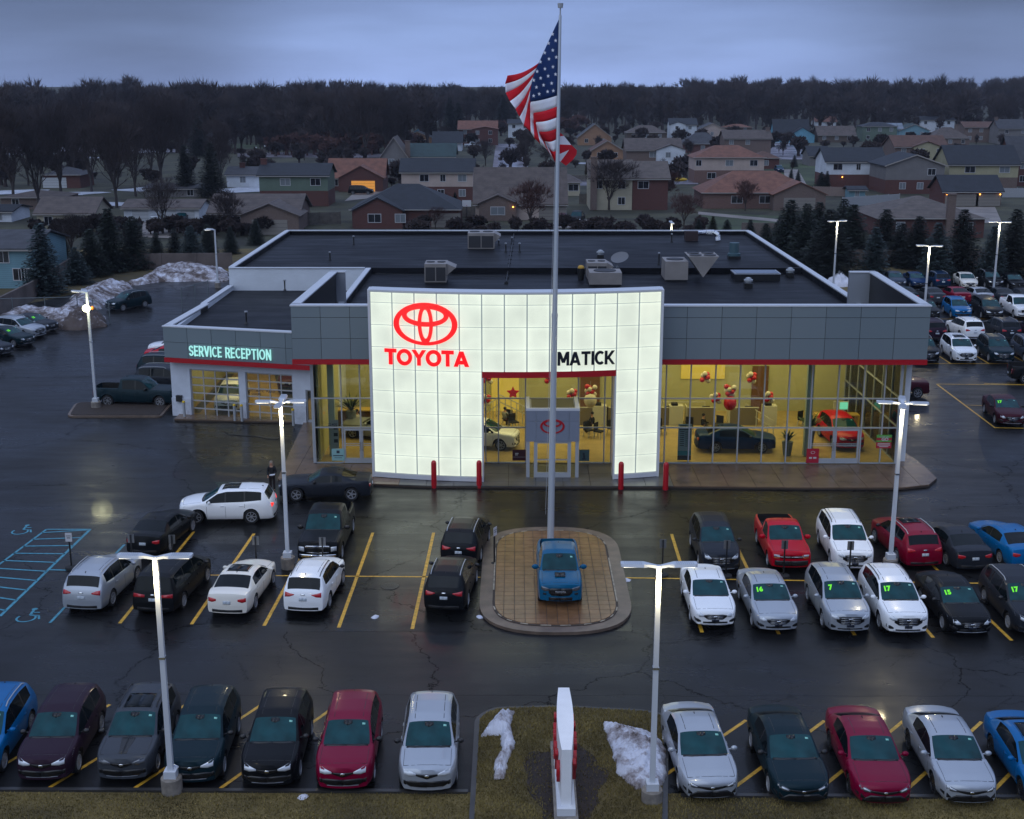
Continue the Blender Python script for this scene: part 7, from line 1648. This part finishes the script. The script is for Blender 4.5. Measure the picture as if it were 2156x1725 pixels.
p = G(1223, 590, ZR); o = empty('trash_bin', p, 0, 'black bin stuffed with yellow sacks beside the rooftop unit', 'bin'); m = MB(); m.lathe((0, 0, 0), [(.22, 0), (.30, .9)], 12); m.build('bin', BLACK, o); m = MB(); m.ball((0, 0, .95), .26, .26, .2); m.build('sack', mat('yellow_sack', (.5, .28, .03), .6), o)
for i, (x, y, hh) in enumerate(((82+1220, 0, 0),)): pass
PV = [(745, 517, .8), (695, 550, .7), (1078, 515, .6), (1065, 533, .8), (1094, 533, .8), (1355+32, 560, 1.0), (1414, 512, .8), (1050, 518, .5)]
for x, y, hh in PV:
    p = G(x, y, ZR); o = empty('vent_pipe', p, 0, 'thin black vent pipe standing on the wet roof', 'vent pipe', 'vent pipes on the flat roof'); m = MB(); m.lathe((0, 0, 0), [(.14, 0), (.12, .15), (.06, .18), (.06, hh)], 8); m.build('pipe', BLACK, o); m = MB(); m.lathe((0, 0, hh), [(.09, 0), (.09, .1)], 8); m.build('cap', ALU, o)
for x, y in ((519, 682), (600, 612)): p = G(x, y, 5.32*K); o = empty('vent_pipe', p, 0, 'short vent pipe on the service wing roof', 'vent pipe', 'vent pipes on the service roof'); m = MB(); m.lathe((0, 0, 0), [(.14, 0), (.06, .15), (.06, .8)], 8); m.build('pipe', BLACK, o); m = MB(); m.lathe((0, 0, .8), [(.12, 0), (.12, .08)], 8); m.build('cap', ALU, o)
for x, y in ((488, 612), (437, 645)): p = G(x, y, 5.32*K); o = empty('roof_drain', p, 0, 'little white drain cap on the service wing roof', 'roof drain', 'drain caps on the service roof'); m = MB(); m.lathe((0, 0, 0), [(.15, 0), (.15, .12), (.05, .16)], 8); m.build('cap', WHITE_M, o)
m = MB(); a = G(1083, 490, ZR); b = G(1066, 598, ZR); m.tube(a+Vector((0,0,.2)), b+Vector((0,0,.2)), .04, n=6); gp = m.build('gas_pipe', BLACK); tag(gp, 'black gas pipe on rubber feet running across the roof', 'pipe')
for i in range(14): c = a.lerp(b, i/13); m = MB(); m.box(c.x-.14, c.x+.14, c.y-.07, c.y+.07, ZR, ZR+.14); m.build('pipe_foot', RUBBER, gp)
m = MB(); a = G(790, 581, ZR); b = G(1060, 586, ZR); m.tube(a+Vector((0,0,.15)), b+Vector((0,0,.15)), .03, n=6); gp = m.build('gas_pipe', BLACK); tag(gp, 'second black pipe crossing the front roof to the left parapet', 'pipe')
# ================================================================== SHOWROOM CONTENTS
F0 = .15*K
car('saloon', 'dblue', (AT(1548, 955, 74.6).x, 74.9, F0), 90, 'deep blue sedan side on behind the showroom glass', near=False)
car('suv', 'red', (AT(1772, 930, 76).x, 76.5, F0), 4, 'red hatchback behind the right double door', near=False, rails=None, cat='car')
car('cross', 'white', (AT(1012, 930, 75).x, 75.6, F0), 78, 'white crossover in the middle showroom bay', near=False, rails=None)
car('coupe', 'silver', (AT(800, 915, 77).x, 77.5, F0), -110, 'silver sports car behind the left double door', near=False)
p = SV(3.0, -3.0, 0)*K+Vector((-.5, 0, 0)); car('suv', 'white', (p.x, p.y, .07), 2, 'pale crossover in the left service bay', near=False, rails=None)
p = SV(4.2, -8.6, 0)*K; car('suv', 'maroon', (p.x, p.y, .07), 4, 'dark red car behind the pale crossover', near=False, rails=None)
p = SV(6.0, -8.0, 0)*K; car('sedan', 'black', (p.x, p.y, .07), 4, 'black sedan in the right service bay', near=False)
WHT = mat('white_laminate', (.55, .52, .42), .4); YDK = mat('maple_top', (.55, .36, .09), .35); CUB = mat('cubicle_fabric', (.20, .16, .11), .8); CHB = mat('chair_black', (.012, .012, .014), .6)
def on_floor(px, Y): return AT(px, 900, Y).x
def desk(px, Y, label, w=1.8, chair_=True):
    x = on_floor(px, Y); r = empty('sales_desk', (x, Y, F0), 0, label, 'desk', 'sales desks in the showroom')
    m = MB(); m.box(-w/2, w/2, 0, .8, .70, .75); m.build('desk_top', YDK, r); m = MB(); m.box(-w/2, w/2, -.06, 0, 0, 1.15); m.build('front_panel', CUB, r); m = MB(); m.box(-w/2-.04, w/2+.04, -.08, .02, 1.15, 1.2); m.box(-w/2-.06, -w/2, -.06, .9, 0, 1.2); m.build('rail', WHT, r)
    m = MB(); m.box(.1, .6, .3, .34, .85, 1.2); m.build('monitor', CHB, r)
def cabinet(px, Y, label): x = on_floor(px, Y); r = empty('filing_cabinet', (x, Y, F0), 0, label, 'cabinet', 'white cabinets between the sales desks'); m = MB(); m.box(-.45, .45, 0, .7, 0, 1.3); m.build('carcass', WHT, r); m = MB(); m.box(-.3, .1, .1, .5, 1.3, 1.45); m.build('printer', CHB, r)
for px, l_ in ((1398, 'sales desk beside the tall banner'), (1475, 'sales desk left of the big red balloon'), (1565, 'sales desk under the big red balloon'), (1250, 'sales desk behind the big white balloon'), (1285, 'sales desk beside the narrow portal leg')): desk(px, 80.5, l_)
for px, l_ in ((1423, 'white cabinet near the banner'), (1620, 'white cabinet right of the red balloon'), (1262, 'white cabinet under the white balloon')): cabinet(px, 80.3, l_)
def chair_at(px, Y, label):
    x = on_floor(px, Y); r = empty('office_chair', (x, Y, F0), random.uniform(-1, 1), label, 'chair', 'black chairs in the showroom')
    m = MB(); m.box(-.25, .25, -.25, .25, .42, .5); m.build('seat', CHB, r); m = MB(); m.box(-.24, .24, .22, .28, .5, .98); m.build('backrest', CHB, r); m = MB()
    for a, b in ((-1, -1), (1, -1), (1, 1), (-1, 1)): m.tube((a*.2, b*.2, .42), (a*.26, b*.26, 0), .02)
    m.build('leg_frame', ALU, r)
for px, Y in ((1357, 77.5), (1392, 78.2), (1450, 78.6), (1512, 79), (1240, 77.6), (1262, 77.3), (1290, 78), (1710, 79), (1690, 80.2), (1082, 79.5), (1068, 80.5)): chair_at(px, Y, 'black office chair by the showroom desks')
r = empty('reception_desk', (on_floor(757, 80), 80, F0), 0, 'curved wooden reception desk in the left bay', 'desk'); m = MB(); m.box(-1.8, 2.5, 0, .7, 0, 1.05); m.build('counter', mat('wood_panel', (.14, .08, .03), .5), r); m = MB(); m.box(-1.9, 2.6, -.1, .8, 1.05, 1.12); m.build('counter_top', YDK, r)
r = empty('computer_desk', (on_floor(1770, 80), 80, F0), 0, 'desk with a glowing monitor above the red hatchback', 'desk'); m = MB(); m.box(-1.6, 1.2, 0, .8, .72, .78); m.box(-1.6, -1.5, 0, .8, 0, .72); m.box(1.1, 1.2, 0, .8, 0, .72); m.build('desk_top', YDK, r)
m = MB(); m.box(-.5, .45, .2, .3, 1.1, 1.65); mo = m.build('monitor', WHT, r); m = MB(); m.box(-.1, .42, .17, .199, 1.14, 1.6); m.build('screen', mat('lit_screen', (.1, .5, .4), .4, emit=(.25, .85, .6), estr=.6), mo)
# ramp railings
def railing(p, q, label, h=1.05):
    a = Vector(p); b = Vector(q); r = empty('ramp_railing', a, 0, label, 'railing'); d = b-a; m = MB()
    for z in (h, h*.55): m.obox(Vector((0, 0, z-.05)), d, (0, .05, 0), (0, 0, .07))
    m.build('rail', WHT, r); n = 5
    for i in range(n+1): c = d*i/n; m = MB(); m.box(c.x-.03, c.x+.03, c.y, c.y+.05, c.z-.2, c.z+h); m.build('baluster', WHT, r)
Yr = 80; railing((on_floor(1017, Yr), Yr, F0+.2), (on_floor(1052, Yr), Yr+.3, F0+.9), 'white ramp railing rising behind the white crossover'); railing((on_floor(1052, Yr), Yr+.4, F0+1.0), (on_floor(1112, Yr), Yr, F0+.2), 'white ramp railing falling toward the vestibule'); railing((on_floor(1345, 79), 82.5, F0), (on_floor(1500, 79), 82.5, F0), 'straight white railing behind the sales desks'); railing((on_floor(1600, 77), 82, F0), (on_floor(1632, 77), 77.5, F0), 'white railing receding right of the red balloon')
# balloons
BRD = mat('red_balloon', (.55, .012, .03), .25); BWH = mat('white_balloon', (.70, .62, .48), .3)
def cluster(px, py, Y, s, label, n=9, tall=1.0):
    c = AT(px, py, Y); r = empty('balloon_cluster', c, 0, label, 'balloons', 'red and white balloon clusters'); rr = random.Random(px)
    for i in range(n):
        a = 2*math.pi*i*.618; q = (i+.5)/n; m = MB(); m.ball((s*1.1*math.cos(a)*(.4+.6*rr.random()), s*.5*math.sin(a), s*1.5*tall*(q-.5)*1.4), s*.62, n=12, m=8); m.build('balloon', BRD if i % 2 else BWH, r, smooth=True)
for (x, y, l_) in ((1485, 794, 'balloon cluster hung near the top above the left sales desks'), (1582, 795, 'balloon cluster at the top right of the big red balloon'), (1508, 838, 'balloon cluster left of the big red balloon'), (1618, 836, 'balloon cluster right of the big red balloon'), (1243, 822, 'balloon cluster on top of the big white balloon'), (1537, 822, 'balloon cluster on top of the big red balloon'), (1024, 796, 'balloon cluster at the top corner behind the wide portal leg'), (1156, 797, 'balloon cluster just behind the flagpole'), (1205, 830, 'small balloon cluster left of the white balloon'), (1022, 842, 'small balloon cluster low by the wide portal leg')):
    cluster(x, y, 77, .26, l_, 10 if 'top of' in l_ else 7)
for (x, y, mt, l_) in ((1537, 849, BRD, 'very large red balloon hanging over the sales desks'), (1243, 843, BWH, 'very large white balloon over the sales desks')):
    c = AT(x, y, 76.9); m = MB(); m.ball((0, 0, 0), .40, .40, .46, 20, 12); o = m.build('big_balloon', mt, smooth=True); o.location = c; tag(o, l_, 'balloon'); m = MB(); m.tube((0, 0, .45), (0, 0, 1.2), .01); m.build('string', ALU, o)
c = AT(1080, 828, 79); V = []
for i in range(10): a = math.pi/2+i*math.pi/5; q = .42 if i % 2 == 0 else .2; V.append((c.x+q*math.cos(a), c.y, c.z+q*math.sin(a)))
m = MB(); m.add(V+[(x, y+.15, z) for x, y, z in V], [tuple(range(9, -1, -1)), tuple(range(10, 20))]+[(i, (i+1) % 10, 10+(i+1) % 10, 10+i) for i in range(10)]); tag(m.build('star_balloon', BRD), 'red star shaped foil balloon above the ramp', 'balloon')
# plants
LEAF = mat('indoor_leaf', (.02, .05, .015), .5)
def plant(px, Y, label, s=1.0, pot=True):
    x = on_floor(px, Y); r = empty('potted_plant', (x, Y, F0), 0, label, 'plant'); rr = random.Random(px); m = MB(); m.lathe((0, 0, 0), [(.24, 0), (.34, .85*s), (.30, .86*s)], 14); m.build('planter', mat('grey_planter', (.17, .19, .18), .5), r); m = MB()
    for i in range(60):
        a = rr.uniform(0, 6.28); e = rr.uniform(.3, 1.2); L_ = rr.uniform(.4, .8)*s; p = Vector((0, 0, .85*s)); t = p+Vector((math.cos(a)*L_*math.cos(e)*1.2, math.sin(a)*L_*math.cos(e), L_*math.sin(e))); w = Vector((-math.sin(a), math.cos(a), 0))*.05; mid = p.lerp(t, .6)+Vector((0, 0, .1)); m.add([p, mid-w, t, mid+w], [(0,1,2,3)])
    m.build('fronds', LEAF, r)
plant(1660, 73.6, 'potted fern in a tall grey planter before the column', 1.0); plant(1705, 75, 'tall dark plant behind the red poster', 1.5); plant(700+40, 78.5, 'leafy plant in the left bay', 1.7)
# posters on the glass and standing banners
def poster(x0, y0, x1, y1, mt, label, Y=BY0*K-.09, bits=(), cat='poster'):
    a, b = AT(x0, y1, Y), AT(x1, y0, Y); m = MB(); m.box(a.x, b.x, Y-.01, Y+.01, a.z, b.z); o = m.build('poster', mt); tag(o, label, cat); w, h = b.x-a.x, b.z-a.z
    for i, (u0, v0, u1, v1, mm) in enumerate(bits): m = MB(); m.box(a.x+u0*w, a.x+u1*w, Y-.016, Y-.0105, a.z+v0*h, a.z+v1*h); m.build('print', mm, o)
    return o, a, w, h
PB = mat('poster_blue', (.30, .42, .55), .5); PWT = mat('poster_white', (.5, .5, .5), .5); PCY = mat('poster_cyan', (.03, .30, .42), .5); PRD = mat('poster_red', (.38, .01, .03), .5); PGN = mat('poster_green', (.10, .35, .06), .5); PDK = mat('poster_dark', (.06, .012, .02), .5); PTL = mat('poster_teal', (.09, .16, .17), .5); PCL = mat('poster_aqua', (.25, .45, .45), .5); INK = mat('print_ink', (.03, .04, .06), .6)
def ptext(s, size, x, y, z, mt, parent, bold=.0):
    me = text_mesh(s, size, .002, bold); me.transform(Matrix.Translation((x, y, z)) @ Matrix.Rotation(R(90), 4, 'X')); obj('print_text', me, mt, parent)
Yb = BY0*K+.35
poster(1426, 893, 1457, 969, PB, 'tall pale blue banner stand at the showroom glass', Y=Yb, bits=[(.1,.93,.6,.96,INK),(.1,.84,.9,.86,INK)]+[(.15,.78-.055*i,.45,.80-.055*i,INK) for i in range(8)]+[(.52,.77-.055*i,.92,.785-.055*i,INK) for i in range(8)]+[(.0,.14,1,.26,PCY),(.0,.0,1,.13,INK)], cat='banner')
o, a, w, h = poster(1697, 945, 1725, 975, PRD, 'red poster with a pale oval emblem at the base of the glass', bits=[(.22,.3,.45,.42,PWT),(.55,.3,.8,.42,PWT)])
e = MB(); 
for i in range(24):
    t0, t1 = 2*math.pi*i/24, 2*math.pi*(i+1)/24; e.add([(a.x+w*.5+q*math.cos(t)*w*.17, BY0*K-.107, a.z+h*.74+q*math.sin(t)*h*.10) for q, t in ((1, t0), (1, t1), (.78, t1), (.78, t0))], [(0,1,2,3)])
e.build('print', PWT, o)
o, a, w, h = poster(1845, 916, 1878, 931, PGN, 'green and red COME ON GO poster on the right glass', bits=[(.0,.25,1,.6,PRD)]); ptext('GO', .26, a.x+w*.55, BY0*K-.12, a.z+h*.2, PWT, o, .01); ptext('COME ON', .12, a.x+w*.5, BY0*K-.12, a.z+h*.66, PWT, o)
o, a, w, h = poster(1844, 931.6, 1877, 944, PRD, 'small red poster under the green one on the right glass', bits=[(.1,.72,.9,.84,PWT),(.08,.48,.92,.6,PWT),(.2,.22,.8,.34,PWT)])
poster(1079, 947, 1107, 970, PDK, 'dark maroon window poster left of the vestibule', bits=[(.2,.6,.45,.7,PWT),(.2,.48,.4,.56,PWT),(.0,.32,1,.34,PWT)]); poster(1219, 947, 1241, 971, PTL, 'teal window poster with a dark figure right of the vestibule', bits=[(.35,.5,.55,.72,INK),(.4,.25,.6,.5,INK),(.3,.14,.65,.24,INK)])
o, a, w, h = poster(699, 945, 725, 970, PCL, 'aqua safety poster beside the left double door', bits=[(.38,.62,.62,.85,INK),(.1,.38,.9,.46,INK),(.2,.22,.8,.26,INK)])
poster(697, 884, 712, 944, mat('white_banner', (.38, .42, .48), .5), 'white banner with dark car pictures left of the aqua poster', Y=Yb, bits=[(.4,.66,.9,.78,INK),(.4,.42,.9,.54,INK),(.4,.2,.9,.32,INK)], cat='banner')
me = text_mesh('22405', .22, .004, .004); q = AT(700, 897, BY0*K-.09); me.transform(Matrix.Translation(q) @ Matrix.Rotation(R(90), 4, 'X')); obj('street_number', me, INK, BL)
p1 = SV(5.6, -.10, 1.95)*K; p2 = SV(6.55, -.10, 1.95)*K
for s_, p_, dz in (('AUTOMATIC', p1, 0), ('DOORS', p1, -.22), ('PLEASE', p2, 0)):
    me = text_mesh(s_, .2, .003, .003); me.transform(Matrix.Translation(p_+Vector((0, 0, dz-.15))) @ Matrix.Rotation(math.atan2(SE.y, SE.x), 4, 'Z') @ Matrix.Rotation(R(90), 4, 'X')); obj('door_lettering', me, INK, BL)
# ================================================================== PEOPLE
SKIN = mat('skin', (.42, .22, .14), .5); CLB = mat('black_clothes', (.010, .010, .013), .85); CLM = mat('dark_trousers', (.022, .014, .014), .85); HAIR = mat('blond_grey_hair', (.20, .16, .12), .7)
def skinned(name, verts, edges, radii, mt, parent, root=0, sub_=2):
    me = bpy.data.meshes.new(name); me.from_pydata(verts, edges, []); o = bpy.data.objects.new(name, me); COL.objects.link(o)
    sk = o.modifiers.new('s', 'SKIN'); 
    for i, rd_ in enumerate(radii): v = me.skin_vertices[0].data[i]; v.radius = (rd_, rd_) if not isinstance(rd_, tuple) else rd_; v.use_root = i == root
    o.modifiers.new('d', 'SUBSURF').levels = sub_; o.modifiers['d'].render_levels = sub_
    dg = bpy.context.evaluated_depsgraph_get(); m2 = bpy.data.meshes.new_from_object(o.evaluated_get(dg)); bpy.data.objects.remove(o)
    for p in m2.polygons: p.use_smooth = True
    m2.materials.clear(); return obj(name, m2, mt, parent)
p = G(574, 1035); PR = empty('person', p, R(0), 'blonde woman in black standing by the sidewalk corner holding papers', 'person')
# one continuous body (skin), clothes as slightly larger skins over it
V = [(0,0,.96),(0,0,1.12),(0,.01,1.30),(0,0,1.42),(0,-.01,1.50),(0,-.02,1.60),(0,-.02,1.68),
     (.17,.01,1.38),(.22,.02,1.12),(.15,-.20,1.02),(.09,-.27,1.03),(-.17,.01,1.38),(-.22,.02,1.12),(-.19,-.16,.95),(-.17,-.23,.92),
     (.09,0,.90),(.10,-.01,.50),(.10,.02,.10),(.11,-.12,.04),(-.09,0,.90),(-.10,.03,.50),(-.11,.06,.10),(-.12,-.08,.04)]
E_ = [(0,1),(1,2),(2,3),(3,4),(4,5),(5,6),(3,7),(7,8),(8,9),(9,10),(3,11),(11,12),(12,13),(13,14),(0,15),(15,16),(16,17),(17,18),(0,19),(19,20),(20,21),(21,22)]
rad = [.12,.10,.13,.07,.05,.085,.075,.055,.042,.034,.03,.055,.042,.034,.03,.085,.055,.04,.035,.085,.055,.04,.035]
body = skinned('body', V, E_, rad, SKIN, PR)
top = skinned('jumper', [V[i] for i in (0,1,2,3,7,8,9,11,12,13)], [(0,1),(1,2),(2,3),(3,4),(4,5),(5,6),(3,7),(7,8),(8,9)], [(.17,.13),(.15,.12),(.17,.13),(.10,.08),.075,.062,.05,.075,.062,.05], CLB, PR)
tr = skinned('trousers', [V[i] for i in (0,15,16,17,19,20,21)], [(0,1),(1,2),(2,3),(0,4),(4,5),(5,6)], [(.16,.12),.11,.075,.06,.11,.075,.06], CLM, PR)
for s, i in ((1, 18), (-1, 22)): m = MB(); q = V[i]; m.ball((q[0], q[1]+.02, .045), .05, .13, .05, 10, 6); m.build('shoe', CLB, PR, smooth=True)
m = MB(); m.ball((0, .015, 1.64), .115, .12, .13, 14, 8); m.ball((-.085, .0, 1.54), .045, .06, .12, 8, 6); m.ball((.085, .0, 1.54), .045, .06, .12, 8, 6); m.build('hair', HAIR, PR, smooth=True)
m = MB(); m.ball((0, -.055, 1.615), .075, .055, .10, 12, 8); m.ball((0, -.115, 1.605), .014, .018, .02, 6, 4); fc = m.build('face', SKIN, PR, smooth=True)
m = MB(); [m.ball((s*.03, -.108, 1.63), .011, .006, .008, 6, 4) for s in (-1, 1)]; m.build('eye', CLB, PR); m = MB(); m.ball((0, -.107, 1.572), .022, .006, .007, 6, 4); m.build('mouth', REDM, PR)
for hx, hy, hz, s in ((.09, -.30, 1.03, 1), (-.165, -.26, .90, -1)):
    m = MB(); m.ball((hx, hy, hz), .035, .045, .022, 8, 5)
    for q in range(4): m.tube((hx-.026+q*.017, hy-.03, hz), (hx-.026+q*.017, hy-.085+.008*abs(q-1), hz-.02), .009, .007, 6)
    m.tube((hx+s*-.03, hy, hz), (hx+s*-.055, hy-.045, hz+.005), .010, .008, 6); m.build('hand', SKIN, PR, smooth=True)
m = MB(); m.obox((-.06, -.42, 1.03), (.28, .04, .02), (.02, .18, .02), (0, 0, .008)); o = m.build('papers', WHITE_M); o.location = p; tag(o, 'white papers held by the woman in black', 'papers')
def seated(px, Y, top_m, label, rz=0):
    x = on_floor(px, Y); r = empty('person', (x, Y, F0), rz, label, 'person'); v = [(0,0,.55),(0,.03,.8),(0,0,1.02),(0,-.02,1.12),(0,-.04,1.22),(0,-.04,1.3),(.18,0,.98),(.22,-.12,.75),(.14,-.34,.78),(-.18,0,.98),(-.22,-.12,.75),(-.14,-.34,.78),(.1,-.4,.5),(.1,-.42,.05),(-.1,-.4,.5),(-.1,-.42,.05)]
    e = [(0,1),(1,2),(2,3),(3,4),(4,5),(2,6),(6,7),(7,8),(2,9),(9,10),(10,11),(0,12),(12,13),(0,14),(14,15)]; skinned('body', v, e, [.13,.12,.09,.05,.085,.07,.055,.042,.03,.055,.042,.03,.07,.045,.07,.045], SKIN, r)
    skinned('shirt', [v[i] for i in (0,1,2,6,7,8,9,10,11)], [(0,1),(1,2),(2,3),(3,4),(4,5),(2,6),(6,7),(7,8)], [(.16,.13),(.17,.14),(.11,.09),.07,.055,.045,.07,.055,.045], top_m, r)
    skinned('trousers', [v[i] for i in (0,12,13,14,15)], [(0,1),(1,2),(0,3),(3,4)], [.15,.085,.06,.085,.06], CLM, r); m = MB(); m.ball((0, -.01, 1.29), .1, .11, .1, 12, 8); m.build('hair', CLB, r, smooth=True)
SHW = mat('white_shirt', (.55, .52, .44), .8)
seated(752, 79.2, SHW, 'seated person in a white shirt at the reception counter', R(70)); seated(1480, 78.2, CLB, 'person in black seated near the blue sedan', R(60)); seated(1355, 78.4, CLB, 'person in dark clothes seated at the left sales desk', R(10)); seated(1247, 78.6, CLB, 'person leaning on the desk under the white balloon', R(-70)); seated(1063, 79.8, mat('grey_shirt', (.25,.25,.25), .8), 'person in grey seated by the ramp', R(150))
# ================================================================== AIR
m = MB(); m.box(-1700, 1700, -20, 1500, -1.2, 45); hz = bpy.data.materials.new('haze'); hz.use_nodes = True; nt = hz.node_tree; nt.nodes.remove(nt.nodes['Principled BSDF']); pv = nt.nodes.new('ShaderNodeVolumePrincipled'); pv.inputs['Color'].default_value = (.75, .82, 1, 1); pv.inputs['Density'].default_value = .00010; nt.links.new(pv.outputs[0], nt.nodes['Material Output'].inputs['Volume'])
HAZE = True
if HAZE: tag(m.build('haze', hz), 'thin bluish evening haze over the neighbourhood', 'haze', kind='stuff')
